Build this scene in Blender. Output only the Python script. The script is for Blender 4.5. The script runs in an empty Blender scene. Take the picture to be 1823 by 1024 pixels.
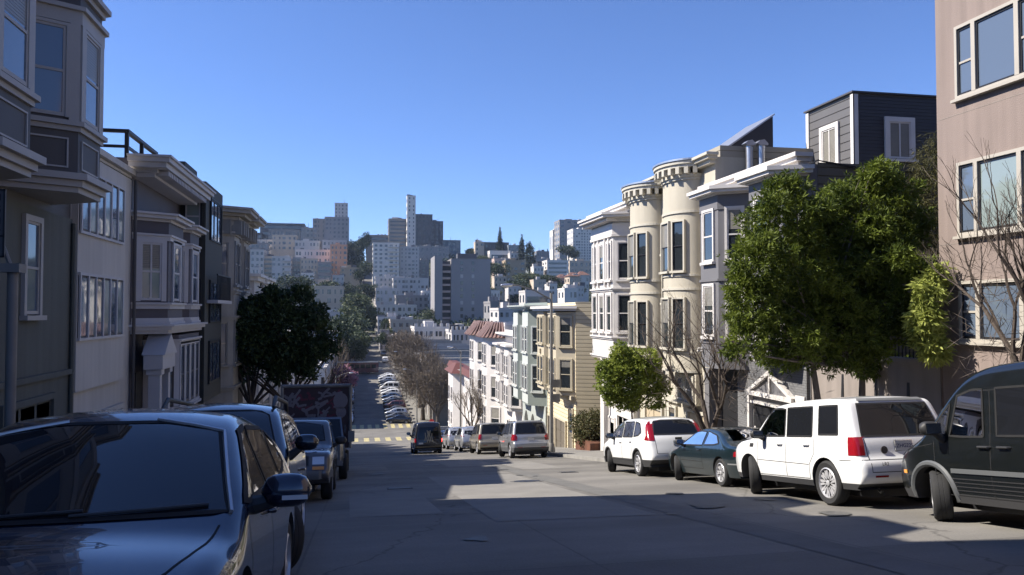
import bpy, bmesh, math, random
import numpy as np
from mathutils import Vector, Matrix, Euler
from mathutils.bvhtree import BVHTree
random.seed(7); rng = np.random.default_rng(7)
sc = bpy.context.scene
col = sc.collection
R = math.radians
# ------------------------------------------------------------------ camera, sky, sun, exposure
# world axes: X across the street (right), Y down the street, Z up; the eye is at the origin, 1.45 m above the road
F = 1400.0; PSI = R(11.15); PITCH = R(1.76)
cam_d = bpy.data.cameras.new('camera'); cam = bpy.data.objects.new('camera', cam_d); col.objects.link(cam)
cam_d.sensor_width = 36.0; cam_d.lens = F/1823*36; cam_d.clip_start = 0.05; cam_d.clip_end = 6000
cam.location = (0, 0, 0); cam.rotation_euler = (math.pi/2+PITCH, 0, -PSI)
sc.camera = cam
SUN_AZ = R(-76); SUN_EL = R(44)          # azimuth clockwise from +Y
world = bpy.data.worlds.new('World'); sc.world = world; world.use_nodes = True
wn = world.node_tree
for n in list(wn.nodes): wn.nodes.remove(n)
sky = wn.nodes.new('ShaderNodeTexSky'); sky.sky_type = 'NISHITA'; sky.sun_disc = False
sky.sun_elevation = SUN_EL; sky.sun_rotation = SUN_AZ % (2*math.pi)
sky.air_density = 1.0; sky.dust_density = 0.0; sky.ozone_density = 3.0; sky.altitude = 1800
bg = wn.nodes.new('ShaderNodeBackground'); bg.inputs['Strength'].default_value = 0.068
wo = wn.nodes.new('ShaderNodeOutputWorld')
tn = wn.nodes.new('ShaderNodeVectorMath'); tn.operation = 'MULTIPLY'; tn.inputs[1].default_value = (.90, 1.06, 1.44)   # the camera's cool white balance
wn.links.new(sky.outputs[0], tn.inputs[0]); wn.links.new(tn.outputs[0], bg.inputs[0]); wn.links.new(bg.outputs[0], wo.inputs[0])
sun_d = bpy.data.lights.new('sun', 'SUN'); sun_d.energy = 5.0; sun_d.angle = R(0.5); sun_d.color = (1.0, 0.93, 0.82)
sun = bpy.data.objects.new('sun', sun_d); col.objects.link(sun)
sdir = Vector((math.sin(SUN_AZ)*math.cos(SUN_EL), math.cos(SUN_AZ)*math.cos(SUN_EL), math.sin(SUN_EL)))
sun.rotation_euler = sdir.to_track_quat('Z', 'Y').to_euler(); sun.location = sdir*60
vs = sc.view_settings; vs.view_transform = 'Standard'; vs.look = 'None'; vs.exposure = 1.0; vs.gamma = 1.0; vs.use_curve_mapping = False
sc.cycles.max_bounces = 6; sc.cycles.diffuse_bounces = 3; sc.cycles.glossy_bounces = 3; sc.cycles.transparent_max_bounces = 8
sc.cycles.transmission_bounces = 3; sc.cycles.caustics_reflective = False; sc.cycles.caustics_refractive = False

CAMM = cam.rotation_euler.to_matrix()
def at(px, py, Y):
    """a pixel of the photograph seen at distance Y down the street -> the point there"""
    d = CAMM @ Vector(((px-911.5)/F, -(py-512)/F, -1.0))
    return d*(Y/d.y)
def atX(px, X, Z=0):
    th = math.atan((px-911.5)/F)+PSI
    return X/math.tan(th)
# ------------------------------------------------------------------ materials
def newmat(name):
    m = bpy.data.materials.new(name); m.use_nodes = True
    nt = m.node_tree; b = nt.nodes['Principled BSDF']
    return m, nt, b
def N(nt, t, **kw):
    n = nt.nodes.new(t)
    for k, v in kw.items():
        if k.startswith('i_'): n.inputs[k[2:].replace('_', ' ')].default_value = v
        else: setattr(n, k, v)
    return n
ALB = .62
def c4(c): return (c[0], c[1], c[2], 1)
def paint(name, c, rough=0.6, var=0.12, scale=1.5, bump=0.15, bscale=30, siding=0, streak=0.0, metal=0.0, brick=False):
    c = tuple(v*ALB for v in c)
    m, nt, b = newmat(name)
    geo = N(nt, 'ShaderNodeNewGeometry')
    n1 = N(nt, 'ShaderNodeTexNoise'); n1.inputs['Scale'].default_value = scale; n1.inputs['Detail'].default_value = 6
    nt.links.new(geo.outputs['Position'], n1.inputs['Vector'])
    ramp = N(nt, 'ShaderNodeMapRange'); ramp.inputs[1].default_value = .3; ramp.inputs[2].default_value = .7
    ramp.inputs[3].default_value = 1-var; ramp.inputs[4].default_value = 1+var*.5
    nt.links.new(n1.outputs[0], ramp.inputs[0])
    src = ramp.outputs[0]
    if streak > 0:
        mp = N(nt, 'ShaderNodeMapping'); mp.inputs['Scale'].default_value = (2.2, 2.2, .12)
        nt.links.new(geo.outputs['Position'], mp.inputs[0])
        n3 = N(nt, 'ShaderNodeTexNoise'); n3.inputs['Scale'].default_value = 2.0; n3.inputs['Detail'].default_value = 4
        nt.links.new(mp.outputs[0], n3.inputs['Vector'])
        r3 = N(nt, 'ShaderNodeMapRange'); r3.inputs[1].default_value = .35; r3.inputs[2].default_value = .7
        r3.inputs[3].default_value = 1-streak; r3.inputs[4].default_value = 1+streak*.3
        nt.links.new(n3.outputs[0], r3.inputs[0])
        mu = N(nt, 'ShaderNodeMath', operation='MULTIPLY'); nt.links.new(src, mu.inputs[0]); nt.links.new(r3.outputs[0], mu.inputs[1]); src = mu.outputs[0]
    mx = N(nt, 'ShaderNodeVectorMath', operation='SCALE'); mx.inputs[0].default_value = c
    nt.links.new(src, mx.inputs['Scale'])
    nt.links.new(mx.outputs[0], b.inputs['Base Color'])
    b.inputs['Roughness'].default_value = rough; b.inputs['Metallic'].default_value = metal
    n2 = N(nt, 'ShaderNodeTexNoise'); n2.inputs['Scale'].default_value = bscale; n2.inputs['Detail'].default_value = 3
    nt.links.new(geo.outputs['Position'], n2.inputs['Vector'])
    bp = N(nt, 'ShaderNodeBump'); bp.inputs['Strength'].default_value = bump; bp.inputs['Distance'].default_value = .01
    nt.links.new(n2.outputs[0], bp.inputs['Height'])
    if siding:
        sx = N(nt, 'ShaderNodeSeparateXYZ'); nt.links.new(geo.outputs['Position'], sx.inputs[0])
        dv = N(nt, 'ShaderNodeMath', operation='DIVIDE'); nt.links.new(sx.outputs[2], dv.inputs[0]); dv.inputs[1].default_value = siding
        fr = N(nt, 'ShaderNodeMath', operation='FRACT'); nt.links.new(dv.outputs[0], fr.inputs[0])
        cr = N(nt, 'ShaderNodeMapRange'); nt.links.new(fr.outputs[0], cr.inputs[0])
        cr.inputs[1].default_value = 0; cr.inputs[2].default_value = .12; cr.inputs[3].default_value = 0; cr.inputs[4].default_value = 1
        b2 = N(nt, 'ShaderNodeBump'); b2.inputs['Strength'].default_value = .9; b2.inputs['Distance'].default_value = .03
        nt.links.new(cr.outputs[0], b2.inputs['Height']); nt.links.new(bp.outputs[0], b2.inputs['Normal'])
        # the joint is drawn darker than the boards
        g = N(nt, 'ShaderNodeMapRange'); nt.links.new(cr.outputs[0], g.inputs[0]); g.inputs[3].default_value = .55; g.inputs[4].default_value = 1
        m3 = N(nt, 'ShaderNodeVectorMath', operation='SCALE'); nt.links.new(mx.outputs[0], m3.inputs[0]); nt.links.new(g.outputs[0], m3.inputs['Scale'])
        nt.links.new(m3.outputs[0], b.inputs['Base Color'])
        bp = b2
    if brick:
        br = N(nt, 'ShaderNodeTexBrick'); br.inputs['Scale'].default_value = 1.0
        br.inputs['Brick Width'].default_value = .22; br.inputs['Row Height'].default_value = .075; br.inputs['Mortar Size'].default_value = .008
        sx = N(nt, 'ShaderNodeSeparateXYZ'); nt.links.new(geo.outputs['Position'], sx.inputs[0])
        cb = N(nt, 'ShaderNodeCombineXYZ'); nt.links.new(sx.outputs[1], cb.inputs[0]); nt.links.new(sx.outputs[2], cb.inputs[1])
        nt.links.new(cb.outputs[0], br.inputs['Vector'])
        br.inputs['Color1'].default_value = c4(c); br.inputs['Color2'].default_value = c4([v*.9 for v in c]); br.inputs['Mortar'].default_value = c4([v*.6 for v in c])
        nt.links.new(br.outputs[0], b.inputs['Base Color'])
        b2 = N(nt, 'ShaderNodeBump'); b2.inputs['Strength'].default_value = .6; b2.inputs['Distance'].default_value = .01; b2.invert = True
        nt.links.new(br.outputs['Fac'], b2.inputs['Height']); bp = b2
    nt.links.new(bp.outputs[0], b.inputs['Normal'])
    return m
def plain(name, c, rough=.5, metal=0.0, coat=0.0, emit=None):
    m, nt, b = newmat(name)
    b.inputs['Base Color'].default_value = c4(c); b.inputs['Roughness'].default_value = rough; b.inputs['Metallic'].default_value = metal
    n1 = N(nt, 'ShaderNodeTexNoise'); n1.inputs['Scale'].default_value = 9; n1.inputs['Detail'].default_value = 4
    tc = N(nt, 'ShaderNodeTexCoord'); nt.links.new(tc.outputs['Object'], n1.inputs['Vector'])
    mr = N(nt, 'ShaderNodeMapRange'); mr.inputs[3].default_value = max(0, rough-.06); mr.inputs[4].default_value = min(1, rough+.1)
    nt.links.new(n1.outputs[0], mr.inputs[0]); nt.links.new(mr.outputs[0], b.inputs['Roughness'])
    if coat: b.inputs['Coat Weight'].default_value = coat; b.inputs['Coat Roughness'].default_value = .03
    if emit: b.inputs['Emission Color'].default_value = c4(emit[0]); b.inputs['Emission Strength'].default_value = emit[1]
    return m
def carpaint(name, c, metal=.35, rough=.32):
    m, nt, b = newmat(name)
    b.inputs['Base Color'].default_value = c4(c); b.inputs['Metallic'].default_value = metal; b.inputs['Roughness'].default_value = rough
    b.inputs['Coat Weight'].default_value = 1.0; b.inputs['Coat Roughness'].default_value = .015
    tc = N(nt, 'ShaderNodeTexCoord')
    n1 = N(nt, 'ShaderNodeTexNoise'); n1.inputs['Scale'].default_value = 2.2; n1.inputs['Detail'].default_value = 7
    nt.links.new(tc.outputs['Object'], n1.inputs['Vector'])
    # dust film low on the body
    sx = N(nt, 'ShaderNodeSeparateXYZ'); nt.links.new(tc.outputs['Object'], sx.inputs[0])
    lo = N(nt, 'ShaderNodeMapRange'); nt.links.new(sx.outputs[2], lo.inputs[0]); lo.inputs[1].default_value = .75; lo.inputs[2].default_value = .2; lo.inputs[3].default_value = .03; lo.inputs[4].default_value = .35
    ml = N(nt, 'ShaderNodeMath', operation='MULTIPLY'); nt.links.new(lo.outputs[0], ml.inputs[0]); nt.links.new(n1.outputs[0], ml.inputs[1])
    mixc = N(nt, 'ShaderNodeMix', data_type='RGBA'); nt.links.new(ml.outputs[0], mixc.inputs['Factor'])
    mixc.inputs[6].default_value = c4(c); mixc.inputs[7].default_value = c4([v*.75+d_*.25 for v, d_ in zip(c, (.10, .09, .075))])
    nt.links.new(mixc.outputs[2], b.inputs['Base Color'])
    cr = N(nt, 'ShaderNodeMapRange'); nt.links.new(ml.outputs[0], cr.inputs[0]); cr.inputs[3].default_value = .01; cr.inputs[4].default_value = .5
    nt.links.new(cr.outputs[0], b.inputs['Coat Roughness'])
    return m
def glassmat(name, c=(.02, .025, .03), rough=.03, wob=.25):
    m, nt, b = newmat(name)
    b.inputs['Base Color'].default_value = c4(c); b.inputs['Roughness'].default_value = rough; b.inputs['IOR'].default_value = 1.6
    b.inputs['Coat Weight'].default_value = .6; b.inputs['Coat Roughness'].default_value = .02
    geo = N(nt, 'ShaderNodeNewGeometry')
    n1 = N(nt, 'ShaderNodeTexNoise'); n1.inputs['Scale'].default_value = 1.7; n1.inputs['Detail'].default_value = 1
    nt.links.new(geo.outputs['Position'], n1.inputs['Vector'])
    bp = N(nt, 'ShaderNodeBump'); bp.inputs['Strength'].default_value = wob; bp.inputs['Distance'].default_value = .02
    nt.links.new(n1.outputs[0], bp.inputs['Height']); nt.links.new(bp.outputs[0], b.inputs['Normal'])
    if wob: nt.links.new(bp.outputs[0], b.inputs['Coat Normal'])
    return m
def clearglass(name, tint=(.5, .55, .55)):
    m = bpy.data.materials.new(name); m.use_nodes = True; nt = m.node_tree
    for n in list(nt.nodes): nt.nodes.remove(n)
    tr = N(nt, 'ShaderNodeBsdfTransparent'); tr.inputs[0].default_value = c4(tint)
    gl = N(nt, 'ShaderNodeBsdfGlossy'); gl.inputs['Roughness'].default_value = .015; gl.inputs[0].default_value = (1, 1, 1, 1)
    fr = N(nt, 'ShaderNodeFresnel'); fr.inputs[0].default_value = 1.55
    mx = N(nt, 'ShaderNodeMixShader'); o = N(nt, 'ShaderNodeOutputMaterial')
    nt.links.new(fr.outputs[0], mx.inputs[0]); nt.links.new(tr.outputs[0], mx.inputs[1]); nt.links.new(gl.outputs[0], mx.inputs[2]); nt.links.new(mx.outputs[0], o.inputs[0])
    return m
def leafmat(name, c1, c2, scale=1.2, trans=.25):
    m, nt, b = newmat(name)
    geo = N(nt, 'ShaderNodeNewGeometry')
    n1 = N(nt, 'ShaderNodeTexNoise'); n1.inputs['Scale'].default_value = scale; n1.inputs['Detail'].default_value = 5
    nt.links.new(geo.outputs['Position'], n1.inputs['Vector'])
    mr = N(nt, 'ShaderNodeMapRange'); mr.inputs[1].default_value = .35; mr.inputs[2].default_value = .65; nt.links.new(n1.outputs[0], mr.inputs[0])
    ad = N(nt, 'ShaderNodeMath', operation='MULTIPLY_ADD'); nt.links.new(geo.outputs['Random Per Island'], ad.inputs[0]); ad.inputs[1].default_value = .5
    hf = N(nt, 'ShaderNodeMath', operation='MULTIPLY'); nt.links.new(mr.outputs[0], hf.inputs[0]); hf.inputs[1].default_value = .5
    nt.links.new(hf.outputs[0], ad.inputs[2])
    mx = N(nt, 'ShaderNodeMix', data_type='RGBA'); nt.links.new(ad.outputs[0], mx.inputs['Factor']); mx.inputs[6].default_value = c4(c1); mx.inputs[7].default_value = c4(c2)
    nt.links.new(mx.outputs[2], b.inputs['Base Color']); b.inputs['Roughness'].default_value = .6; b.inputs['Specular IOR Level'].default_value = .25
    tr = N(nt, 'ShaderNodeBsdfTranslucent'); nt.links.new(mx.outputs[2], tr.inputs[0])
    ms = N(nt, 'ShaderNodeMixShader'); ms.inputs[0].default_value = trans
    o = nt.nodes['Material Output']; nt.links.new(b.outputs[0], ms.inputs[1]); nt.links.new(tr.outputs[0], ms.inputs[2]); nt.links.new(ms.outputs[0], o.inputs[0])
    return m

M = {}
M['glass'] = glassmat('window_glass'); M['glass_pale'] = glassmat('curtained_glass', (.22, .27, .27), .08, .1)
M['glass_far'] = glassmat('far_glass', (.03, .04, .055), .12, 0)
M['blind'] = paint('window_blind', (.38, .36, .32), .35, .1, 3, .3, 5, siding=.05)
M['shade_blue'] = glassmat('shaded_glass', (.10, .13, .18), .05, .1)
M['white'] = paint('white_trim', (1.0, .95, .91), .5, .08, 2, .1)
M['offwhite'] = paint('aged_white_trim', (.92, .88, .84), .55, .12, 2, .15, streak=.08)
M['cream'] = paint('cream_stucco', (.72, .66, .54), .8, .07, .8, .5, 60, streak=.06)
M['cream_trim'] = paint('cream_trim', (.76, .71, .60), .6, .05)
M['yellow'] = paint('brightened_yellow_siding', (1.05, .90, .62), .65, .08, .7, .1, 20, siding=.24)  # raised above the bays' yellow to stand for light bounced onto the flank
M['yellow_trim'] = paint('pale_yellow_trim', (.70, .62, .46), .6, .06)
M['yellow_bay'] = paint('yellow_bay', (.74, .65, .49), .65, .06)
M['green'] = paint('sage_green', (.33, .38, .35), .65, .07)
M['mint'] = paint('mint_trim_sunlit_face', (.72, .76, .73), .6, .05)
M['mintpale'] = paint('pale_mint_stucco', (.56, .60, .57), .7, .08)
M['grey'] = paint('grey_paint', (.225, .22, .235), .6, .07)
M['greybrick'] = paint('grey_brick', (.25, .25, .26), .75, brick=True)
M['slate'] = paint('slate_siding', (.10, .10, .115), .6, .06, 1, .1, 20, siding=.2)
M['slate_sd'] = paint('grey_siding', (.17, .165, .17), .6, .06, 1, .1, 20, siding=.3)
M['pink'] = paint('pink_stucco', (.385, .305, .275), .9, .09, .6, .8, 45, streak=.14)
M['pinkwall'] = paint('pinkish_concrete', (.40, .345, .31), .85, .12, .8, .5, 40, streak=.12)
M['beigetrim'] = paint('beige_frame', (.62, .57, .50), .5, .06)
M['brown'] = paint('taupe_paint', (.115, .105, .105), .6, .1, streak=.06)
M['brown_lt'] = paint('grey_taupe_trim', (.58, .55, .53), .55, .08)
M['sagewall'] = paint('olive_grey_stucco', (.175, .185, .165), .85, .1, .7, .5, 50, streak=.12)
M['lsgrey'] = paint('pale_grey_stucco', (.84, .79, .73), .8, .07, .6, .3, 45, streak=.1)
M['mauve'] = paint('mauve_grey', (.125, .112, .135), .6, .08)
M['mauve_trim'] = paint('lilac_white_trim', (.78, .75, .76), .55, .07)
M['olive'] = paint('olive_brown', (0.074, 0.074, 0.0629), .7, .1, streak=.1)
M['tanwood'] = paint('tan_door', (0.2116, 0.1791, 0.1384), .6, .1)
M['creamdoor'] = paint('cream_door', (.72, .60, .42), .5, .06, siding=.0)
M['darkdoor'] = plain('dark_door', (.018, .018, .02), .35)
M['black'] = plain('black', (.012, .012, .014), .5)
M['slatewedge'] = paint('dark_slate_panel', (.05,.05,.065), .6, .06)
M['roofing'] = paint('tar_roof', (.16, .155, .15), .9, .2)
M['redtile'] = paint('red_tile', (.17, .05, .04), .7, .25, 6, .5, 20)
M['redtile2'] = paint('pink_tile', (.36, .23, .21), .7, .2, 6)
M['redwood'] = paint('redwood_fence', (.22, .085, .045), .8, .3, 3, .4, 25, streak=.3)
M['metal'] = plain('galvanised', (.55, .56, .58), .35, .9)
M['poleg'] = paint('lamp_post_paint', (.33, .32, .30), .55, .15, 4, .1, streak=.15)
M['darkmetal'] = plain('dark_metal', (.03, .03, .035), .45, .5)
M['solar'] = glassmat('dark_panel', (.02, .022, .03), .2, 0)
# ------------------------------------------------------------------ mesh helpers
ROOTLOC = {}
class MB:
    def __init__(s): s.v = []; s.f = []
    def add(s, vs, fs):
        k = len(s.v); s.v += [tuple(p) for p in vs]; s.f += [tuple(i+k for i in f) for f in fs]; return s
    def box(s, x0, x1, y0, y1, z0, z1):
        if x0 > x1: x0, x1 = x1, x0
        if y0 > y1: y0, y1 = y1, y0
        return s.add([(x0,y0,z0),(x1,y0,z0),(x1,y1,z0),(x0,y1,z0),(x0,y0,z1),(x1,y0,z1),(x1,y1,z1),(x0,y1,z1)],
                     [(0,3,2,1),(4,5,6,7),(0,1,5,4),(1,2,6,5),(2,3,7,6),(3,0,4,7)])
    def obox(s, p, h, n, u0, u1, n0, n1, z0, z1, up=None):
        up = up or Vector((0,0,1)); p = Vector(p)
        pts = [p+h*u+n*o+up*z for z in (z0,z1) for (u,o) in ((u0,n0),(u1,n0),(u1,n1),(u0,n1))]
        return s.add(pts, [(0,3,2,1),(4,5,6,7),(0,1,5,4),(1,2,6,5),(2,3,7,6),(3,0,4,7)])
    def prism(s, poly, z0, z1, poly2=None):
        n = len(poly); poly2 = poly2 or poly
        z0s = z0 if isinstance(z0, (list, tuple)) else [z0]*n; z1s = z1 if isinstance(z1, (list, tuple)) else [z1]*n
        vs = [(p[0], p[1], z0s[i]) for i, p in enumerate(poly)]+[(p[0], p[1], z1s[i]) for i, p in enumerate(poly2)]
        return s.add(vs, [tuple(range(n-1,-1,-1)), tuple(range(n,2*n))]+[(i,(i+1)%n,n+(i+1)%n,n+i) for i in range(n)])
    def extrude(s, pts, vec):
        n = len(pts); vec = Vector(vec); pts = [Vector(p) for p in pts]
        return s.add(pts+[p+vec for p in pts], [tuple(range(n-1,-1,-1)), tuple(range(n,2*n))]+[(i,(i+1)%n,n+(i+1)%n,n+i) for i in range(n)])
    def tube(s, pts, rs, seg=8, cap=True):
        pts = [Vector(p) for p in pts]
        if not isinstance(rs, (list, tuple)): rs = [rs]*len(pts)
        rings = []; up = None
        for i, p in enumerate(pts):
            d = (pts[min(i+1,len(pts)-1)]-pts[max(i-1,0)])
            if d.length < 1e-6: d = Vector((0,0,1))
            d.normalize()
            if up is None: up = d.orthogonal().normalized()
            a = (up-d*up.dot(d))
            a = a.normalized() if a.length > 1e-4 else d.orthogonal().normalized()
            up = a; b = d.cross(a)
            rings.append([p+(a*math.cos(2*math.pi*k/seg)+b*math.sin(2*math.pi*k/seg))*rs[i] for k in range(seg)])
        vs = [q for r_ in rings for q in r_]; fs = []
        for i in range(len(pts)-1):
            for k in range(seg):
                fs.append((i*seg+k, i*seg+(k+1)%seg, (i+1)*seg+(k+1)%seg, (i+1)*seg+k))
        if cap: fs.append(tuple(range(seg-1,-1,-1))); fs.append(tuple((len(pts)-1)*seg+k for k in range(seg)))
        return s.add(vs, fs)
    def lathe(s, prof, c=(0,0,0), axis='z', seg=24, cap=True):
        c = Vector(c); vs = []; fs = []
        for (r_, h) in prof:
            for k in range(seg):
                a = 2*math.pi*k/seg; x, y = r_*math.cos(a), r_*math.sin(a)
                vs.append(c+(Vector((x,y,h)) if axis == 'z' else Vector((x,h,y)) if axis == 'y' else Vector((h,x,y))))
        for i in range(len(prof)-1):
            for k in range(seg): fs.append((i*seg+k, i*seg+(k+1)%seg, (i+1)*seg+(k+1)%seg, (i+1)*seg+k))
        if cap: fs.append(tuple(range(seg-1,-1,-1))); fs.append(tuple((len(prof)-1)*seg+k for k in range(seg)))
        return s.add(vs, fs)
    def build(s, name, mat, parent=None, smooth=False, world=True, recalc=True, loc=None):
        me = bpy.data.meshes.new(name)
        off = ROOTLOC.get(parent.name, Vector()) if (parent and world) else Vector()
        vv = [(p[0]-off[0], p[1]-off[1], p[2]-off[2]) for p in s.v]
        me.from_pydata(vv, [], s.f); me.materials.append(M[mat] if isinstance(mat, str) else mat)
        if recalc and len(s.f) < 60000:
            bm = bmesh.new(); bm.from_mesh(me); bmesh.ops.recalc_face_normals(bm, faces=bm.faces); bm.to_mesh(me); bm.free()
        if smooth:
            me.polygons.foreach_set('use_smooth', [True]*len(me.polygons))
            me.set_sharp_from_angle(angle=R(38 if smooth is True else smooth))
        o = bpy.data.objects.new(name, me); col.objects.link(o)
        if parent:
            o.parent = parent; ROOTLOC[o.name] = off
        return o
def tag(o, label=None, cat=None, group=None, kind=None):
    if label: o['label'] = label
    if cat: o['category'] = cat
    if group: o['group'] = group
    if kind: o['kind'] = kind
    return o
def thing(name, loc, label, cat, group=None, rot=None):
    o = bpy.data.objects.new(name, None); col.objects.link(o); o.empty_display_size = .3
    o.location = loc; ROOTLOC[o.name] = Vector(loc) if rot is None else Vector()
    if rot is not None: o.rotation_euler = rot
    return tag(o, label, cat, group)
def kids(o): return list(o.children)
def copy_tree(o, parent=None):
    c = o.copy(); col.objects.link(c); c.parent = parent
    for ch in kids(o): copy_tree(ch, c)
    return c
# ------------------------------------------------------------------ ground profile down the street
PY = [-80, 0, 51, 112, 116, 134, 150, 205, 240, 300, 450, 520, 600, 680, 760, 3000]
PZ = [10.55, -1.45, -9.1, -18.2, -18.6, -19.5, -19.3, -16.3, -14.5, -11, 0, 10, 30, 41, 45, 45]
def gz(Y): return float(np.interp(Y, PY, PZ))
XL, XR = -2.6, 9.8      # kerbs
FL, FR = -6.1, 13.0     # facades
def sheet(name, x0, x1, ys, dz, mat, nx=1, label=None, zf=None):
    xs = np.linspace(x0, x1, nx+1); m = MB(); vs = []; fs = []
    for y in ys:
        for x in xs: vs.append((x, y, (zf(x, y) if zf else gz(y))+dz))
    for j in range(len(ys)-1):
        for i in range(nx): a = j*(nx+1)+i; fs.append((a, a+1, a+nx+2, a+nx+1))
    m.add(vs, fs); o = m.build(name, mat, recalc=False); tag(o, kind='structure'); return o
# ------------------------------------------------------------------ ground, road, pavements, far hill
def roadmat():
    m, nt, b = newmat('road_concrete')
    geo = N(nt, 'ShaderNodeNewGeometry')
    sx = N(nt, 'ShaderNodeSeparateXYZ'); nt.links.new(geo.outputs['Position'], sx.inputs[0])
    n1 = N(nt, 'ShaderNodeTexNoise'); n1.inputs['Scale'].default_value = .35; n1.inputs['Detail'].default_value = 8; n1.inputs['Roughness'].default_value = .6
    nt.links.new(geo.outputs['Position'], n1.inputs['Vector'])
    n2 = N(nt, 'ShaderNodeTexNoise'); n2.inputs['Scale'].default_value = 30; n2.inputs['Detail'].default_value = 5
    nt.links.new(geo.outputs['Position'], n2.inputs['Vector'])
    # cross streaks of patching
    mp = N(nt, 'ShaderNodeMapping'); mp.inputs['Scale'].default_value = (.12, .9, .3); nt.links.new(geo.outputs['Position'], mp.inputs[0])
    n3 = N(nt, 'ShaderNodeTexNoise'); n3.inputs['Scale'].default_value = .8; n3.inputs['Detail'].default_value = 4; nt.links.new(mp.outputs[0], n3.inputs['Vector'])
    br = N(nt, 'ShaderNodeTexBrick'); br.offset = .0; br.inputs['Scale'].default_value = 1; br.inputs['Brick Width'].default_value = 3.1; br.inputs['Row Height'].default_value = 4.6
    br.inputs['Mortar Size'].default_value = .018; br.inputs['Mortar Smooth'].default_value = .3; br.inputs['Bias'].default_value = 0
    br.inputs['Color1'].default_value = (.128, .120, .108, 1); br.inputs['Color2'].default_value = (.165, .155, .140, 1); br.inputs['Mortar'].default_value = (.105, .10, .095, 1)
    mpb = N(nt, 'ShaderNodeMapping'); mpb.inputs['Location'].default_value = (.6, 1.2, 0); nt.links.new(geo.outputs['Position'], mpb.inputs[0])
    nt.links.new(mpb.outputs[0], br.inputs['Vector'])
    mr = N(nt, 'ShaderNodeMapRange'); nt.links.new(n1.outputs[0], mr.inputs[0]); mr.inputs[1].default_value = .3; mr.inputs[2].default_value = .7; mr.inputs[3].default_value = .74; mr.inputs[4].default_value = 1.16
    mr3 = N(nt, 'ShaderNodeMapRange'); nt.links.new(n3.outputs[0], mr3.inputs[0]); mr3.inputs[1].default_value = .35; mr3.inputs[2].default_value = .65; mr3.inputs[3].default_value = .80; mr3.inputs[4].default_value = 1.12
    mr2 = N(nt, 'ShaderNodeMapRange'); nt.links.new(n2.outputs[0], mr2.inputs[0]); mr2.inputs[3].default_value = .78; mr2.inputs[4].default_value = 1.22
    # oil stained strip where cars park
    a = N(nt, 'ShaderNodeMath', operation='MULTIPLY'); nt.links.new(mr.outputs[0], a.inputs[0]); nt.links.new(mr2.outputs[0], a.inputs[1])
    a2 = N(nt, 'ShaderNodeMath', operation='MULTIPLY'); nt.links.new(a.outputs[0], a2.inputs[0]); nt.links.new(mr3.outputs[0], a2.inputs[1])
    vm = N(nt, 'ShaderNodeVectorMath', operation='SCALE'); nt.links.new(br.outputs[0], vm.inputs[0]); nt.links.new(a2.outputs[0], vm.inputs['Scale'])
    vo = N(nt, 'ShaderNodeTexVoronoi'); vo.feature = 'DISTANCE_TO_EDGE'; vo.inputs['Scale'].default_value = .28
    nn = N(nt, 'ShaderNodeTexNoise'); nn.inputs['Scale'].default_value = 1.6; nn.inputs['Detail'].default_value = 6; nt.links.new(geo.outputs['Position'], nn.inputs['Vector'])
    vmix = N(nt, 'ShaderNodeMix', data_type='VECTOR'); vmix.inputs['Factor'].default_value = .45; nt.links.new(geo.outputs['Position'], vmix.inputs[4]); nt.links.new(nn.outputs['Color'], vmix.inputs[5])
    nt.links.new(vmix.outputs[1], vo.inputs['Vector'])
    ck = N(nt, 'ShaderNodeMapRange'); nt.links.new(vo.outputs['Distance'], ck.inputs[0]); ck.inputs[1].default_value = .0; ck.inputs[2].default_value = .006; ck.inputs[3].default_value = .55; ck.inputs[4].default_value = 1
    v2 = N(nt, 'ShaderNodeVectorMath', operation='SCALE'); nt.links.new(vm.outputs[0], v2.inputs[0]); nt.links.new(ck.outputs[0], v2.inputs['Scale'])
    nt.links.new(v2.outputs[0], b.inputs['Base Color']); b.inputs['Roughness'].default_value = .85
    bp = N(nt, 'ShaderNodeBump'); bp.inputs['Strength'].default_value = .5; bp.inputs['Distance'].default_value = .01; nt.links.new(n2.outputs[0], bp.inputs['Height']); nt.links.new(bp.outputs[0], b.inputs['Normal'])
    return m
M['road'] = roadmat()
M['pave'] = paint('pavement_concrete', (.30, .285, .26), .85, .15, .7, .5, 40)
M['terrain'] = paint('hill_soil', (.07, .085, .045), .95, .4, .05, .5, 3)
M['yellowline'] = paint('yellow_road_paint', (.70, .60, .30), .7, .35, 3)
M['whiteline'] = paint('white_road_paint', (.6, .6, .58), .7, .3, 5)
ysN = list(np.arange(-30, 116, 3))+[112, 116, 119, 125, 131, 134, 138, 145]+list(np.arange(150, 640, 8)); ysN = sorted(set(float(y) for y in ysN))
def tz(x, y):
    base = gz(y)
    if y > 230:
        t = min(1, (y-230)/150)
        base += t*(6*math.sin(x*.013+1.3)+3*math.sin(x*.031+y*.02)) * min(1, abs(x-3.5)/60)
        if x > 30: base += t*min(1, (x-30)/80)*5
    return base
gy = sorted(set(list(np.arange(-80, 120, 10.))+list(np.arange(120, 800, 10.))+[112., 116., 134., 205.]+[900., 1100., 1500., 2200., 3000.]))
def gx_sheet():
    xs = sorted(set([-1500, -900, -600, -400, -300, -220]+list(np.arange(-180, 260, 10))+[300, 380, 480, 640, 900, 1500]))
    m = MB(); vs = []; fs = []
    for y in gy:
        for x in xs: vs.append((x, y, tz(x, y)-.45))
    n = len(xs)
    for j in range(len(gy)-1):
        for i in range(n-1): a = j*n+i; fs.append((a, a+1, a+n+1, a+n))
    m.add(vs, fs); o = m.build('terrain', 'terrain', recalc=False, smooth=True); tag(o, kind='structure')
gx_sheet()
ysN = sorted(set(ysN+[51.0]))
sheet('road', XL, XR, ysN, 0, 'road', 4)
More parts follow.
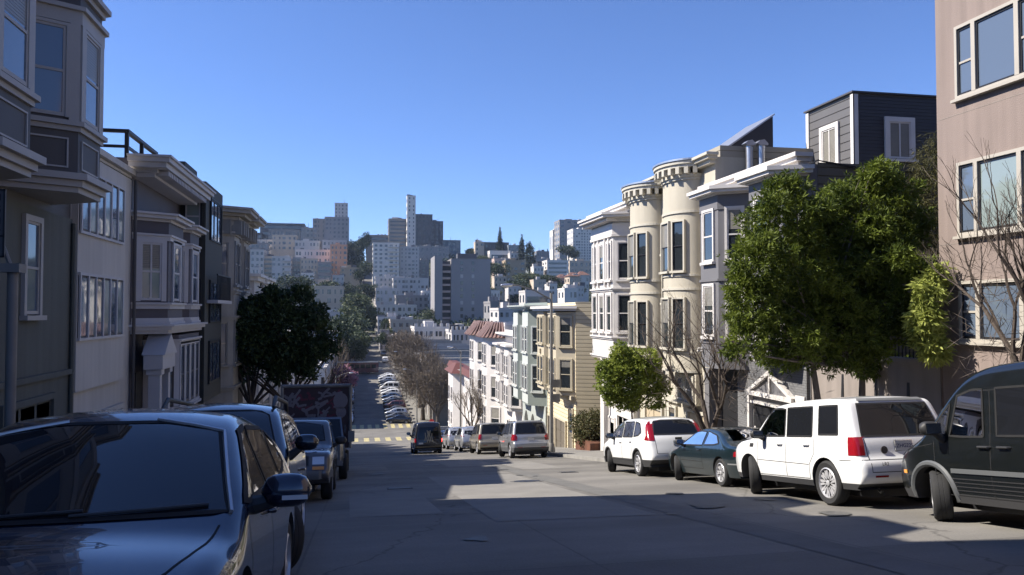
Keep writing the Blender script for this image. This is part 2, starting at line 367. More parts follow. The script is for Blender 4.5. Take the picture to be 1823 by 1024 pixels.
for s, (x0, x1) in (('left', (-60, XL)), ('right', (XR, 90))):
    sheet('cross_street', x0, x1, [116.2, 119, 125, 131, 133.8], 0, 'road', 6)
def pavement(name, x0, x1, y0, y1):
    ys = [y for y in ysN if y0 < y < y1]; ys = [y0]+ys+[y1]
    m = MB()
    for a, b_ in zip(ys[:-1], ys[1:]):
        m.add([(x0,a,gz(a)-.3),(x1,a,gz(a)-.3),(x1,b_,gz(b_)-.3),(x0,b_,gz(b_)-.3),(x0,a,gz(a)+.13),(x1,a,gz(a)+.13),(x1,b_,gz(b_)+.13),(x0,b_,gz(b_)+.13)],
              [(4,5,6,7),(0,4,7,3),(1,2,6,5),(0,1,5,4),(2,3,7,6)])
    o = m.build(name, 'pave', recalc=False); tag(o, kind='structure')
    k = MB(); xk = x0 if abs(x0-XR) < .01 else x1; sgn = -1 if xk == x0 else 1
    return o
pavement('pavement', FL-.3, XL, -30, 116); pavement('pavement', FL-.3, XL, 134, 620)
pavement('pavement', XR, FR+.4, -30, 116); pavement('pavement', XR, FR+.4, 134, 620)
# kerb stones
M['kerbstone'] = paint('kerb_concrete', (.40, .385, .36), .85, .2, 2, .5, 40, streak=.1)
for (x0, x1, y0, y1) in ((XR-.14, XR-.002, -30, 116), (XL+.002, XL+.14, -30, 116), (XR-.14, XR-.002, 134, 330), (XL+.002, XL+.14, 134, 330)):
    ys = [y0]+[y for y in ysN if y0 < y < y1]+[y1]; m = MB()
    for a, b_ in zip(ys[:-1], ys[1:]): m.add([(x0,a,gz(a)-.2),(x1,a,gz(a)-.2),(x1,b_,gz(b_)-.2),(x0,b_,gz(b_)-.2),(x0,a,gz(a)+.145),(x1,a,gz(a)+.145),(x1,b_,gz(b_)+.145),(x0,b_,gz(b_)+.145)], [(4,5,6,7),(0,4,7,3),(1,2,6,5)])
    tag(m.build('kerb', 'kerbstone', recalc=False), kind='structure')
# crosswalk bars
def bars(Y, x0, x1, pitch, w, ln, mat='yellowline'):
    m = MB(); x = x0
    while x < x1:
        y0, y1 = Y-ln/2, Y+ln/2
        ys_ = [y0]+[v for v in ysN if y0 < v < y1]+[y1]
        for a_, b_ in zip(ys_[:-1], ys_[1:]): m.add([(x,a_,gz(a_)+.006),(x+w,a_,gz(a_)+.006),(x+w,b_,gz(b_)+.006),(x,b_,gz(b_)+.006)], [(0,1,2,3)])
        x += pitch
    o = m.build('crosswalk_markings', mat, recalc=False); tag(o, kind='structure')
bars(116.6, -2.0, 9.6, 1.55, .75, 5.6); bars(136.0, -2.0, 9.6, 1.3, .65, 4.2)
m = MB(); m.add([(3.0,199,gz(199)+.006),(6.2,199,gz(199)+.006),(6.2,200.3,gz(200.3)+.006),(3.0,200.3,gz(200.3)+.006)], [(0,1,2,3)])
tag(m.build('stop_line_marking', 'whiteline', recalc=False), kind='structure')
m = MB(); m.add([(3.3,6.05,gz(6.05)+.005),(3.52,6.0,gz(6.0)+.005),(3.56,6.32,gz(6.32)+.005),(3.34,6.35,gz(6.35)+.005)], [(0,1,2,3)])
tag(m.build('road_paint_mark', 'whiteline', recalc=False), kind='structure')
# manhole cover
P = at(930, 858, 20.5); my = 21.0; mx_ = 4.55
t = thing('manhole_cover', (mx_, my, gz(my)), 'round dark iron manhole cover set in the sunlit road', 'manhole cover', rot=(math.atan2(-.15, 1), 0, 0))
t.rotation_euler = (-math.atan(.15), 0, 0)
MB().lathe([(.36, .001), (.36, .012), (.30, .014), (.28, .010), (.05, .010)]).build('cover_plate', 'darkmetal', t, world=False)
MB().lathe([(.46, .0005), (.46, .008), (.37, .008), (.37, .0005)]).build('rim', 'roofing', t, world=False)

M['patch_light'] = paint('newer_concrete_patch', (.295, .28, .255), .85, .16, 1.2, .5, 40); M['patch_dark'] = paint('asphalt_trench_patch', (.19, .185, .175), .9, .2, 2, .6, 40); M['oil'] = paint('oil_stain', (.15, .145, .135), .6, .4, 5, .2, 20)
def patch(name, pts, mat, dz=.005):
    """a thin sheet of other paving following the road"""
    ys = [p[1] for p in pts]; m = MB(); m.add([(x, y, gz(y)+dz) for x, y in pts], [tuple(range(len(pts)))]); tag(m.build(name, mat, recalc=False), kind='structure')
patch('road_patch', [(2.15, 12.2), (4.75, 12.0), (4.82, 24.6), (2.2, 24.9)], 'patch_light')
patch('road_patch', [(-.1, 13.9), (1.5, 13.8), (1.45, 18.8), (-.15, 19.0)], 'patch_light')
patch('road_trench', [(4.95, 3.0), (5.5, 3.0), (5.55, 31), (5.0, 31)], 'patch_dark')
patch('road_patch', [(5.7, 27.0), (7.2, 26.8), (7.3, 33.5), (5.75, 33.7)], 'patch_light')
patch('road_patch', [(1.2, 30.5), (3.6, 30.2), (3.6, 36.0), (1.2, 36.2)], 'patch_dark')
g_ = random.Random(4)
for i in range(16):
    cx, cy = g_.uniform(-.2, 7.4), g_.uniform(7, 40); r0 = g_.uniform(.08, .3)
    patch('oil_stain', [(cx+r0*math.cos(a)*g_.uniform(.6, 1.3), cy+r0*1.5*math.sin(a)*g_.uniform(.6, 1.3)) for a in np.linspace(0, 2*math.pi, 12, endpoint=False)], 'oil', .0125+i*.0004)
# small utility covers
for i, (x, y, w_, lab) in enumerate(((1.1, 20.4, .28, 'small square iron utility cover left of the round manhole'), (6.6, 24.3, .25, 'small square iron utility cover near the dark coupe'), (3.1, 33.0, .3, 'square iron utility cover far down the sunlit lane'))):
    t = thing('utility_cover', (x, y, gz(y)), lab, 'utility cover', rot=(-math.atan(.15), 0, 0))
    MB().box(-w_, w_, -w_*.8, w_*.8, .0135, .0155).build('cover_plate', 'darkmetal', t, world=False); MB().box(-w_-.04, w_+.04, -w_*.8-.04, w_*.8+.04, .002, .0130).build('rim', 'roofing', t, world=False)
# ------------------------------------------------------------------ house kit
class H:
    """a house on one side of the street: u runs down the street, o out from the facade towards the road"""
    def __init__(s, side, y0, y1, label, cat='building', name='town_house', xf=None, group=None):
        s.s = side; s.xf = (FR if side > 0 else FL) if xf is None else xf; s.y0 = y0; s.y1 = y1
        s.root = thing(name, (s.xf, (y0+y1)/2, gz((y0+y1)/2)+.13), label, cat, group)
    def X(s, o): return s.xf-s.s*o
    def P(s, u, o, z): return Vector((s.X(o), u, z))
    def poly(s, pts): return [(s.X(o), u) for u, o in pts]
    def prism(s, name, pts, z0, z1, mat, parent=None, smooth=False):
        return MB().prism(s.poly(pts), z0, z1).build(name, mat, parent or s.root, smooth)
    def boxm(s, mb, u0, u1, o0, o1, z0, z1): mb.box(s.X(o0), s.X(o1), u0, u1, z0, z1)
    def box(s, name, u0, u1, o0, o1, z0, z1, mat, parent=None):
        m = MB(); s.boxm(m, u0, u1, o0, o1, z0, z1); return m.build(name, mat, parent or s.root)
    def body(s, ztop, mat, depth=14, roof='roofing', par=.25):
        w = s.box('wall', s.y0, s.y1, -depth, 0, gz(s.y1)-1.5, ztop, mat)
        s.box('roof', s.y0+.2, s.y1-.2, -depth+.2, -.2, ztop+.001, ztop+.03, roof)
        if par: 
            m = MB(); s.boxm(m, s.y0, s.y1, -.2, 0, ztop+.031, ztop+par); s.boxm(m, s.y0, s.y0+.2, -depth, -.2, ztop+.031, ztop+par*.8); s.boxm(m, s.y1-.2, s.y1, -depth, -.2, ztop+.031, ztop+par*.8); m.build('parapet', mat, s.root)
        return w
    # windows on the flat facade
    def win(s, u, z, w, h, **k):
        hv = Vector((0, 1, 0)); n = Vector((-s.s, 0, 0))
        return window(s.root, s.P(u-w/2, k.pop('o', 0), z), hv, n, w, h, **k)
    def edge(s, a, b_, frac, w, z, h, **k):
        """window on the wall between footprint corners a and b_ (u,o) centred at frac"""
        pa = s.P(a[0], a[1], 0); pb = s.P(b_[0], b_[1], 0); hv = (pb-pa).normalized()
        n = Vector((hv.y, -hv.x, 0))
        c = s.P((s.y0+s.y1)/2, -3, 0) if 'ref' not in k else k.pop('ref')
        mid = pa.lerp(pb, frac)
        if (mid-c).dot(n) < 0: n = -n
        p = mid-hv*w/2; p.z = z
        return window(s.root, p, hv, n, w, h, **k)
def window(parent, p, h, n, w, ht, trim='white', sash='white', pane='glass', casing=.12, dep=.07, sill=True, rail=True, blind=None, mull=0, head=0, sash_w=.05, name='window', low=None):
    m = MB(); c = casing
    m.obox(p, h, n, -c, 0, 0, dep, -c*.2, ht+c); m.obox(p, h, n, w, w+c, 0, dep, -c*.2, ht+c); m.obox(p, h, n, 0, w, 0, dep, ht, ht+c)
    if head: m.obox(p, h, n, -c*1.5, w+c*1.5, 0, dep+.08, ht+c, ht+c+head)
    f = m.build(name, trim, parent)
    if sill: MB().obox(p, h, n, -c*1.4, w+c*1.4, 0, dep+.07, -c*.2-.09, -c*.2).build('sill', trim, f)
    m = MB(); sw = sash_w; d1 = dep*.62
    m.obox(p, h, n, 0, sw, .0, d1, 0, ht); m.obox(p, h, n, w-sw, w, .0, d1, 0, ht); m.obox(p, h, n, sw, w-sw, .0, d1, 0, sw*1.3); m.obox(p, h, n, sw, w-sw, 0, d1, ht-sw, ht)
    if rail: m.obox(p, h, n, sw, w-sw, 0, d1*1.05, ht*.5-sw*.5, ht*.5+sw*.5)
    for k in range(mull): 
        u = w*(k+1)/(mull+1); m.obox(p, h, n, u-sw*.5, u+sw*.5, 0, d1*.98, sw*1.3, ht-sw)
    m.build('sash', sash, f)
    MB().obox(p, h, n, .01, w-.01, -.02, d1*.45, .01, ht-.01).build('pane', pane, f)
    if blind:
        b0 = ht*(1-blind); MB().obox(p, h, n, sw, w-sw, 0, d1*.52, b0, ht-sw).build('blind', 'blind', f)
    return f
def offset_poly(pts, d):
    """grow an open footprint (u,o) outwards; its first and last points lie on the wall"""
    n = len(pts); out = []
    for i in range(n):
        if i == 0: 
            out.append((pts[0][0]-d*1.0, pts[0][1])); continue
        if i == n-1: out.append((pts[-1][0]+d*1.0, pts[-1][1])); continue
        a, b_, c = Vector(pts[i-1]), Vector(pts[i]), Vector(pts[i+1])
        e1 = (b_-a).normalized(); e2 = (c-b_).normalized(); n1 = Vector((-e1.y, e1.x)); n2 = Vector((-e2.y, e2.x))
        m_ = (n1+n2).normalized(); out.append(tuple(b_+m_*(d/max(.3, m_.dot(n1)))))
    return out
def round_fp(uc, r_, o0=0, seg=18, squash=1.0):
    return [(uc-r_*math.cos(math.pi*k/seg), o0+r_*squash*math.sin(math.pi*k/seg)) for k in range(seg+1)]
def cornice(h, name, pts, z0, mat, steps, parent=None):
    """stacked mouldings: steps = [(projection, height), ...] upwards from z0"""
    m = MB(); z = z0
    for d, t in steps:
        m.prism(h.poly(offset_poly(pts, d)), z, z+t-.001); z += t
    return m.build(name, mat, parent or h.root)
def brackets(h, u0, u1, n, o, z0, z1, w, mat, name='bracket'):
    m = MB()
    for k in range(n):
        u = u0+(u1-u0)*(k+.5)/n
        pts = [h.P(u-w/2, 0.0, z1), h.P(u-w/2, o, z1), h.P(u-w/2, o, z1-(z1-z0)*.4), h.P(u-w/2, o*.35, z0), h.P(u-w/2, 0.0, z0)]
        m.extrude(pts, (0, w, 0))
    return m.build(name, mat, h.root)
def garage(h, u0, u1, z0, z1, mat, frame, panels=(4, 2), dep=.12):
    m = MB(); f = .12
    h.boxm(m, u0-f, u0, 0, dep, z0, z1+f); h.boxm(m, u1, u1+f, 0, dep, z0, z1+f); h.boxm(m, u0, u1, 0, dep, z1, z1+f)
    g = m.build('garage_frame', frame, h.root)
    m = MB(); h.boxm(m, u0, u1, -.02, .02, z0, z1)
    nr, nc = panels
    for r_ in range(nr):
        for c in range(nc):
            a = u0+(u1-u0)*c/nc+.05; b_ = u0+(u1-u0)*(c+1)/nc-.05; za = z0+(z1-z0)*r_/nr+.05; zb = z0+(z1-z0)*(r_+1)/nr-.05
            h.boxm(m, a, b_, .02, .05, za, zb)
    return m.build('garage_door', mat, h.root)
def door(h, u, z0, w, ht, mat, frame, glazed=True, o=0):
    m = MB(); f = .1
    h.boxm(m, u-w/2-f, u-w/2, o, o+.1, z0, z0+ht+f); h.boxm(m, u+w/2, u+w/2+f, o, o+.1, z0, z0+ht+f); h.boxm(m, u-w/2, u+w/2, o, o+.1, z0+ht, z0+ht+f)
    fr = m.build('door_frame', frame, h.root)
    d = h.box('door', u-w/2, u+w/2, o-.02, o+.04, z0, z0+ht, mat)
    if glazed: h.box('pane', u-w*.3, u+w*.3, o+.03, o+.05, z0+ht*.45, z0+ht*.9, 'glass', d)
    p = h.P(u+w*.38, o+.06, z0+1.0); MB().lathe([(.0,-.03),(.03,-.02),(.035,0),(.03,.02),(0,.03)], p, seg=8).build('handle', 'metal', d)

# ================================================================== RIGHT SIDE
# ---- pink apartment building at the edge of the picture
h = H(1, -3, 15.66, 'tall pinkish stucco apartment building with wide cream framed windows', 'apartment building', 'apartment_building')
h.body(11.0, 'pink', 16)
def bigwin(h, u0, u1, z0, z1, sp, kind, lowrail):
    # wide middle pane between two narrow sashes
    p = h.P(u0, 0, z0); hv = Vector((0,1,0)); n = Vector((-1,0,0)); w = u1-u0; ht = z1-z0; c = .07
    m = MB(); m.obox(p, hv, n, -c, 0, 0, .07, -c, ht+c); m.obox(p, hv, n, w, w+c, 0, .07, -c, ht+c); m.obox(p, hv, n, 0, w, 0, .07, ht, ht+c); m.obox(p, hv, n, 0, w, 0, .07, -c, 0)
    for q in (sp, w-sp): m.obox(p, hv, n, q-.055, q+.055, 0, .075, 0, ht)
    f = m.build('window', 'beigetrim', h.root)
    MB().obox(p, hv, n, -.14, w+.14, 0, .13, -c-.06, -c).build('sill', 'beigetrim', f)
    m = MB()
    for a, b_ in ((0, sp-.055), (sp+.055, w-sp-.055), (w-sp+.055, w)):
        m.obox(p, hv, n, a, a+.035, 0, .035, 0, ht); m.obox(p, hv, n, b_-.035, b_, 0, .035, 0, ht); m.obox(p, hv, n, a+.035, b_-.035, 0, .035, 0, .05); m.obox(p, hv, n, a+.035, b_-.035, 0, .035, ht-.05, ht)
        k = 'shade_blue' if b_-a < .6 else kind
        MB().obox(p, hv, n, a+.035, b_-.035, -.02, .012, .05, ht-.05).build('pane', k, f)
        if b_-a < .6: MB().obox(p, hv, n, a+.035, b_-.035, 0, .037, ht*.47, ht*.47+.045).build('rail', 'beigetrim', f)
    m.build('sash', 'darkmetal', f)
for z1, z0, kind in ((6.22, 4.74, 'shade_blue'), (3.20, 1.72, 'glass_pale'), (.60, -.58, 'shade_blue')):
    bigwin(h, 12.88, 14.95, z0, z1, .47, kind, True); bigwin(h, 8.2, 10.3, z0, z1, .47, kind, True)
m = MB()
for z in (7.9, 4.35, 1.5): h.boxm(m, -2.9, 15.66, 0, .004, z, z+.012)
m.build('stucco_joint', 'pinkwall', h.root)
# ---- podium wall continuing down to the grey house
h = H(1, 15.67, 20.85, 'low pinkish concrete retaining wall with thin dark fins behind the two stemmed tree', 'wall', 'retaining_wall')
h.box('wall', 15.67, 20.85, -.35, 0, -6.2, -1.25, 'pinkwall'); h.box('coping', 15.67, 20.85, -.42, .06, -1.249, -1.13, 'pinkwall')
h.box('planter_soil', 15.9, 20.8, -5, -.36, -6.2, -1.5, 'terrain')
for u in (16.7, 17.9, 19.3):
    m = MB(); m.extrude([h.P(u, 0.0, -1.7), h.P(u, .10, -4.2), h.P(u, 0.0, -4.2)], (0, .10, 0)); m.build('fin', 'black', h.root)
m = MB()
for k in range(14):
    u = 15.75+k*.13; h.boxm(m, u, u+.02, -.2, -.18, -1.12, -.35)
h.boxm(m, 15.7, 17.6, -.21, -.17, -.35, -.31); m.build('railing', 'darkmetal', h.root)
# ---- back house and penthouse
pent = thing('penthouse', (17, 24.5, 4.6), 'dark grey boxy rooftop house with white framed windows and white corner boards', 'rooftop house')
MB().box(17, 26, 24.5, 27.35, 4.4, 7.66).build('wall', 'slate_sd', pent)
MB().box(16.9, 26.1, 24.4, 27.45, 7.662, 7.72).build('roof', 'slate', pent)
MB().box(17.2, 26, 24.47, 24.499, 4.45, 7.6).build('shaded_face', paint('shaded_slate_siding', (.06,.06,.075), .6, .05, 1, .1, 20, siding=.12), pent)  # same siding in shade: the shade is put into this darker sheet's colour
m = MB(); m.box(16.96, 17.16, 24.44, 24.468, 4.5, 7.62); m.box(16.95, 17, 24.44, 24.6, 4.5, 7.62); m.build('corner_board', 'white', pent)
MB().box(16.95, 16.999, 27.2, 27.38, 4.5, 7.62).build('corner_board', 'white', pent)
window(pent, Vector((16.99, 25.45, 5.35)), Vector((0,1,0)), Vector((-1,0,0)), .85, 1.35, casing=.16, pane='blind', mull=1, rail=False)
window(pent, Vector((18.35, 24.46, 5.4)), Vector((1,0,0)), Vector((0,-1,0)), .85, 1.3, casing=.17, pane='glass_pale', mull=1, rail=False, blind=.98)
# ---- grey house with the gabled garage
h = H(1, 20.9, 27.0, 'dark grey house with grey brick base and white framed gable over its garage', 'house')
g = h.root
h.body(4.35, 'grey', 13, par=0)
h.box('side_wall', 20.89, 20.9, -13, -.3, -5, 4.4, 'yellow' if 0 else paint('tan_siding', (.22,.20,.165), .7, .1, 1, .1, 20, siding=.25))
h.box('brick_base', 20.95, 25.2, .002, .10, -7, -1.62, 'greybrick')
fpA = [(20.98, 0), (21.35, .8), (22.9, .8), (23.4, 0)]; fpB = [(24.3, 0), (24.95, .9), (26.35, .9), (26.9, 0)]
for fp, nm in ((fpA, 'bay'), (fpB, 'bay')):
    b_ = h.prism(nm, fp, -1.95 if fp is fpB else -1.45, 4.1, 'grey')
    cornice(h, 'band', fp, -1.1, 'grey', [(.04, .1)]); cornice(h, 'band', fp, 1.05, 'grey', [(.05, .08)])
    for z in (1.75, -.85):
        for i in range(3):
            L = (Vector(fp[i+1])-Vector(fp[i])).length
            h.edge(fp[i], fp[i+1], .5, .5 if L < 1.3 else .75, z, 1.75, trim='white', sash='white', casing=.08, blind=.4 if (i+int(z)) % 2 else None)
    cornice(h, 'cornice', fp, 3.5, 'grey', [(.03, .5)])
    cornice(h, 'cornice', fp, 4.0, 'white', [(.12, .06), (.34, .10), (.42, .12)])
cornice(h, 'cornice', [(20.9, 0), (20.9, .3), (27.0, .3), (27.0, 0)], 4.3, 'white', [(.05, .1), (.18, .12), (.28, .12)])
for (u, o, z) in ((24.62, .5, 1.2), (24.62, .5, -1.55), (26.3, .93, -1.4), (24.1, .05, -1.45), (22.3, .88, -1.5)):
    m = MB()
    for k in range(5):
        a = math.pi*k/4; c = h.P(u+.13*math.cos(a), o+.04, z+.1*math.sin(a)); m.lathe([(0,-.05),(.05,-.03),(.06,0),(.05,.03),(0,.05)], c, seg=8)
    m.build('plaster_ornament', 'white', g)
# entry: a flat black sheet stands for the shade of its recess
h.box('recess_shade', 25.25, 26.85, .003, .02, -7, -2.05, 'black'); h.box('entry_pier', 26.6, 26.99, .003, .5, -7, -2.05, 'grey')
# gable garage surround
gu0, gu1, gz0, gz1 = 21.75, 24.05, -4.85, -3.02
m = MB(); o0, o1 = .10, .24
h.boxm(m, gu0-.22, gu0-.10, o0, o1, -5.2, gz1+.28); h.boxm(m, gu1+.10, gu1+.22, o0, o1, -5.2, gz1+.28); h.boxm(m, gu0-.22, gu1+.22, o0, o1+.02, gz1+.28, gz1+.42)
um = (gu0+gu1)/2; zt = gz1+1.15
for a, b_ in ((gu0-.25, um), (gu1+.25, um)):
    pts = [h.P(a, o0, gz1+.42), h.P(b_, o0, zt), h.P(b_, o0, zt-.15), h.P(a+(.22 if a < b_ else -.22), o0, gz1+.42)]; m.extrude(pts, (-.16, 0, 0))
h.boxm(m, um-.04, um+.04, o0, o1-.02, gz1+.42, zt-.12)
h.boxm(m, gu0-.02, gu1+.02, o0, o1, gz1+.03, gz1+.1)
m.build('gable_frame', 'white', g)
MB().extrude([h.P(gu0-.1, .10, gz1+.42), h.P(um, .10, zt-.08), h.P(gu1+.1, .10, gz1+.42)], (-.06, 0, 0)).build('gable_infill', 'grey', g)
m = MB(); h.boxm(m, gu0, gu1, .10, .12, -5.2, gz1)
for r_ in range(5):
    for c in range(2):
        a = gu0+(gu1-gu0)*c/2+.04; b2 = gu0+(gu1-gu0)*(c+1)/2-.04; za = -4.95+.4*r_+.03; h.boxm(m, a, b2, .12, .145, za, min(za+.34, gz1-.02))
gd = m.build('garage_door', 'darkdoor', g); h.box('handle', gu1-.2, gu1-.12, .146, .17, -3.9, -3.75, 'white', gd)
d_ = h.box('side_door', 21.0, 21.5, .10, .15, -5.3, -2.5, 'white')
h.box('pane', 21.08, 21.42, .15, .16, -3.6, -2.8, 'glass', d_); 
# ---- cream house with two round bays
h = H(1, 27.0, 35.0, 'cream stucco house with two rounded bay windows and bracketed round cornices', 'house'); g = h.root
h.body(5.75, 'cream', 13, par=.0)
M['cream_side'] = paint('tan_cream_siding', (.50,.45,.36), .7, .08, 1, .1, 20, siding=.26)
h.box('side_wall', 26.98, 27.0, -13, -1.2, 3, 6.2, 'cream_side'); h.box('parapet', 27.0, 34.95, -13, -.2, 5.751, 6.18, 'cream_side')
for uc, dz in ((29.6, -.02), (33.55, -.25)):
    SQ = .66; fp = round_fp(uc, 1.3, 0, 22, SQ)
    b_ = h.prism('bay', fp, -2.35, 5.3+dz, 'cream', smooth=True)
    for z in (-2.35, -1.62, .85, 1.38, 3.85):
        cornice(h, 'moulding', fp, z+dz*.3, 'cream_trim', [(.05, .09)])
    cornice(h, 'cornice', fp, 5.15+dz, 'cream_trim', [(.06, .1), (.12, .12)])
    cornice(h, 'cornice', fp, 5.85+dz, 'metal', [(.42, .07)])
    cornice(h, 'cornice', fp, 5.6+dz, 'cream_trim', [(.32, .12), (.38, .12)])
    m = MB()
    for k in range(1, 12):
        a = math.pi*k/12; r0, r1 = 1.25, 1.62
        c = h.P(uc-1.46*math.cos(a), 1.3*SQ*math.sin(a)+.16*math.sin(a), 5.49+dz)
        d = (Vector((-math.sin(a)/SQ, -math.cos(a), 0))).normalized(); t = Vector((d.y, -d.x, 0))
        m.obox(c, t, d, -.08, .08, -.2, .2, -.14, .11)
    m.build('dentil', 'cream_trim', g)
    # windows set round the curve
    for z in (1.62, -1.55+.15):
        for a, w in ((.30, .52), (.50, .78), (.72, .62)):
            i = int(a*22); pa, pb = fp[i], fp[i+1]
            ang = math.pi*(i+.5)/22; n = Vector((-math.sin(ang)/SQ, -math.cos(ang), 0)).normalized()
            hv = Vector((n.y*-1, n.x, 0)); c = h.P(uc-1.3*math.cos(ang), 1.3*SQ*math.sin(ang), z+dz*.3)
            window(g, c-hv*w/2+n*(-.03), hv, n, w, 1.9, trim='cream_trim', sash='darkmetal', casing=.07, dep=.10, blind=(.5 if a == .50 else None), sash_w=.035)
h.box('pilaster', 31.35, 31.6, 0, .09, -7.5, 5.2, 'cream_trim')
for z in (3.4, 1.3, -.6, -2.9): h.win(31.9, z-.9, .32, 1.3, trim='cream_trim', sash='darkmetal', casing=.07, pane='glass')
cornice(h, 'cornice', [(27.0, 0), (27.0, .18), (35.0, .18), (35.0, 0)], 5.5, 'cream_trim', [(.06, .15), (.2, .12), (.3, .1)])
h.box('small_bay', 28.2, 30.2, .0, .28, -3.6, -2.42, 'cream'); h.win(28.8, -3.5, .7, .9, o=.28, trim='cream_trim', pane='blind'); h.win(29.7, -3.5, .55, .9, o=.28, trim='cream_trim')
garage(h, 27.5, 29.4, -5.9, -3.95, 'creamdoor', 'cream_trim', (5, 2)); door(h, 31.2, -6.2, .95, 2.2, 'tanwood', 'cream_trim'); garage(h, 32.2, 34.1, -6.5, -4.3, 'creamdoor', 'cream_trim', (4, 2))
h.box('entry_trim', 30.3, 31.95, 0, .16, -3.75, -3.5, 'cream_trim')
# wedge and flues
t = thing('skylight_wedge', (14.7, 27.7, 6.1), 'dark triangular skylight wedge rising above the cream house roof', 'skylight')
MB().extrude([(13.55, 27.7, 6.05), (15.75, 27.7, 6.05), (15.75, 27.7, 7.55)], (0, 2.2, 0)).build('wedge', 'slatewedge', t)
MB().extrude([(13.45, 27.64, 6.05), (15.80, 27.64, 7.66), (15.80, 27.64, 7.60), (13.53, 27.64, 6.03)], (0, 2.3, 0)).build('edge_flashing', 'metal', t)
for i, (x, y, lab) in enumerate(((14.22, 26.7, 'metal flue beside the dark roof wedge, standing nearer the round bays'), (14.62, 26.55, 'metal flue beside the dark roof wedge, the one farther from the round bays'))):
    fl = thing('roof_flue', (x, y, 4.6), lab, 'flue', 'metal flues on the cream house roof')
    MB().lathe([(.13, 4.6), (.13, 6.12)], (x, y, 0), seg=12).build('pipe', 'metal', fl, smooth=True)
    MB().extrude([(x-.24, y-.15, 6.20), (x-.14, y-.15, 6.125), (x+.20, y-.15, 6.125), (x+.20, y-.15, 6.2), (x+.05, y-.15, 6.34), (x-.12, y-.15, 6.30)], (0, .3, 0)).build('cap', 'metal', fl)
# ---- white cornice house
h = H(1, 35.04, 40.2, 'white house with a heavy dentilled cornice and a bay of narrow sash windows', 'house'); g = h.root
h.body(5.0, 'cream_side', 12, par=0)
h.box('facade', 35.06, 40.2, 0.0, .05, -8.9, 5.0, 'white')
fp = [(35.0, .05), (35.5, .95), (36.7, .95), (37.4, 1.1), (38.6, 1.1), (39.7, .9), (40.25, .3), (40.25, -.9), (40.2, -.9)]
fp = [(35.35, .05), (35.9, 1.0), (39.3, 1.0), (40.15, .05)]
h.prism('bay', fp, -2.3, 4.4, 'offwhite')
for z in (-2.3, -1.34, 1.0): cornice(h, 'moulding', fp, z, 'white', [(.06, .08), (.12, .07)])
cornice(h, 'frieze', fp, 3.6, 'white', [(.10, .12), (.06, .5)])
cornice(h, 'cornice', fp, 4.3, 'white', [(.16, .1), (.28, .08), (.62, .12), (.70, .10)])
cornice(h, 'cornice', [(35.06, 0), (35.06, .3), (40.2, .3), (40.2, 0)], 4.75, 'white', [(.2, .12), (.5, .14), (.58, .12)])
m = MB()
for k in range(22): h.boxm(m, 35.6+k*.19, 35.6+k*.19+.1, .9, 1.42, 4.32, 4.46)
m.build('dentil', 'white', g)
for z in (1.55, -.95):
    h.edge(fp[0], fp[1], .5, .62, z, 1.75, casing=.09); h.edge(fp[2], fp[3], .5, .6, z, 1.75, casing=.09)
    for f_ in (.16, .5, .84): h.edge(fp[1], fp[2], f_, .62, z, 1.75, casing=.12, blind=.35 if f_ == .5 else None)
for u in (36.4, 37.0, 38.1, 38.7): h.box('pilaster', u-.07, u+.07, 1.0, 1.10, 1.2, 3.55, 'white')
h.box('pier', 39.6, 40.2, .05, .3, -9, -2.35, 'white'); h.box('pier', 35.12, 35.45, .05, .3, -9, -2.35, 'white'); cornice(h, 'band', [(35.08, 0), (35.08, .1), (40.2, .1), (40.2, 0)], -2.9, 'white', [(.1, .2), (.2, .1)])
garage(h, 36.0, 38.0, -7.4, -5.2, 'offwhite', 'white', (4, 3)); door(h, 39.0, -7.7, .9, 2.2, 'white', 'white'); h.box('recess_shade', 35.45, 35.9, .051, .06, -8.5, -3.4, 'darkdoor')  # the entry's shade is put in as a flat dark sheet
# chimney pots behind
for i, (y, x, lab) in enumerate(((47.5, 15.0, 'white twin flue chimney on the yellow house roof'),)):
    t = thing('chimney', (x, y, .6), lab, 'chimney')
    m = MB()
    m.box(x-.3, x-.05, y-.2, y+.2, .55, 1.9); m.box(x+.12, x+.37, y-.2, y+.2, .55, 1.9); m.box(x-.05, x+.12, y-.15, y+.15, .55, .75)
    m.build('flue', 'offwhite', t); MB().box(x-.42, x+.5, y-.28, y+.28, 1.901, 2.02).build('cap', 'offwhite', t)
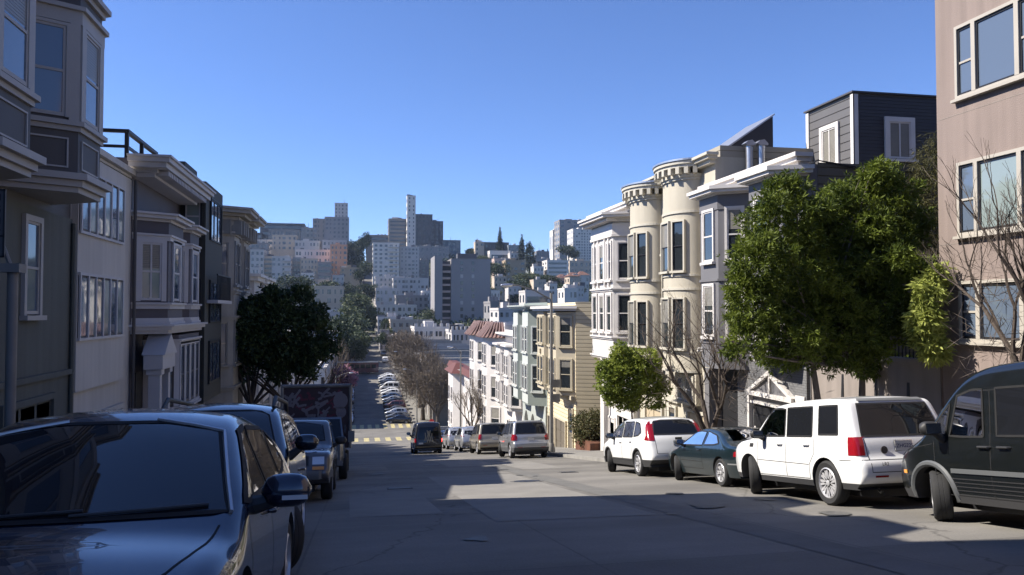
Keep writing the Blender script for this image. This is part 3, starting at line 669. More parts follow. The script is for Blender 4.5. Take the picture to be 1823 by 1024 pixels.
# ---- yellow house
h = H(1, 46.0, 53.2, 'pale yellow house with blank lapped siding side wall and two bays', 'house'); g = h.root
h.body(.35, 'yellow', 13, par=.22)
MB().prism([(13.02, 45.98), (26, 45.98), (26, 40.45)], -11, .52).build('sunward_wedge', 'yellow', g)   # wedge added to turn the flank towards the sun and brighten it
MB().prism([(12.98, 46.0), (26.05, 46.0), (26.05, 40.38)], .521, .60).build('wedge_coping', 'yellow_trim', g)
fpA = [(46.1, 0), (46.9, 1.0), (48.9, 1.0), (49.5, 0)]; fpB = [(49.8, 0), (50.3, .95), (52.2, .95), (52.9, 0)]
for fp in (fpA, fpB):
    h.prism('bay', fp, -5.1, .0, 'yellow_bay')
    for z in (-1.95, -4.55):
        h.edge(fp[0], fp[1], .5, .72, z-.15, 1.75, trim='yellow_trim', sash='yellow_trim', casing=.1, pane='glass', blind=.25 if fp is fpA else None)
        for f_ in (.28, .72): h.edge(fp[1], fp[2], f_, .62, z-.15, 1.75, trim='yellow_trim', sash='yellow_trim', casing=.1)
        h.edge(fp[2], fp[3], .5, .6, z-.15, 1.75, trim='yellow_trim', sash='yellow_trim', casing=.1)
    cornice(h, 'band', fp, -.15, 'yellow_trim', [(.05, .12)])
    m = MB(); u = (fp[1][0]+fp[2][0])/2; h.boxm(m, u-.15, u+.15, 1.0 if fp is fpA else .95, 1.06, -2.75, -2.45); m.build('plaster_ornament', 'yellow_trim', g)
cornice(h, 'cornice', [(46.0, 0), (46.6, 1.1), (52.6, 1.1), (53.2, 0)], .05, 'white', [(.1, .14), (.24, .16)])
h.box('soffit', 46.05, 53.15, 0.0, .3, -5.35, -5.1, 'yellow_bay')
garage(h, 48.2, 50.6, -9.9, -7.0, 'tanwood', 'yellow_bay', (4, 2)); door(h, 47.0, -8.6, .9, 2.6, 'tanwood', 'yellow_bay'); garage(h, 51.0, 52.7, -10, -7.1, 'tanwood', 'yellow_bay', (4, 2))
# ---- green house
h = H(1, 53.25, 61.0, 'sage green house with mint trim and two tall square bays', 'house'); g = h.root
h.body(.3, 'green', 13, par=.35)
fpA = [(53.5, 0), (54.4, 1.1), (56.4, 1.1), (57.0, 0)]; fpB = [(57.5, 0), (58.2, 1.05), (60.0, 1.05), (60.7, 0)]
for fp in (fpA, fpB):
    h.prism('bay', fp, -6.6, .1, 'green')
    h.edge(fp[1], fp[2], .5, .01, -6.5, .01, sill=False) if 0 else None
    m = MB(); h.boxm(m, fp[1][0]+.03, fp[2][0]-.03, fp[1][1], fp[1][1]+.03, -6.5, -.1); m.build('facing', 'mint', g)  # paler sheet puts the sunlight on the bay front into its colour
    for z in (-2.9, -5.6):
        h.edge(fp[0], fp[1], .5, .75, z, 1.8, trim='mint', sash='mint', casing=.1)
        for f_ in (.27, .73): h.win(fp[1][0]+(fp[2][0]-fp[1][0])*f_, z, .6, 1.8, o=fp[1][1]+.03, trim='mint', sash='white', casing=.1)
cornice(h, 'cornice', [(53.3, 0), (54.1, 1.15), (60.3, 1.15), (60.95, 0)], .15, 'mintpale', [(.08, .12), (.25, .1), (.34, .1)])
h.box('ground_floor', 53.3, 60.95, 0, .12, -12, -6.6, 'mintpale')
for u in (54.6, 57.3, 59.6):
    m = MB(); pts = [h.P(u-.6+1.2*k/12*1.0, .121, (-8.2+.6*math.sin(math.pi*k/12))) for k in range(13)]+[h.P(u+.6, .121, -11), h.P(u-.6, .121, -11)]; m.extrude(pts, (-.03, 0, 0)); m.build('entry_arch', 'olive', g)
# ---- white house beyond, brown-white bay
h = H(1, 61.0, 69.2, 'white house with bracketed cornice and single square bay beyond the green one', 'house'); g = h.root
h.body(-1.9, 'white', 12, par=.3)
fpA = [(61.5, 0), (62.3, 1.0), (64.3, 1.0), (65, 0)]; fpB = [(65.5, 0), (66.2, 1.0), (68.2, 1.0), (68.9, 0)]
for fp in (fpA, fpB):
    h.prism('bay', fp, -8.0, -3.0, 'offwhite'); cornice(h, 'cornice', fp, -3.0, 'white', [(.15, .15), (.3, .15)])
    for z in (-5.2, -7.6):
        h.edge(fp[0], fp[1], .5, .75, z, 1.6, casing=.12, head=.1)
        for f_ in (.27, .73): h.edge(fp[1], fp[2], f_, .6, z, 1.6, casing=.12)
cornice(h, 'cornice', [(61.1, 0), (61.1, .5), (69.1, .5), (69.1, 0)], -2.1, 'white', [(.15, .15), (.35, .15)])
for u in (62.4, 65.3, 67.6): h.win(u, -11.4, .8, 2.0, casing=.14)
m = MB(); h.boxm(m, 63.2, 64.4, 0, .1, -12.8, -9.2); m.build('garage_door', 'offwhite', g)
# ---- red tile house
h = H(1, 69.3, 84.5, 'tall white house with red tiled mansard eaves over twin bays', 'house'); g = h.root
h.body(-1.4, 'white', 12, par=.4)
h.box('side_wall', 69.28, 69.3, -12, -.1, -6, -1.2, 'lsgrey')
for (a, b_) in ((69.6, 75.8), (77.6, 84.0)):
    fp = [(a, 0), (a+1.6, 1.3), (b_-1.6, 1.3), (b_, 0)]
    h.prism('bay', fp, -11.2, -2.3, 'white')
    o1 = offset_poly(fp, .55); o2 = offset_poly(fp, -.35)
    m = MB(); m.prism(h.poly(o1), -2.35, -1.0, h.poly([(u, min(o, .75)) for u, o in o2])); m.build('tiled_eave', 'redtile', g)
    m = MB()
    for k in range(1, 5):
        pass
    for (p0, p1, q0, q1) in ((o1[0], o1[1], o2[0], o2[1]), (o1[1], o1[2], o2[1], o2[2]), (o1[2], o1[3], o2[2], o2[3])):
        for k in range(6):
            f_ = (k+.5)/6
            A = h.P(p0[0]+(p1[0]-p0[0])*f_, p0[1]+(p1[1]-p0[1])*f_, -2.33); B = h.P(q0[0]+(q1[0]-q0[0])*f_, min(.75, q0[1]+(q1[1]-q0[1])*f_), -.98); m.tube([A, B], .09, 6)
    m.build('tile_rib', 'redtile2', g)
    for z in (-4.9, -7.8, -10.6):
        h.edge(fp[0], fp[1], .5, 1.0, z, 1.9, casing=.1, blind=.5)
        for f_ in (.3, .7): h.edge(fp[1], fp[2], f_, .9, z, 1.9, casing=.1)
for u in (71, 73.5, 79, 82): 
    m = MB(); pts = [h.P(u-.5+1.0*k/10, .02, (-12.6+.5*math.sin(math.pi*k/10))) for k in range(11)]+[h.P(u+.5, .02, -16), h.P(u-.5, .02, -16)]; m.extrude(pts, (-.03, 0, 0)); m.build('entry_arch', 'olive', g)
# ---- low gabled white house at the corner
h = H(1, 84.8, 112, 'low white corner house with small red tiled gables', 'house'); g = h.root
h.body(-7.4, 'white', 12, par=.3)
fp = [(97, 0), (98, 1.2), (103, 1.2), (104, 0)]
h.prism('bay', fp, -15, -7.2, 'white')
MB().prism(h.poly([(84.9, .4), (112, .4), (112, -.2), (84.9, -.2)]), -7.6, -6.9, h.poly([(85.5, .1), (111.5, .1), (111.5, -.9), (85.5, -.9)])).build('tiled_eave', 'redtile', g)
MB().prism(h.poly([(96.5, 1.6), (104.5, 1.6), (104.5, 0), (96.5, 0)]), -7.62, -6.5, h.poly([(99.5, .6), (101.5, .6), (101.5, 0), (99.5, 0)])).build('tiled_gable', 'redtile', g)
for u in (87.5, 90.5, 94, 107, 110): 
    for z in (-11.3, -14.4): h.win(u, z, 1.0, 1.7, casing=.1)
for f_ in (.25, .75): h.edge(fp[1], fp[2], f_, 1.1, -11.3, 1.8, casing=.1); h.edge(fp[1], fp[2], f_, 1.1, -14.2, 1.6, casing=.1)
# ---- redwood fence and gate between the white and the yellow house
h = H(1, 40.4, 45.9, 'reddish wooden board fence below the bush beside the yellow house', 'fence', 'wooden_fence', xf=13.3); g = h.root
m = MB()
for k in range(27):
    u = 40.5+k*.2; h.boxm(m, u, u+.18, 0, .03+.01*(k % 2), -8.7-.0*k, -6.0-.14*(u-40.5)/1)
m.build('board_panel', 'redwood', g)
m = MB()
for u in (40.5, 43.1, 45.8): h.boxm(m, u-.06, u+.06, -.1, -.001, -8.8, -5.9-.14*(u-40.5))
m.build('post', 'redwood', g)
h.box('planter', 40.4, 43.3, .1, 1.1, -8.5, -7.0, 'redwood')
# ================================================================== LEFT SIDE (shaded)
# ---- nearest grey house with angled bays overhead
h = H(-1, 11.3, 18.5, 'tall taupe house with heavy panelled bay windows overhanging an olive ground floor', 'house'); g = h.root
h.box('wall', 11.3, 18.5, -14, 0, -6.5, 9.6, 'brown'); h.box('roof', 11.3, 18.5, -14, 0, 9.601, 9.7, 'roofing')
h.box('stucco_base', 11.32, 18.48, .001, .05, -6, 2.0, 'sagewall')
def panel_bay(h, fp, levels, ztop, wt='brown', tr='brown_lt'):
    """levels: z of each window sill; panels below each"""
    z0 = levels[0]-1.0
    m = MB(); m.prism(h.poly(fp), z0, ztop); bay = m.build('bay', wt, h.root)
    cornice(h, 'moulding', fp, z0-.32, tr, [(.02, .1), (.10, .12), (.2, .12)])
    inner = [(u, o) for u, o in fp]
    for zl in levels:
        cornice(h, 'moulding', fp, zl-.20, tr, [(.05, .09), (.12, .09)])
        cornice(h, 'moulding', fp, zl+1.78, tr, [(.05, .25), (.12, .08)])
        cornice(h, 'moulding', fp, zl+2.35, tr, [(.06, .1), (.15, .1)])
        for i in range(len(fp)-1):
            a, b_ = Vector(fp[i]), Vector(fp[i+1]); L = (b_-a).length
            # recessed panel outlines
            pa = h.P(a.x, a.y, 0); pb = h.P(b_.x, b_.y, 0); hv = (pb-pa).normalized(); n = Vector((hv.y, -hv.x, 0)); 
            if n.dot(Vector((-h.s, 0, 0))) < 0: n = -n
            if abs(n.x) < 1e-3: n = Vector((0, -1, 0)) if i == 0 else Vector((0, 1, 0))
            m = MB(); e = .16; zb, zt = zl-.88, zl-.33
            for (u0, u1, z_0, z_1) in ((e, L-e, zb, zb+.03), (e, L-e, zt-.03, zt), (e, e+.03, zb+.03, zt-.03), (L-e-.03, L-e, zb+.03, zt-.03)): m.obox(pa, hv, n, u0, u1, .0, .025, z_0, z_1)
            m.build('panel_moulding', tr, h.root)
            w = L-.46
            # corner pilasters and sash
            MB().obox(pa, hv, n, .0, .17, -.02, .05, zl-.02, zl+1.78).build('pilaster', tr, h.root); MB().obox(pa, hv, n, L-.17, L, -.02, .05, zl-.02, zl+1.78).build('pilaster', tr, h.root)
            if w > .3: h.edge(fp[i], fp[i+1], .5, w, zl+.05, 1.66, trim=tr, sash=tr, casing=.06, dep=.05, sill=False, pane='shade_blue', blind=(.45 if i == 1 else None), ref=h.P((fp[0][0]+fp[-1][0])/2, -3, 0))
fpn = [(12.0, 0), (12.0, .62), (12.55, 1.15), (14.2, 1.15), (14.9, .55), (14.9, 0)]
fpn = [(11.5, 0), (12.15, 1.05), (13.5, 1.05), (14.1, 0)]
fpf = [(15.0, 0), (15.65, 1.05), (16.9, 1.05), (17.5, 0)]
panel_bay(h, fpn, [3.42, 6.72], 9.1); panel_bay(h, fpf, [3.5, 6.8], 9.1)
h.win(16.3, -.05, .62, 1.75, o=.05, trim='brown_lt', sash='brown_lt', casing=.11, pane='shade_blue')
h.win(12.2, -.05, .62, 1.75, o=.05, trim='brown_lt', sash='brown_lt', casing=.11, pane='shade_blue')
h.box('ledge', 11.3, 18.5, .05, .13, -1.33, -1.22, 'sagewall')
garage(h, 15.2, 17.4, -4.4, -1.75, 'tanwood', 'sagewall', (3, 3)); garage(h, 11.7, 13.9, -3.9, -1.6, 'tanwood', 'sagewall', (3, 3))
MB().tube([h.P(18.42, .1, -4.3), h.P(18.42, .1, 1.9)], .05, 8).build('downpipe', 'sagewall', g)
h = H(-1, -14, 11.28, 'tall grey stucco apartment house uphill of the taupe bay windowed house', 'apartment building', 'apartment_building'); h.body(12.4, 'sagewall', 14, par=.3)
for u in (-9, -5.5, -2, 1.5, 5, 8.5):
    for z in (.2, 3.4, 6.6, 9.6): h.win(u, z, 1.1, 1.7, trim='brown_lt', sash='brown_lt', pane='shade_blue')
for u in (-8, -2, 4): garage(h, u, u+2.4, gz(u+2)-.3, gz(u)+2.1, 'tanwood', 'brown_lt', (4, 2))
# ---- white rendered house with ribbon windows
h = H(-1, 18.52, 23.15, 'plain white rendered house with ribbons of tall curtained windows', 'house'); g = h.root
h.body(3.62, 'lsgrey', 12, par=.1)
h.box('front_slab', 18.55, 22.1, .001, .14, -1.75, 3.5, 'lsgrey')
h.box('roof_edge', 18.55, 23.15, -.2, .12, 3.73, 3.88, 'lsgrey')
for (z0, ht) in ((-.58, 1.38), (1.78, 1.34)):
    m = MB(); hv = Vector((0,1,0)); n = Vector((1,0,0)); p = h.P(18.62, .14, z0)
    m.obox(p, hv, n, 0, 3.2, 0, .02, 0, ht); rib = m.build('window', 'brown', g)
    for k in range(6):
        MB().obox(p, hv, n, .05+k*.53, .05+k*.53+.46, .02, .035, .05, ht-.05).build('pane', 'glass_pale' if k % 2 else 'shade_blue', rib)
    m = MB(); 
    for k in range(7): m.obox(p, hv, n, -.02+k*.53, .05+k*.53, .02, .06, 0, ht)
    m.obox(p, hv, n, -.04, 3.2, .0, .06, -.06, 0); m.obox(p, hv, n, -.04, 3.2, .0, .06, ht, ht+.06)
    m.build('mullion', 'mauve_trim', rib)
h.box('door', 18.8, 19.7, -.02, .05, -4.6, -2.3, 'tanwood'); garage(h, 20.2, 22.2, -4.9, -2.5, 'lsgrey', 'lsgrey', (1, 1))
MB().tube([h.P(23.1, .12, -4.8), h.P(23.1, .12, 3.6)], .045, 8).build('downpipe', 'brown', g)
# roof deck rail
t = thing('deck_railing', (-6.4, 25, 4.35), 'dark timber roof deck railing above the mauve victorian house', 'railing')
for y in (23.75, 25.3, 26.9): MB().box(-6.45, -6.35, y-.05, y+.05, 4.3, 5.05).build('post', 'darkmetal', t)
for x in (-8.2, -10.0): MB().box(x-.05, x+.05, 23.70, 23.80, 4.3, 5.05).build('post', 'darkmetal', t)
m = MB(); m.box(-6.47, -6.33, 23.68, 27.0, 5.051, 5.14); m.box(-10.1, -6.47, 23.68, 23.82, 5.051, 5.14); m.box(-6.43, -6.37, 23.72, 27.0, 4.62, 4.70); m.box(-10.1, -6.43, 23.72, 23.78, 4.62, 4.70)
m.build('rail', 'darkmetal', t)
# ---- lilac grey victorian
h = H(-1, 23.2, 29.0, 'mauve grey victorian house with white moulded bays and pedimented entrance', 'house'); g = h.root
h.body(4.25, 'mauve', 12, par=0)
T = 'mauve_trim'
cornice(h, 'cornice', [(23.2, 0), (23.2, .55), (29.0, .55), (29.0, 0)], 3.72, T, [(.04, .12), (.12, .1), (.42, .14), (.52, .12), (.58, .06)])
m = MB()
for k in range(27): h.boxm(m, 23.3+k*.21, 23.3+k*.21+.1, .5, .92, 3.79, 3.92)
m.build('dentil', T, g)
fpA = [(23.35, 0), (23.95, .8), (25.85, .8), (26.3, 0)]; fpB = [(26.3, 0), (26.9, .8), (28.3, .8), (28.85, 0)]
for fp in (fpA, fpB):
    h.prism('bay', fp, -.35, 2.75, 'mauve')
    cornice(h, 'cornice', fp, 2.55, T, [(.06, .08), (.22, .10), (.3, .06)])
    cornice(h, 'moulding', fp, 2.02, T, [(.05, .12), (.09, .06)]); cornice(h, 'moulding', fp, .08, T, [(.06, .12), (.12, .06)])
    cornice(h, 'moulding', fp, -.4, T, [(.08, .12), (.04, .1)])
    for i in range(3):
        a, b_ = fp[i], fp[i+1]; L = (Vector(b_)-Vector(a)).length
        h.edge(a, b_, .5, min(.8, L-.42), .32, 1.62, trim=T, sash=T, casing=.14, dep=.05, sill=False, pane='glass_pale' if i == 0 and fp is fpA else 'shade_blue', blind=.45 if i != 1 else None, mull=1 if i == 0 else 0)
cornice(h, 'belt_course', [(23.22, 0), (23.75, .85), (28.6, .85), (28.95, 0)], -.62, T, [(.02, .1), (.12, .1), (.2, .06)])
# lower bay
fpL = [(24.55, 0), (25.15, .85), (28.2, .85), (28.8, 0)]
h.prism('bay', fpL, -3.35, -.7, 'mauve'); cornice(h, 'moulding', fpL, -.98, T, [(.05, .1), (.1, .06)]); cornice(h, 'moulding', fpL, -3.0, T, [(.1, .08), (.05, .08)]); cornice(h, 'moulding', fpL, -3.75, T, [(.05, .12), (.12, .12), (.16, .14)])
h.edge(fpL[0], fpL[1], .5, .75, -2.8, 1.78, trim=T, sash='brown', casing=.15, dep=.05, pane='shade_blue', sill=False)
for f_ in (.14, .38, .62, .86): h.edge(fpL[1], fpL[2], f_, .5, -2.8, 1.78, trim=T, sash='brown', casing=.1, dep=.05, pane='shade_blue', sill=False)
# entrance portico
for u in (23.35, 24.35):
    h.box('column', u, u+.24, .45, .75, -4.0, -1.75, T); h.box('capital', u-.05, u+.29, .40, .80, -1.749, -1.6, T); h.box('plinth', u-.05, u+.29, .40, .80, -5.2, -4.0, T)
h.box('entablature', 23.22, 24.72, .35, .85, -1.599, -1.2, T)
MB().extrude([h.P(23.2, .9, -1.199), h.P(23.95, .9, -.62), h.P(24.75, .9, -1.199)], (-.6, 0, 0)).build('pediment', T, g)
h.box('door', 23.65, 24.3, -.02, .05, -4.4, -1.7, 'darkdoor')
garage(h, 25.4, 27.4, -5.6, -3.95, 'tanwood', T, (3, 3), dep=.2)
# ---- olive box house
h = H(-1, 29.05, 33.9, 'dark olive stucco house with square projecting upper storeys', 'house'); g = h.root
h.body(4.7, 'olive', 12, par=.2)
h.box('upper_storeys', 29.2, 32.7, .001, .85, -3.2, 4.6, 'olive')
h.box('roof_house', 30.4, 32.6, -2.4, -.1, 4.75, 5.5, 'olive')
for z in (2.6, -.4, -2.6):
    h.win(31.1, z, 2.2, 1.5, o=.85, trim='black', sash='black', pane='shade_blue', casing=.05, sill=False, mull=2, rail=False)
    window(g, h.P(29.2, .18, z) , Vector((1,0,0)), Vector((0,-1,0)), .5, 1.5, trim='black', sash='mauve_trim', pane='glass_pale', casing=.05, sill=False)
h.box('balcony_slab', 29.5, 32.6, .86, 1.25, .3, .42, T)
m = MB()
for k in range(12): h.boxm(m, 29.55+k*.26, 29.58+k*.26, 1.2, 1.23, .42, 1.3)
h.boxm(m, 29.5, 32.6, 1.19, 1.24, 1.3, 1.35); m.build('balcony_rail', 'black', g)
garage(h, 29.9, 32.3, -6.2, -4.0, 'tanwood', 'olive', (3, 2))
# ---- white victorian with heavy cornice
h = H(-1, 34.0, 41.0, 'off white victorian house with a deep bracketed cornice over two slender bays', 'house'); g = h.root
h.body(4.3, 'brown_lt', 12, par=0)
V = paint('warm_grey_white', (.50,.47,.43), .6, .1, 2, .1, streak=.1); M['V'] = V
fpA = [(34.2, 0), (34.8, 1.0), (36.3, 1.0), (36.9, 0)]; fpB = [(37.2, 0), (37.8, 1.0), (39.3, 1.0), (39.9, 0)]
for fp in (fpA, fpB):
    h.prism('bay', fp, -4.6, 4.0, 'V')
    for z in (-4.6, -3.3, -.35, .75, 3.2): cornice(h, 'moulding', fp, z, 'V', [(.08, .1), (.14, .08)])
    cornice(h, 'cornice', fp, 3.65, 'V', [(.1, .2), (.2, .15), (.45, .12), (.7, .14), (.78, .1)])
    for z in (1.15, -2.2): 
        for i in range(3):
            L = (Vector(fp[i+1])-Vector(fp[i])).length; fr = (.5,) if i != 1 else (.27, .73)
            for f_ in fr: h.edge(fp[i], fp[i+1], f_, .6, z, 1.75, trim='V', sash='V', pane='shade_blue', casing=.1)
    for i in range(3):
        for f_ in (.1, .5, .9):
            u = fp[i][0]+(fp[i+1][0]-fp[i][0])*f_; o = fp[i][1]+(fp[i+1][1]-fp[i][1])*f_; h.box('bracket', u-.07, u+.07, o, o+.4, 3.25, 3.85, 'V')
for u in (35.8, 39): garage(h, u-1.1, u+1.1, -8.0, -5.6, 'offwhite', 'V', (4, 3))
# ---- further left houses, mostly behind the dark tree
spec = [(41.1, 51, 1.9, 'brown_lt', 'beige flat fronted house partly hidden behind the dark street tree'),
        (51.1, 60, .3, 'V', 'pale bay fronted house just beyond the dark street tree'),
        (60.1, 70, -1.6, 'mauve_trim', 'lilac grey row house down the left pavement past the dark tree'),
        (70.1, 80, -3.2, 'offwhite', 'white row house down the left pavement behind the box truck'),
        (80.1, 92, -5.4, 'brown_lt', 'tan row house far down the left pavement behind the box truck'),
        (92.1, 101, -7.5, 'lsgrey', 'pale grey low row house next to the corner on the shaded side')]
for (a, b_, zt, mt, lab) in spec:
    h = H(-1, a, b_, lab, 'house'); h.body(zt, mt, 12, par=.25)
    w = b_-a; fp = [(a+.6, 0), (a+1.2, .9), (a+w*.42, .9), (a+w*.42+.6, 0)]; fp2 = [(a+w*.5, 0), (a+w*.5+.6, .9), (b_-1.2, .9), (b_-.6, 0)]
    zb = gz((a+b_)/2)+3.2
    for f in (fp, fp2):
        h.prism('bay', f, zb, zt-.3, mt); cornice(h, 'cornice', f, zt-.3, 'offwhite', [(.2, .2), (.35, .15)])
        z = zb+.7
        while z < zt-2:
            h.edge(f[0], f[1], .5, .6, z, 1.6, casing=.1, pane='shade_blue'); h.edge(f[1], f[2], .5, .8, z, 1.6, casing=.1, pane='shade_blue'); z += 2.8
# ---- cornerwise street sign and thick pole at the very left edge

M['tanrow'] = paint('tan_row_paint', (.30, .27, .24), .7, .1)
# ---- row houses of the valley block and the lower far slope, both sides
spec = []
names_l = ['first', 'second', 'third', 'fourth', 'fifth', 'sixth', 'seventh', 'eighth']
for i in range(8):
    a = 136+i*9.7; spec.append((-1, a, a+9.6, -9.4+.15*i+(i % 3)*.9, ('offwhite', 'brown_lt', 'V', 'lsgrey')[i % 4], '%s house past the crossing on the shaded valley side' % names_l[i]))
for i in range(8):
    a = 137+i*9.7; spec.append((1, a, a+9.6, -10.2+.2*i+(i % 2)*.9, ('tanrow', 'brown_lt', 'tanrow', 'V')[i % 4], '%s house past the crossing behind the large leafless trees' % names_l[i]))
for i in range(8):
    a = 228+i*13.2; spec.append((-1, a, a+13, gz(a)+9+(i % 3), ('V', 'brown_lt', 'lsgrey', 'offwhite')[i % 4], '%s house up the far slope on its left side' % names_l[i]))
for (s_, a, b_, zt, mt, lab) in spec:
    h = H(s_, a, b_, lab, 'house', group='row houses beyond the crossing'); h.body(zt, mt, 14, par=.5); w = b_-a
    for (p, q) in ((a+.6, a+w*.46), (a+w*.54, b_-.6)):
        fp = [(p, 0), (p+.9, .9), (q-.9, .9), (q, 0)]; zb = gz((a+b_)/2)+3.2
        h.prism('bay', fp, zb, zt-.4, mt); cornice(h, 'cornice', fp, zt-.4, 'offwhite', [(.25, .4)])
        z = zb+.7
        while z < zt-2: h.edge(fp[0], fp[1], .5, .8, z, 1.6, casing=.1, rail=False); h.edge(fp[1], fp[2], .5, 1.2, z, 1.6, casing=.1, rail=False); z += 2.9
    garage(h, a+w*.2, a+w*.45, gz(b_)-.5, gz((a+b_)/2)+2.2, 'tanwood', mt, (2, 2))
# ================================================================== VEHICLES
M['tyre'] = plain('tyre_rubber', (.016, .016, .017), .8); M['rimmetal'] = plain('alloy', (.50, .50, .52), .3, .35); M['steelrim'] = plain('dull_rim', (.20, .20, .21), .4, .7)
M['mirrorglass'] = plain('mirror_glass', (.12, .13, .14), .1, .8); M['chrome'] = plain('chrome', (.75, .75, .77), .08, 1.0); M['plastic'] = plain('black_plastic', (.022, .022, .024), .55); M['greyplastic'] = plain('grey_plastic', (.16, .165, .17), .55)
M['redlamp'] = plain('red_lamp', (.24, .006, .012), .12, coat=.6); M['lamp'] = plain('clear_lamp', (.6, .62, .65), .1, .3, coat=1); M['amber'] = plain('amber_lamp', (.75, .28, .02), .2, coat=.8)
M['tint'] = glassmat('tinted_car_glass', (.010, .011, .014), .02, .05); M['tint'].node_tree.nodes['Principled BSDF'].inputs['Coat Weight'].default_value = 0; M['tint'].node_tree.nodes['Principled BSDF'].inputs['IOR'].default_value = 1.45; M['cg'] = clearglass('car_glass', (.42, .48, .48)); M['cgd'] = clearglass('privacy_glass', (.07, .08, .09))
M['interior'] = plain('car_interior', (.045, .043, .042), .8); M['interior_tan'] = plain('pale_interior', (.16, .15, .13), .8)
M['rubber'] = plain('rubber_seal', (.008, .008, .009), .85); M['seam'] = plain('shut_line', (.006, .006, .007), .7); M['plate'] = plain('number_plate', (.62, .62, .60), .4); M['platetext'] = plain('plate_lettering', (.02, .03, .12), .5)
M['silverpaint'] = carpaint('silver_paint', (.42, .43, .45), .6); M['whitepaint'] = carpaint('white_paint', (.72, .725, .73), 0, .3)
M['tealpaint'] = carpaint('dark_teal_paint', (.006, .017, .022), .25); M['vanpaint'] = carpaint('dark_green_grey_paint', (.005, .0065, .0065), .1)
M['navypaint'] = carpaint('dark_blue_paint', (.009, .017, .040), .35, .25); M['navy2'] = carpaint('navy_paint', (.007, .010, .020), .3, .25)
M['tanpaint'] = carpaint('beige_paint', (.30, .275, .22), .4); M['jeeppaint'] = carpaint('grey_brown_paint', (.085, .075, .072), .3, .4)
M['blackpaint'] = carpaint('black_paint', (.012, .012, .014), .2); M['redpaint'] = carpaint('red_paint', (.25, .02, .02), .2); M['greypaint'] = carpaint('grey_paint_car', (.13, .135, .145), .5)
M['bluepaint'] = carpaint('blue_paint', (.03, .07, .16), .4); M['goldpaint'] = carpaint('gold_paint', (.28, .24, .17), .5)
def twotone(base, name, zc, wheels, rf, dark=(.03, .03, .032)):
    """the paint with unpainted plastic below height zc and round the wheel arches"""
    m = M[base].copy(); m.name = name; nt = m.node_tree; b = nt.nodes['Principled BSDF']
    tc = N(nt, 'ShaderNodeTexCoord'); sx = N(nt, 'ShaderNodeSeparateXYZ'); nt.links.new(tc.outputs['Object'], sx.inputs[0])
    def math_(op, a, c=None):
        n = N(nt, 'ShaderNodeMath', operation=op)
        for i, v in enumerate((a, c)):
            if v is None: continue
            if isinstance(v, (int, float)): n.inputs[i].default_value = v
            else: nt.links.new(v, n.inputs[i])
        return n.outputs[0]
    mask = math_('LESS_THAN', sx.outputs[2], zc)
    for (wx, wz) in wheels:
        dx = math_('SUBTRACT', sx.outputs[0], wx); dz = math_('SUBTRACT', sx.outputs[2], wz)
        d = math_('SQRT', math_('ADD', math_('MULTIPLY', dx, dx), math_('MULTIPLY', dz, dz)))
        mask = math_('MAXIMUM', mask, math_('LESS_THAN', d, rf))
    src = b.inputs['Base Color'].links[0].from_socket
    mx = N(nt, 'ShaderNodeMix', data_type='RGBA'); nt.links.new(mask, mx.inputs['Factor']); nt.links.new(src, mx.inputs[6]); mx.inputs[7].default_value = c4(dark)
    nt.links.new(mx.outputs[2], b.inputs['Base Color'])
    cw = math_('SUBTRACT', 1.0, mask); nt.links.new(cw, b.inputs['Coat Weight'])
    rr = math_('ADD', math_('MULTIPLY', mask, .3), .3); nt.links.new(rr, b.inputs['Roughness'])
    me = math_('MULTIPLY', cw, b.inputs['Metallic'].default_value); nt.links.new(me, b.inputs['Metallic'])
    M[name] = m; return name
def resample(pts, step):
    P_ = [Vector(p) for p in pts]
    for _ in range(2):   # soften the corners
        q = [P_[0]]
        for a, b_ in zip(P_[:-1], P_[1:]): q += [a.lerp(b_, .22), a.lerp(b_, .78)]
        q.append(P_[-1]); P_ = q
    d = [0]
    for a, b_ in zip(P_[:-1], P_[1:]): d.append(d[-1]+(b_-a).length)
    n = max(8, int(d[-1]/step)); s = np.linspace(0, d[-1], n)
    return [Vector((float(np.interp(v, d, [p.x for p in P_])), float(np.interp(v, d, [p.y for p in P_])))) for v in s]
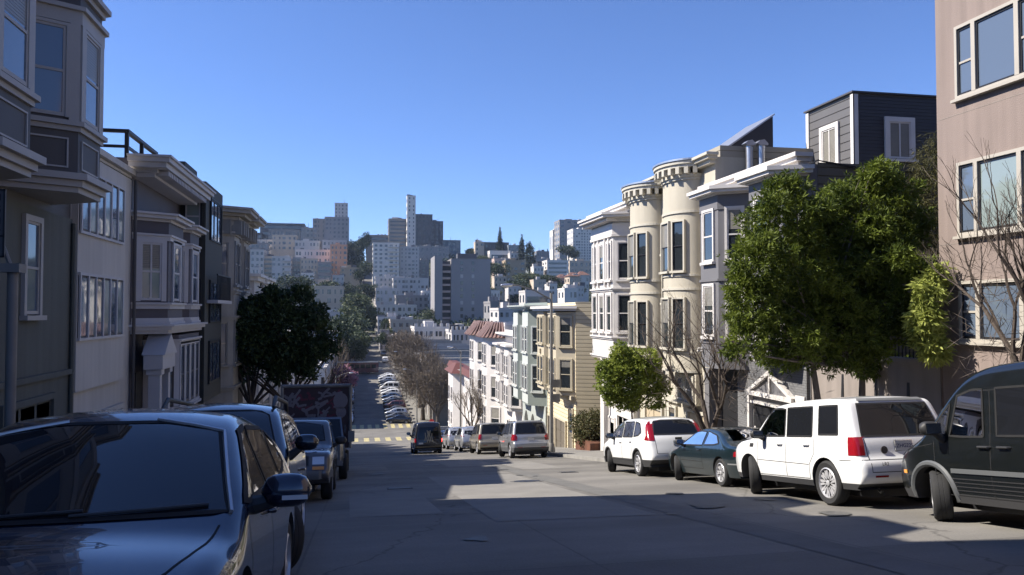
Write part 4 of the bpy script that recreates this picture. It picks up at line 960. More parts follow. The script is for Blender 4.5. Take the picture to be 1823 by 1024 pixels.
class Car:
    def __init__(s, spec, hi=True):
        s.sp = spec; s.hi = hi
        L, W = spec['L'], spec['W']; s.L, s.W = L, W
        s.belt = spec.get('belt', 1.0); s.roof = spec['H']; s.tumble = spec.get('tumble', .80)
        T = resample(spec['T'], .05 if hi else .16); n = len(T); s.T = T
        zb = spec.get('zb', .26)
        # bottom points follow slowly under the ends
        xs = [p.x for p in T]; acc = [0]
        for a, b_ in zip(T[:-1], T[1:]): acc.append(acc[-1]+abs(b_.x-a.x)+.12*abs(b_.y-a.y))
        xb = spec.get('xb', L/2-.18)
        B = [Vector((-xb+2*xb*a/acc[-1], zb)) for a in acc]
        rows = []
        ns, nc, nt_ = (14, 6, 8) if hi else (6, 3, 3)
        for t_, b_ in zip(T, B):
            d = (b_-t_); ln = d.length; dn = d/ln if ln > 1e-6 else Vector((0, -1))
            r_ = spec.get('rad', .13); crown = spec.get('crown', .05)
            topness = min(1, max(0, (t_.y-.5)/.4))
            cr = crown*topness if ln > .4 else crown*.3
            T1 = t_+dn*cr; ln1 = max(.05, ln-cr); rc = min(.6, r_/ln1); row = []
            def pt(t, y): q = b_.lerp(T1, t); return (q.x, y, q.y)
            for k in range(ns):
                t = (1-rc)*k/ns; q = b_.lerp(T1, t); row.append(pt(t, s.wf(q.x, q.y)))
            q = b_.lerp(T1, 1-rc); we = s.wf(q.x, q.y); ry = min(r_*1.1, we*.5)
            for k in range(nc+1):
                a = math.pi/2*k/nc; row.append(pt(1-rc+rc*math.sin(a), we-ry*(1-math.cos(a))))
            ye = we-ry
            for k in range(1, nt_+1):
                y = ye*(1-k/nt_); f_ = 1-(y/ye)**2; q = T1.lerp(t_, f_); row.append((q.x, y, q.y))
            rows.append(row)
        full = []
        for row in rows:
            full.append(row+[(x, -y, z) for (x, y, z) in reversed(row[:-1])])
        m = len(full[0]); vs = [p for r_ in full for p in r_]; fs = []
        for i in range(n-1):
            for k in range(m-1): fs.append((i*m+k, i*m+k+1, (i+1)*m+k+1, (i+1)*m+k))
            fs.append((i*m+m-1, i*m, (i+1)*m, (i+1)*m+m-1))
        fs.append(tuple(range(m))); fs.append(tuple((n-1)*m+k for k in range(m-1, -1, -1)))
        bm = bmesh.new(); bv = [bm.verts.new(v) for v in vs]
        for f in fs:
            try: bm.faces.new([bv[i] for i in f])
            except ValueError: pass
        bmesh.ops.remove_doubles(bm, verts=bm.verts, dist=.0006); bmesh.ops.recalc_face_normals(bm, faces=bm.faces)
        me = bpy.data.meshes.new('body'); bm.to_mesh(me); s.bvh = BVHTree.FromBMesh(bm); bm.free(); s.me = me
    def wf(s, x, z):
        W, L = s.W, s.L; b_ = s.belt; sp = s.sp
        prof = sp.get('side') or [(0.15, .90), (.3, .955), (.45, .985), (.62, 1.0), (.8, .995), (b_-.04, .965), (b_+.02, .945), (s.roof-.1, s.tumble), (s.roof+.3, s.tumble-.06)]
        k = float(np.interp(z, [p[0] for p in prof], [p[1] for p in prof]))
        ax = abs(x); x0 = L/2*(.62 if x > 0 else .70); a = sp.get('pf', .17) if x > 0 else sp.get('pr', .10)
        if ax > x0: k *= 1-a*((ax-x0)/(L/2-x0))**2.4
        return W/2*k
    def hit(s, o, d):
        r_ = s.bvh.ray_cast(Vector(o), Vector(d)); return r_
    def proj(s, view, a, b_, off, side=1):
        """view 'side': (x,z); 'front'/'rear': (y,z); 'top': (x,y)"""
        if view == 'side': o, d = (a, 3*side, b_), (0, -side, 0)
        elif view == 'front': o, d = (4, a, b_), (-1, 0, 0)
        elif view == 'rear': o, d = (-4, a, b_), (1, 0, 0)
        else: o, d = (a, b_, 4), (0, 0, -1)
        h_ = s.hit(o, d)
        lim = s.L/2-.55 if view == 'rear' else s.L/2-1.9
        for _ in range(60):
            if h_[0] is not None and not (view in ('rear', 'front') and abs(h_[0].x) < lim) and not (view == 'side' and abs(h_[0].y) < s.W*.34): break
            if view == 'side': o = (o[0]*.985, o[1], o[2])
            elif view == 'top': o = (o[0]*.985, o[1]*.985, o[2])
            else: o = (o[0], o[1]*.985, o[2])
            h_ = s.hit(o, d)
        if h_[0] is None:
            h2 = s.bvh.find_nearest(Vector(o)+Vector(d)*3)
            return h2[0]+h2[1]*off
        return h_[0]+h_[1]*off
    def patch(s, view, bot, top, off=.006, side=1, nu=10, nv=6):
        """a skin-tight panel between a lower and an upper polyline"""
        def rs(pl, k):
            d = [0]
            for a, b_ in zip(pl[:-1], pl[1:]): d.append(d[-1]+math.hypot(b_[0]-a[0], b_[1]-a[1])+1e-6)
            v = d[-1]*k; return (float(np.interp(v, d, [p[0] for p in pl])), float(np.interp(v, d, [p[1] for p in pl])))
        m = MB(); vs = []; fs = []
        for j in range(nv+1):
            for i in range(nu+1):
                a = rs(bot, i/nu); b_ = rs(top, i/nu); q = (a[0]+(b_[0]-a[0])*j/nv, a[1]+(b_[1]-a[1])*j/nv)
                vs.append(s.proj(view, q[0], q[1], off, side))
        for j in range(nv):
            for i in range(nu): a = j*(nu+1)+i; fs.append((a, a+1, a+nu+2, a+nu+1))
        return m.add(vs, fs)
    def ribbon(s, view, pl, w=.010, off=.003, side=1, mb=None):
        m = mb or MB(); pts = []
        for a, b_ in zip(pl[:-1], pl[1:]):
            k = max(1, int(math.hypot(b_[0]-a[0], b_[1]-a[1])/.06))
            for i in range(k): pts.append((a[0]+(b_[0]-a[0])*i/k, a[1]+(b_[1]-a[1])*i/k))
        pts.append(pl[-1]); vs = []; fs = []
        for i, p in enumerate(pts):
            q0 = pts[max(0, i-1)]; q1 = pts[min(len(pts)-1, i+1)]; dx, dy = q1[0]-q0[0], q1[1]-q0[1]; l = math.hypot(dx, dy) or 1
            nx, ny = -dy/l*w/2, dx/l*w/2
            vs += [s.proj(view, p[0]+nx, p[1]+ny, off, side), s.proj(view, p[0]-nx, p[1]-ny, off, side)]
        for i in range(len(pts)-1): fs.append((2*i, 2*i+1, 2*i+3, 2*i+2))
        return m.add(vs, fs)
def extrude_closed(pts2, view, lo, hi_):
    n = len(pts2); vs = []
    for v in (lo, hi_):
        for a, b_ in pts2: vs.append((a, v, b_) if view == 'side' else (v, a, b_))
    fs = [tuple(range(n)), tuple(range(2*n-1, n-1, -1))]+[(i, n+i, n+(i+1) % n, (i+1) % n) for i in range(n)]
    bm = bmesh.new(); bv = [bm.verts.new(v) for v in vs]
    for f in fs: bm.faces.new([bv[i] for i in f])
    bmesh.ops.recalc_face_normals(bm, faces=bm.faces); me = bpy.data.meshes.new('cut'); bm.to_mesh(me); bm.free(); return me
def boolean(obj, cutters):
    objs = []
    for me in cutters:
        c = bpy.data.objects.new('cutter', me); col.objects.link(c); objs.append(c)
        md = obj.modifiers.new('b', 'BOOLEAN'); md.operation = 'DIFFERENCE'; md.object = c; md.solver = 'EXACT'
    dg = bpy.context.evaluated_depsgraph_get(); ev = obj.evaluated_get(dg)
    me = bpy.data.meshes.new_from_object(ev); obj.modifiers.clear()
    for c in objs: bpy.data.objects.remove(c)
    return me
def wheel(root, x, y, r_, side, steer=0, spokes=5, style='rimmetal', w=.22, lo=False):
    seg = 16 if lo else 36
    prof = [(r_*.68, -w/2+.015), (r_*.9, -w/2), (r_*.97, -w/2+.02), (r_, -w*.32), (r_, -w*.12), (r_*.992, -w*.11), (r_*.992, -w*.09), (r_, -w*.08), (r_, w*.08), (r_*.992, w*.09), (r_*.992, w*.11), (r_, w*.12), (r_, w*.32), (r_*.97, w/2-.02), (r_*.9, w/2), (r_*.68, w/2-.015)]
    m = MB().lathe(prof+[prof[0]], axis='y', seg=seg, cap=False)
    wo_ = m.build('wheel', 'tyre', root, smooth=True, world=False); wo_.location = (x, y, r_); wo_.rotation_euler = (0, 0, steer)
    e = side*(w/2-.012); m = MB(); rr = r_*.69
    m.lathe([(rr, e-side*.10), (rr, e), (rr*.93, e+side*.012), (rr*.90, e-side*.02), (rr*.88, e-side*.09)], axis='y', seg=seg)
    if not lo:
        for k in range(spokes):
            a = 2*math.pi*k/spokes; d = Vector((math.cos(a), 0, math.sin(a))); t = Vector((-math.sin(a), 0, math.cos(a))); nn = Vector((0, side, 0))
            for sh in (-1, 1):
                p0 = d*rr*.16; p1 = d*rr*.9+t*sh*rr*.13
                dd = (p1-p0); L_ = dd.length; dd.normalize(); tt = dd.cross(nn)
                m.obox(Vector((0, e-side*.035, 0))+p0, dd, nn*side if False else Vector((0, 1, 0)), 0, L_, -.016, .020, -rr*.075, rr*.075, up=tt)
        m.lathe([(0, e-side*.05), (rr*.2, e-side*.05), (rr*.2, e-side*.005), (rr*.1, e+side*.006), (0, e+side*.006)], axis='y', seg=12)
    else:
        m.lathe([(0, e-side*.03), (rr*.8, e-side*.03), (rr*.8, e-side*.015), (0, e-side*.0)], axis='y', seg=10)
    rim = m.build('rim', style, wo_, smooth=True, world=False); ROOTLOC[rim.name] = Vector()
    if not lo:
        m = MB().lathe([(0, e-side*.085), (rr*.89, e-side*.085), (rr*.89, e-side*.075), (0, e-side*.075)], axis='y', seg=20); m.build('brake_disc', 'darkmetal', wo_, smooth=True, world=False)
    return wo_
def tyre_treads(): pass
def place(root, X, Y, head, yaw=0, dz=0):
    sl = (gz(Y+1.3)-gz(Y-1.3))/2.6
    f = Vector((math.sin(yaw)*head, math.cos(yaw)*head, 0)); f.z = sl*f.y
    f.normalize(); l = Vector((-f.y, f.x, 0)).normalized(); u = f.cross(l)
    root.matrix_world = Matrix(((f.x, l.x, u.x, X), (f.y, l.y, u.y, Y), (f.z, l.z, u.z, gz(Y)+dz), (0, 0, 0, 1)))
def rr_poly(bot, top):  # closed outline of a window from its lower and upper polylines
    return list(bot)+list(reversed(top))
def shrink(pts, d):
    cx = sum(p[0] for p in pts)/len(pts); cy = sum(p[1] for p in pts)/len(pts); out = []
    for x, y in pts:
        l = math.hypot(x-cx, y-cy); out.append((x-(x-cx)/l*d, y-(y-cy)/l*d))
    return out
def make_car(name, label, spec, mat, group=None, cabin=False, hi=True, steer=0, cat='car', kind='thing', doors=True):
    root = thing(name, (0, 0, 0), label, cat, group, rot=(0, 0, 0))
    c = Car(spec, hi); W, L = c.W, c.L; wr = spec['wr']; xf, xr = spec['axle']; ra = wr+spec.get('gap', .055)
    me = c.me; ob = bpy.data.objects.new('body', me); col.objects.link(ob); ob.parent = root
    orig = c.bvh
    if hi:
        cut = []
        for wx in (xf, xr):
            for sd in (1, -1):
                pts = [(wx+ra*math.cos(a), wr+ra*math.sin(a)) for a in np.linspace(-.9, math.pi+.9, 26)]; pts = pts+[(wx-ra*.8, -.3), (wx+ra*.8, -.3)]
                pts = [(wx+ra*math.cos(a), max(-.2, wr+.0+ra*math.sin(a))) for a in np.linspace(0, 2*math.pi, 36, endpoint=False)]
                cut.append(extrude_closed(pts, 'side', sd*(W/2-.34), sd*(W/2+.3)))
        if cabin:
            top = [p for p in c.T]
            x0, x1 = spec['cab']; vs = []; nsec = 16; prof = []
            zf = .55
            rx = sorted((p.x, p.y) for p in top if p.y > .8)
            up = {}
            for x, z in rx: up[round(x, 2)] = max(z, up.get(round(x, 2), 0))
            ux = sorted(up); uz = [up[k] for k in ux]
            bm = bmesh.new(); rings = []
            for x in np.linspace(x0, x1, nsec):
                zt = float(np.interp(x, ux, uz))-.11; zt = max(zt, zf+.2); ring = []
                for k in range(7):
                    z = zf+(zt-zf)*k/6; ring.append((x, c.wf(x, z)-.09-(.06 if k == 6 else 0), z))
                ring += [(x, -y, z) for (x, y, z) in reversed(ring)]
                rings.append([bm.verts.new(p) for p in ring])
            for a, b_ in zip(rings[:-1], rings[1:]):
                k = len(a)
                for i in range(k): bm.faces.new((a[i], a[(i+1) % k], b_[(i+1) % k], b_[i]))
            bm.faces.new(rings[0]); bm.faces.new(list(reversed(rings[-1])))
            bmesh.ops.recalc_face_normals(bm, faces=bm.faces); cm = bpy.data.meshes.new('cab'); bm.to_mesh(cm); bm.free(); cut.append(cm)
            for wn_ in spec['side_win']:
                cut.append(extrude_closed(shrink(rr_poly(*wn_[:2]), .02), 'side', -W, W))
            bt, tp = spec['windshield']; cut.append(extrude_closed(shrink(rr_poly(bt, tp), .03), 'front', .0, 4))
            if 'rear_win' in spec: bt, tp = spec['rear_win']; cut.append(extrude_closed(shrink(rr_poly(bt, tp), .03), 'front', -4, 0.0))
        me = boolean(ob, cut); old = ob.data; ob.data = me
    me.materials.clear(); me.materials.append(M[mat]); me.materials.append(M['interior'])
    if hi:
        for p in me.polygons:
            q = orig.find_nearest(p.center)
            p.material_index = 1 if q[3] > .008 else 0
            p.use_smooth = True
        me.set_sharp_from_angle(angle=R(28))
    else:
        for p in me.polygons: p.use_smooth = True
        me.set_sharp_from_angle(angle=R(40))
    me.update()
    # glass
    glass = 'cg' if cabin else 'tint'
    for k, wn_ in enumerate(spec['side_win']):
        bt, tp = wn_[:2]; g_ = wn_[2] if len(wn_) > 2 and cabin else glass
        for sd in (1, -1):
            o = c.patch('side', bt, tp, .005, sd, 10 if hi else 3, 5 if hi else 1).build('side_window', g_, root, True, False, recalc=False)
            if hi:
                m = MB(); c.ribbon('side', list(bt)+list(reversed(tp))+[bt[0]], .030, .008, sd, m); m.build('window_seal', spec.get('seal', 'rubber'), o, True, False, recalc=False)
    bt, tp = spec['windshield']; o = c.patch('front', bt, tp, .005, 1, 14 if hi else 4, 8 if hi else 2).build('windshield', glass, root, True, False, recalc=False)
    if hi: c.ribbon('front', list(bt)+list(reversed(tp))+[bt[0]], .018, .007).build('window_seal', 'rubber', o, True, False, recalc=False)
    if 'rear_win' in spec:
        bt, tp = spec['rear_win']; o = c.patch('rear', bt, tp, .005, 1, 12 if hi else 4, 6 if hi else 2).build('rear_window', spec.get('rear_glass', 'tint'), root, True, False, recalc=False)
        if hi: c.ribbon('rear', list(bt)+list(reversed(tp))+[bt[0]], .03, .007).build('window_seal', 'plastic', o, True, False, recalc=False)
    if cabin:
        m = MB(); x0, x1 = spec['cab']; zk = min(1.0, (spec['H']-.16)/1.5)
        for sx_ in (spec.get('seat', .05),):
            for y in (-.38, .38):
                m.box(sx_-.25, sx_+.3, y-.25, y+.25, .55, .75)
                m.prism([(sx_-.36, y-.24), (sx_-.22, y-.24), (sx_-.22, y+.24), (sx_-.36, y+.24)], .7, 1.2, [(sx_-.48, y-.2), (sx_-.38, y-.2), (sx_-.38, y+.2), (sx_-.48, y+.2)])
                m.box(sx_-.53, sx_-.43, y-.13, y+.13, 1.22, 1.42)
        if x0 < -1.5:
            m.box(sx_-1.35, sx_-.85, -.62, .62, .55, .8); m.box(sx_-1.5, sx_-1.38, -.62, .62, .75, 1.2)
            for y in (-.4, .4): m.box(sx_-1.52, sx_-1.42, y-.12, y+.12, 1.21, 1.36)
        m.v = [(a, b_, c_ if c_ < .75 else .75+(c_-.75)*zk*.96) for a, b_, c_ in m.v]
        m.build('seats', spec.get('int', 'interior_tan'), root, False, False)
        xd = spec['cab'][1]-.42; zd = spec['belt']+.0
        m = MB(); m.prism([(xd-.15, -W/2+.2), (xd+.3, -W/2+.2), (xd+.3, W/2-.2), (xd-.15, W/2-.2)], .6, zd-.02, [(xd-.08, -W/2+.2), (xd+.36, -W/2+.25), (xd+.36, W/2-.25), (xd-.08, W/2-.2)]); m.build('dashboard', 'interior', root, False, False)
        m = MB(); pts = [Vector((xd-.28+.10*math.sin(a), .38+.18*math.cos(a), zd+.0+.17*math.sin(a))) for a in np.linspace(0, 2*math.pi, 20)]; m.tube(pts, .014, 6, cap=False); m.build('steering_wheel', 'interior', root, True, False)
    # seams
    if hi:
        for vw, key in (('side', 'seams'), ('rear', 'seams_rear'), ('front', 'seams_front'), ('top', 'seams_top')):
            for pl in spec.get(key, []):
                for sd in ((1, -1) if vw == 'side' else (1,)): c.ribbon(vw, pl, .011, .0025, sd).build('panel_joint', 'seam', root, False, False, recalc=False)
        for hx, hz in spec.get('handles', []):
            for sd in (1, -1):
                p = c.proj('side', hx, hz, .0, sd); MB().tube([p+Vector((-.10, 0, 0)), p+Vector((-.08, sd*.035, 0)), p+Vector((.08, sd*.035, 0)), p+Vector((.10, 0, 0))], [.012, .016, .016, .012], 8).build('door_handle', spec.get('handle_mat', mat), root, True, False)
    for (nm, view, bt, tp, mt, off) in spec.get('patches', []):
        sides = (1, -1) if view in ('side', 'front2', 'rear2') else (1,)
        for sd in sides:
            v = {'front2': 'front', 'rear2': 'rear'}.get(view, view)
            b2, t2 = (bt, tp) if view == 'side' else ([(a*sd, z) for a, z in bt], [(a*sd, z) for a, z in tp])
            c.patch(v, b2, t2, off, sd, 8 if hi else 2, 4 if hi else 1).build(nm, mt, root, True, False, recalc=False)
    # mirrors
    mx_, mz_ = spec.get('mirror', (.75, c.belt+.08)); ms = spec.get('ms', 1.0)
    for sd in (1, -1):
        p = c.proj('side', mx_, c.belt-.02, 0, sd); q = Vector((mx_+.0, p.y+sd*.16*ms, mz_))
        if hi:
            m = MB(); prof = []
            for i in range(9):
                t = -1+2*i/8; rad = math.sqrt(max(0.02, 1-abs(t)**3.2)); prof.append((t, rad))
            vs = []; fs = []
            seg = 14
            for i, (t, rad) in enumerate(prof):
                for k in range(seg):
                    a = 2*math.pi*k/seg; cx, cz = math.cos(a), math.sin(a); ex = abs(cx)**.7*math.copysign(1, cx); ez = abs(cz)**.7*math.copysign(1, cz)
                    vs.append((q.x+ex*rad*.075*ms-(.0), q.y+t*.125*ms, q.z+ez*rad*.085*ms))
            for i in range(8):
                for k in range(seg): fs.append((i*seg+k, i*seg+(k+1) % seg, (i+1)*seg+(k+1) % seg, (i+1)*seg+k))
            fs.append(tuple(range(seg))); fs.append(tuple(8*seg+k for k in range(seg)))
            m.add(vs, fs); mo = m.build('mirror', spec.get('mirror_mat', 'plastic'), root, True, False)
            MB().tube([p-Vector((0, sd*.02, 0)), Vector((p.x, q.y-sd*.05*ms, q.z-.05))], [.05*ms, .035*ms], 8).build('mirror_arm', 'plastic', mo, True, False)
            MB().box(q.x-.078*ms, q.x-.070*ms, q.y-.10*ms, q.y+.10*ms, q.z-.06*ms, q.z+.06*ms).build('mirror_glass', 'mirrorglass', mo, False, False)
        else:
            MB().box(q.x-.06, q.x+.05, q.y-.09, q.y+.09, q.z-.07, q.z+.07).build('mirror', 'plastic', root, False, False)
    # wheels
    tw = spec.get('tw', .22)
    for wx, st in ((xf, steer), (xr, 0)):
        for sd in (1, -1):
            if not hi:
                m = MB(); a_ = [(wx+ra*math.cos(a), wr+ra*math.sin(a)) for a in np.linspace(0, math.pi, 9)]
                pts = [Vector((x, sd*(W/2-.02), z)) for x, z in a_]; m.extrude(pts, (0, sd*.03, 0)); m.build('wheel_arch', 'plastic', root, False, False)
            wheel(root, wx, sd*(W/2-tw/2-.015 + (.02 if not hi else 0)), wr, sd, st, spec.get('spokes', 5), spec.get('rim', 'rimmetal'), tw, lo=not hi)
    if hi:
        m = MB(); m.box(-L/2+.3, L/2-.35, -W/2+.36, W/2-.36, .17, .32)
        m.tube([(xr, -W/2+.2, wr*.9), (xr, W/2-.2, wr*.9)], .05, 8); m.tube([(xf, -W/2+.2, wr*.9), (xf, W/2-.2, wr*.9)], .04, 8); m.build('chassis', 'black', root, False, False)
    return root, c
def W4(x0, x1, xt0, xt1, z0, z1, arch=.0, n=6):
    """window from a lower edge x0..x1 at z0 and an upper edge xt0..xt1 at z1 (arched)"""
    b_ = [(x0+(x1-x0)*i/n, z0) for i in range(n+1)]; t = [(xt0+(xt1-xt0)*i/n, z1+arch*math.sin(math.pi*i/n)) for i in range(n+1)]
    return (b_, t)
def WF(yb, yt, z0, z1, crown=.03, n=8):
    return ([(-yb+2*yb*i/n, z0-crown*math.sin(math.pi*i/n)*-0) for i in range(n+1)], [(-yt+2*yt*i/n, z1) for i in range(n+1)])
def plate_on(root, c, view, z, y=0, text=None, w=.31, h=.16):
    x = c.proj(view, y, z, .0).x; s = 1 if view == 'front' else -1
    p = MB().box(x+s*.004, x+s*.016, y-w/2, y+w/2, z-h/2, z+h/2).build('number_plate', 'plate', root, False, False)
    MB().box(x+s*.002, x+s*.012, y-w/2-.012, y+w/2+.012, z-h/2-.012, z+h/2+.012).build('plate_frame', 'chrome', p, False, False)
    if text:
        add_text(p, text, 'platetext', .085, Vector((x+s*.0175, y, z-.03)), Matrix(((0, 0, -1), (-1, 0, 0), (0, 1, 0))) if s < 0 else Matrix(((0, 0, 1), (1, 0, 0), (0, 1, 0))), 'lettering', 1.0)
def add_text(parent, s, mat, size, loc, rot, name='lettering', sx=1.0, extrude=.0015, align='CENTER'):
    cu = bpy.data.curves.new(name, 'FONT'); cu.body = s; cu.size = size; cu.align_x = align; cu.extrude = extrude
    o = bpy.data.objects.new(name, cu); col.objects.link(o)
    dg = bpy.context.evaluated_depsgraph_get(); me = bpy.data.meshes.new_from_object(o.evaluated_get(dg)); bpy.data.objects.remove(o)
    me.transform(Matrix.Diagonal((sx, 1, 1, 1))); me.transform(Matrix.Translation(loc) @ rot.to_4x4()); me.materials.clear(); me.materials.append(M[mat])
    o = bpy.data.objects.new(name, me); col.objects.link(o); o.parent = parent; return o
M['midplastic'] = plain('mid_grey_plastic', (.085, .09, .095), .5)
# ---- shapes of the vehicles (x forward, z up; outline from rear bottom over the roof to front bottom)
S = {}
S['suv_box'] = dict(L=4.5, W=1.90, H=1.80, belt=1.10, wr=.37, axle=(1.38, -1.28), tumble=.83, rad=.10, crown=.035, zb=.30, pr=.07,
    T=[(-2.02,.34),(-2.2,.40),(-2.25,.52),(-2.25,.74),(-2.17,.82),(-2.14,1.05),(-2.08,1.18),(-1.88,1.70),(-1.80,1.78),(-1.2,1.815),(-.3,1.805),(.35,1.75),(.6,1.68),(1.18,1.19),(1.30,1.14),(1.9,1.05),(2.14,.96),(2.22,.80),(2.25,.6),(2.2,.42),(2.05,.32)],
    side_win=[W4(.0,1.02,.03,.50,1.14,1.63,.02)+('cg',), W4(-.90,-.08,-.86,-.04,1.14,1.65)+('tint',), W4(-1.66,-1.10,-1.60,-1.06,1.17,1.65)+('tint',)],
    windshield=WF(.72,.62,1.21,1.67), rear_win=WF(.74,.64,1.14,1.66), cab=(-1.85,1.25), seat=.15,
    seams=[[(-.04,.42),(-.06,1.08)],[(1.02,.55),(1.0,1.08)],[(-.98,.85),(-.96,1.1)],[(-.98,.85),(-.82,.66),(-.80,.42)],[(-.8,.42),(1.0,.42)],[(-.8,.66),(1.0,.69)],[(-2.0,.76),(-1.72,.76)],[(1.25,1.08),(2.0,1.0)]],
    seams_rear=[[(-.72,.58),(-.72,1.1)],[(.72,.58),(.72,1.1)],[(-.72,.58),(.72,.58)],[(-.9,.77),(.9,.77)]],
    handles=[(.16,1.0),(-.74,1.0)], spokes=9)
S['suv_box']['patches'] = [('tail_light','side',[(-2.13,.84),(-1.95,.84)],[(-2.08,1.13),(-1.93,1.13)],'redlamp',.008),('tail_light','rear2',[(.76,.84),(.90,.84)],[(.74,1.13),(.88,1.13)],'redlamp',.008),
    ('rear_spoiler','rear',[(-.62,1.70),(.62,1.70)],[(-.58,1.74),(.58,1.74)],'greyplastic',.02),('reflector','rear2',[(.45,.50),(.68,.50)],[(.45,.53),(.68,.53)],'redlamp',.008),
    ('side_vent','side',[(1.18,.93),(1.32,.93)],[(1.16,1.0),(1.30,1.0)],'plastic',.008)]
S['crossover'] = dict(L=4.53, W=1.82, H=1.66, belt=1.04, wr=.345, axle=(1.36,-1.26), tumble=.80, rad=.13, crown=.05, zb=.28, pr=.12,
    T=[(-2.05,.36),(-2.22,.42),(-2.265,.56),(-2.24,.72),(-2.16,.98),(-2.10,1.10),(-1.80,1.52),(-1.62,1.60),(-.9,1.655),(-.1,1.65),(.45,1.57),(.75,1.45),(1.25,1.14),(1.42,1.06),(1.95,.93),(2.14,.82),(2.24,.62),(2.24,.45),(2.08,.30)],
    side_win=[W4(.05,1.10,.05,.52,1.07,1.49,.02)+('cg',), W4(-.86,-.03,-.84,-.03,1.08,1.51)+('cg',), ([(-1.50,1.2),(-1.3,1.12),(-.95,1.09)],[(-1.48,1.26),(-1.28,1.46),(-.93,1.51)],'cgd')],
    windshield=WF(.70,.58,1.17,1.54), rear_win=WF(.66,.56,1.14,1.53), cab=(-1.85,1.3), seat=.15, handles=[(.16,.94),(-.72,.96)], spokes=7,
    seams=[[(-.0,.42),(.0,1.03)],[(1.08,.55),(1.1,1.03)],[(-.92,.85),(-.9,1.05)],[(-.92,.85),(-.80,.62),(-.76,.42)],[(-.76,.42),(1.05,.42)],[(1.3,1.02),(2.0,.9)]],
    seams_rear=[[(-.66,.64),(-.66,1.1)],[(.66,.64),(.66,1.1)],[(-.66,.64),(.66,.64)]])
S['crossover']['patches'] = [('tail_light','rear2',[(.68,.98),(.82,.98)],[(.60,1.54),(.66,1.54)],'redlamp',.010),('tail_light','side',[(-2.08,.98),(-1.84,1.0)],[(-2.02,1.14),(-1.88,1.12)],'redlamp',.009),('tail_light','side',[(-2.02,1.12),(-1.88,1.12)],[(-1.78,1.50),(-1.70,1.50)],'redlamp',.009)]
S['coupe'] = dict(L=4.38, W=1.70, H=1.33, belt=.88, wr=.31, axle=(1.35,-1.22), tumble=.70, rad=.10, crown=.04, zb=.22, pr=.14, pf=.2,
    T=[(-2.0,.30),(-2.14,.36),(-2.19,.5),(-2.16,.68),(-2.1,.86),(-1.98,.93),(-1.55,.98),(-.95,1.25),(-.55,1.32),(.0,1.335),(.35,1.26),(1.05,.93),(1.25,.87),(1.85,.74),(2.1,.64),(2.19,.48),(2.15,.32),(2.0,.22)],
    side_win=[W4(-.28,.92,-.22,.30,.90,1.21,.02)+('cg',), ([(-1.12,.95),(-.9,.92),(-.38,.91)],[(-1.06,.99),(-.85,1.13),(-.34,1.22)],'cg')],
    windshield=WF(.64,.50,.95,1.24), rear_win=WF(.60,.48,.99,1.26), rear_glass='cg', cab=(-1.35,1.0), seat=.0, handles=[(-.2,.80)], spokes=7, tw=.19,
    seams=[[(-.33,.36),(-.31,.88)],[(.95,.45),(.95,.88)],[(-.33,.36),(.92,.36)],[(-.30,.52),(.95,.54)],[(1.1,.87),(1.9,.74)]], seams_rear=[[(-.62,.62),(-.60,.95)],[(.62,.62),(.60,.95)],[(-.62,.62),(.62,.62)]],
    mirror=(.72,.98), ms=.85)
S['coupe']['patches'] = [('tail_light','rear2',[(.30,.68),(.78,.68)],[(.30,.80),(.76,.80)],'redlamp',.010),('tail_light','side',[(-2.08,.67),(-1.9,.68)],[(-2.06,.80),(-1.93,.78)],'redlamp',.008),('bumper_strip','side',[(-2.2,.50),(-1.65,.50)],[(-2.2,.53),(-1.65,.53)],'greyplastic',.008)]
S['van'] = dict(L=4.6, W=1.82, H=2.12, belt=1.12, wr=.34, axle=(1.42,-1.45), tumble=.84, rad=.12, crown=.05, zb=.28, pr=.05, pf=.20,
    T=[(-2.1,0.340),(-2.26,0.400),(-2.3,0.550),(-2.3,1.000),(-2.28,1.569),(-2.2,2.040),(-2.0,2.100),(-.8,2.130),(.3,2.110),(.68,2.020),(1.0,1.803),(1.55,1.241),(1.75,1.123),(2.1,0.980),(2.24,0.840),(2.3,0.620),(2.28,0.440),(2.12,0.300)],
    side_win=[([(.42,1.147),(.8,1.147),(1.02,1.159)],[(.42,1.756),(.6,1.756),(.86,1.686)],'cg'), ([(1.10,1.170),(1.3,1.182),(1.46,1.182)],[(.99,1.592),(1.1,1.498),(1.34,1.264)],'cg'), W4(-.72,.20,-.70,.20,1.16,1.76)+('tint',), W4(-1.95,-.98,-1.90,-.98,1.16,1.76)+('tint',)],
    windshield=WF(.74,.62,1.27,1.95), rear_win=WF(.66,.60,1.15,1.7), cab=(-2.1,1.686), seat=.45, handles=[(.40,1.020),(.08,1.020)], handle_mat='plastic', spokes=6, rim='steelrim', tw=.24, mirror=(1.15,1.264), ms=1.15,
    seams=[[(.32,.38),(.30,1.75)],[(1.30,.60),(1.32,1.08)],[(-.84,.38),(-.82,1.75)],[(-.84,.38),(1.2,.38)],[(-.84,1.74),(.5,1.74)],[(-2.25,.95),(-.84,.95)],[(1.35,1.05),(2.1,.93)]])
S['van']['patches'] = [('side_moulding','side',[(-.78,.67),(1.0,.67)],[(-.78,.73),(1.0,.73)],'midplastic',.02),('side_moulding','side',[(-2.2,.67),(-1.9,.67)],[(-2.2,.73),(-1.9,.73)],'midplastic',.02),
    ('side_marker','side',[(1.95,.62),(2.06,.62)],[(1.95,.67),(2.06,.67)],'amber',.01),('headlight','front2',[(.45,.86),(.78,.86)],[(.45,1.02),(.74,1.02)],'lamp',.01)]
for k_ in range(4): S['van']['patches'].append(('door_rib','side',[(-.76,.44+.05*k_),(1.0,.44+.05*k_)],[(-.76,.455+.05*k_),(1.0,.455+.05*k_)],'plastic',.006))
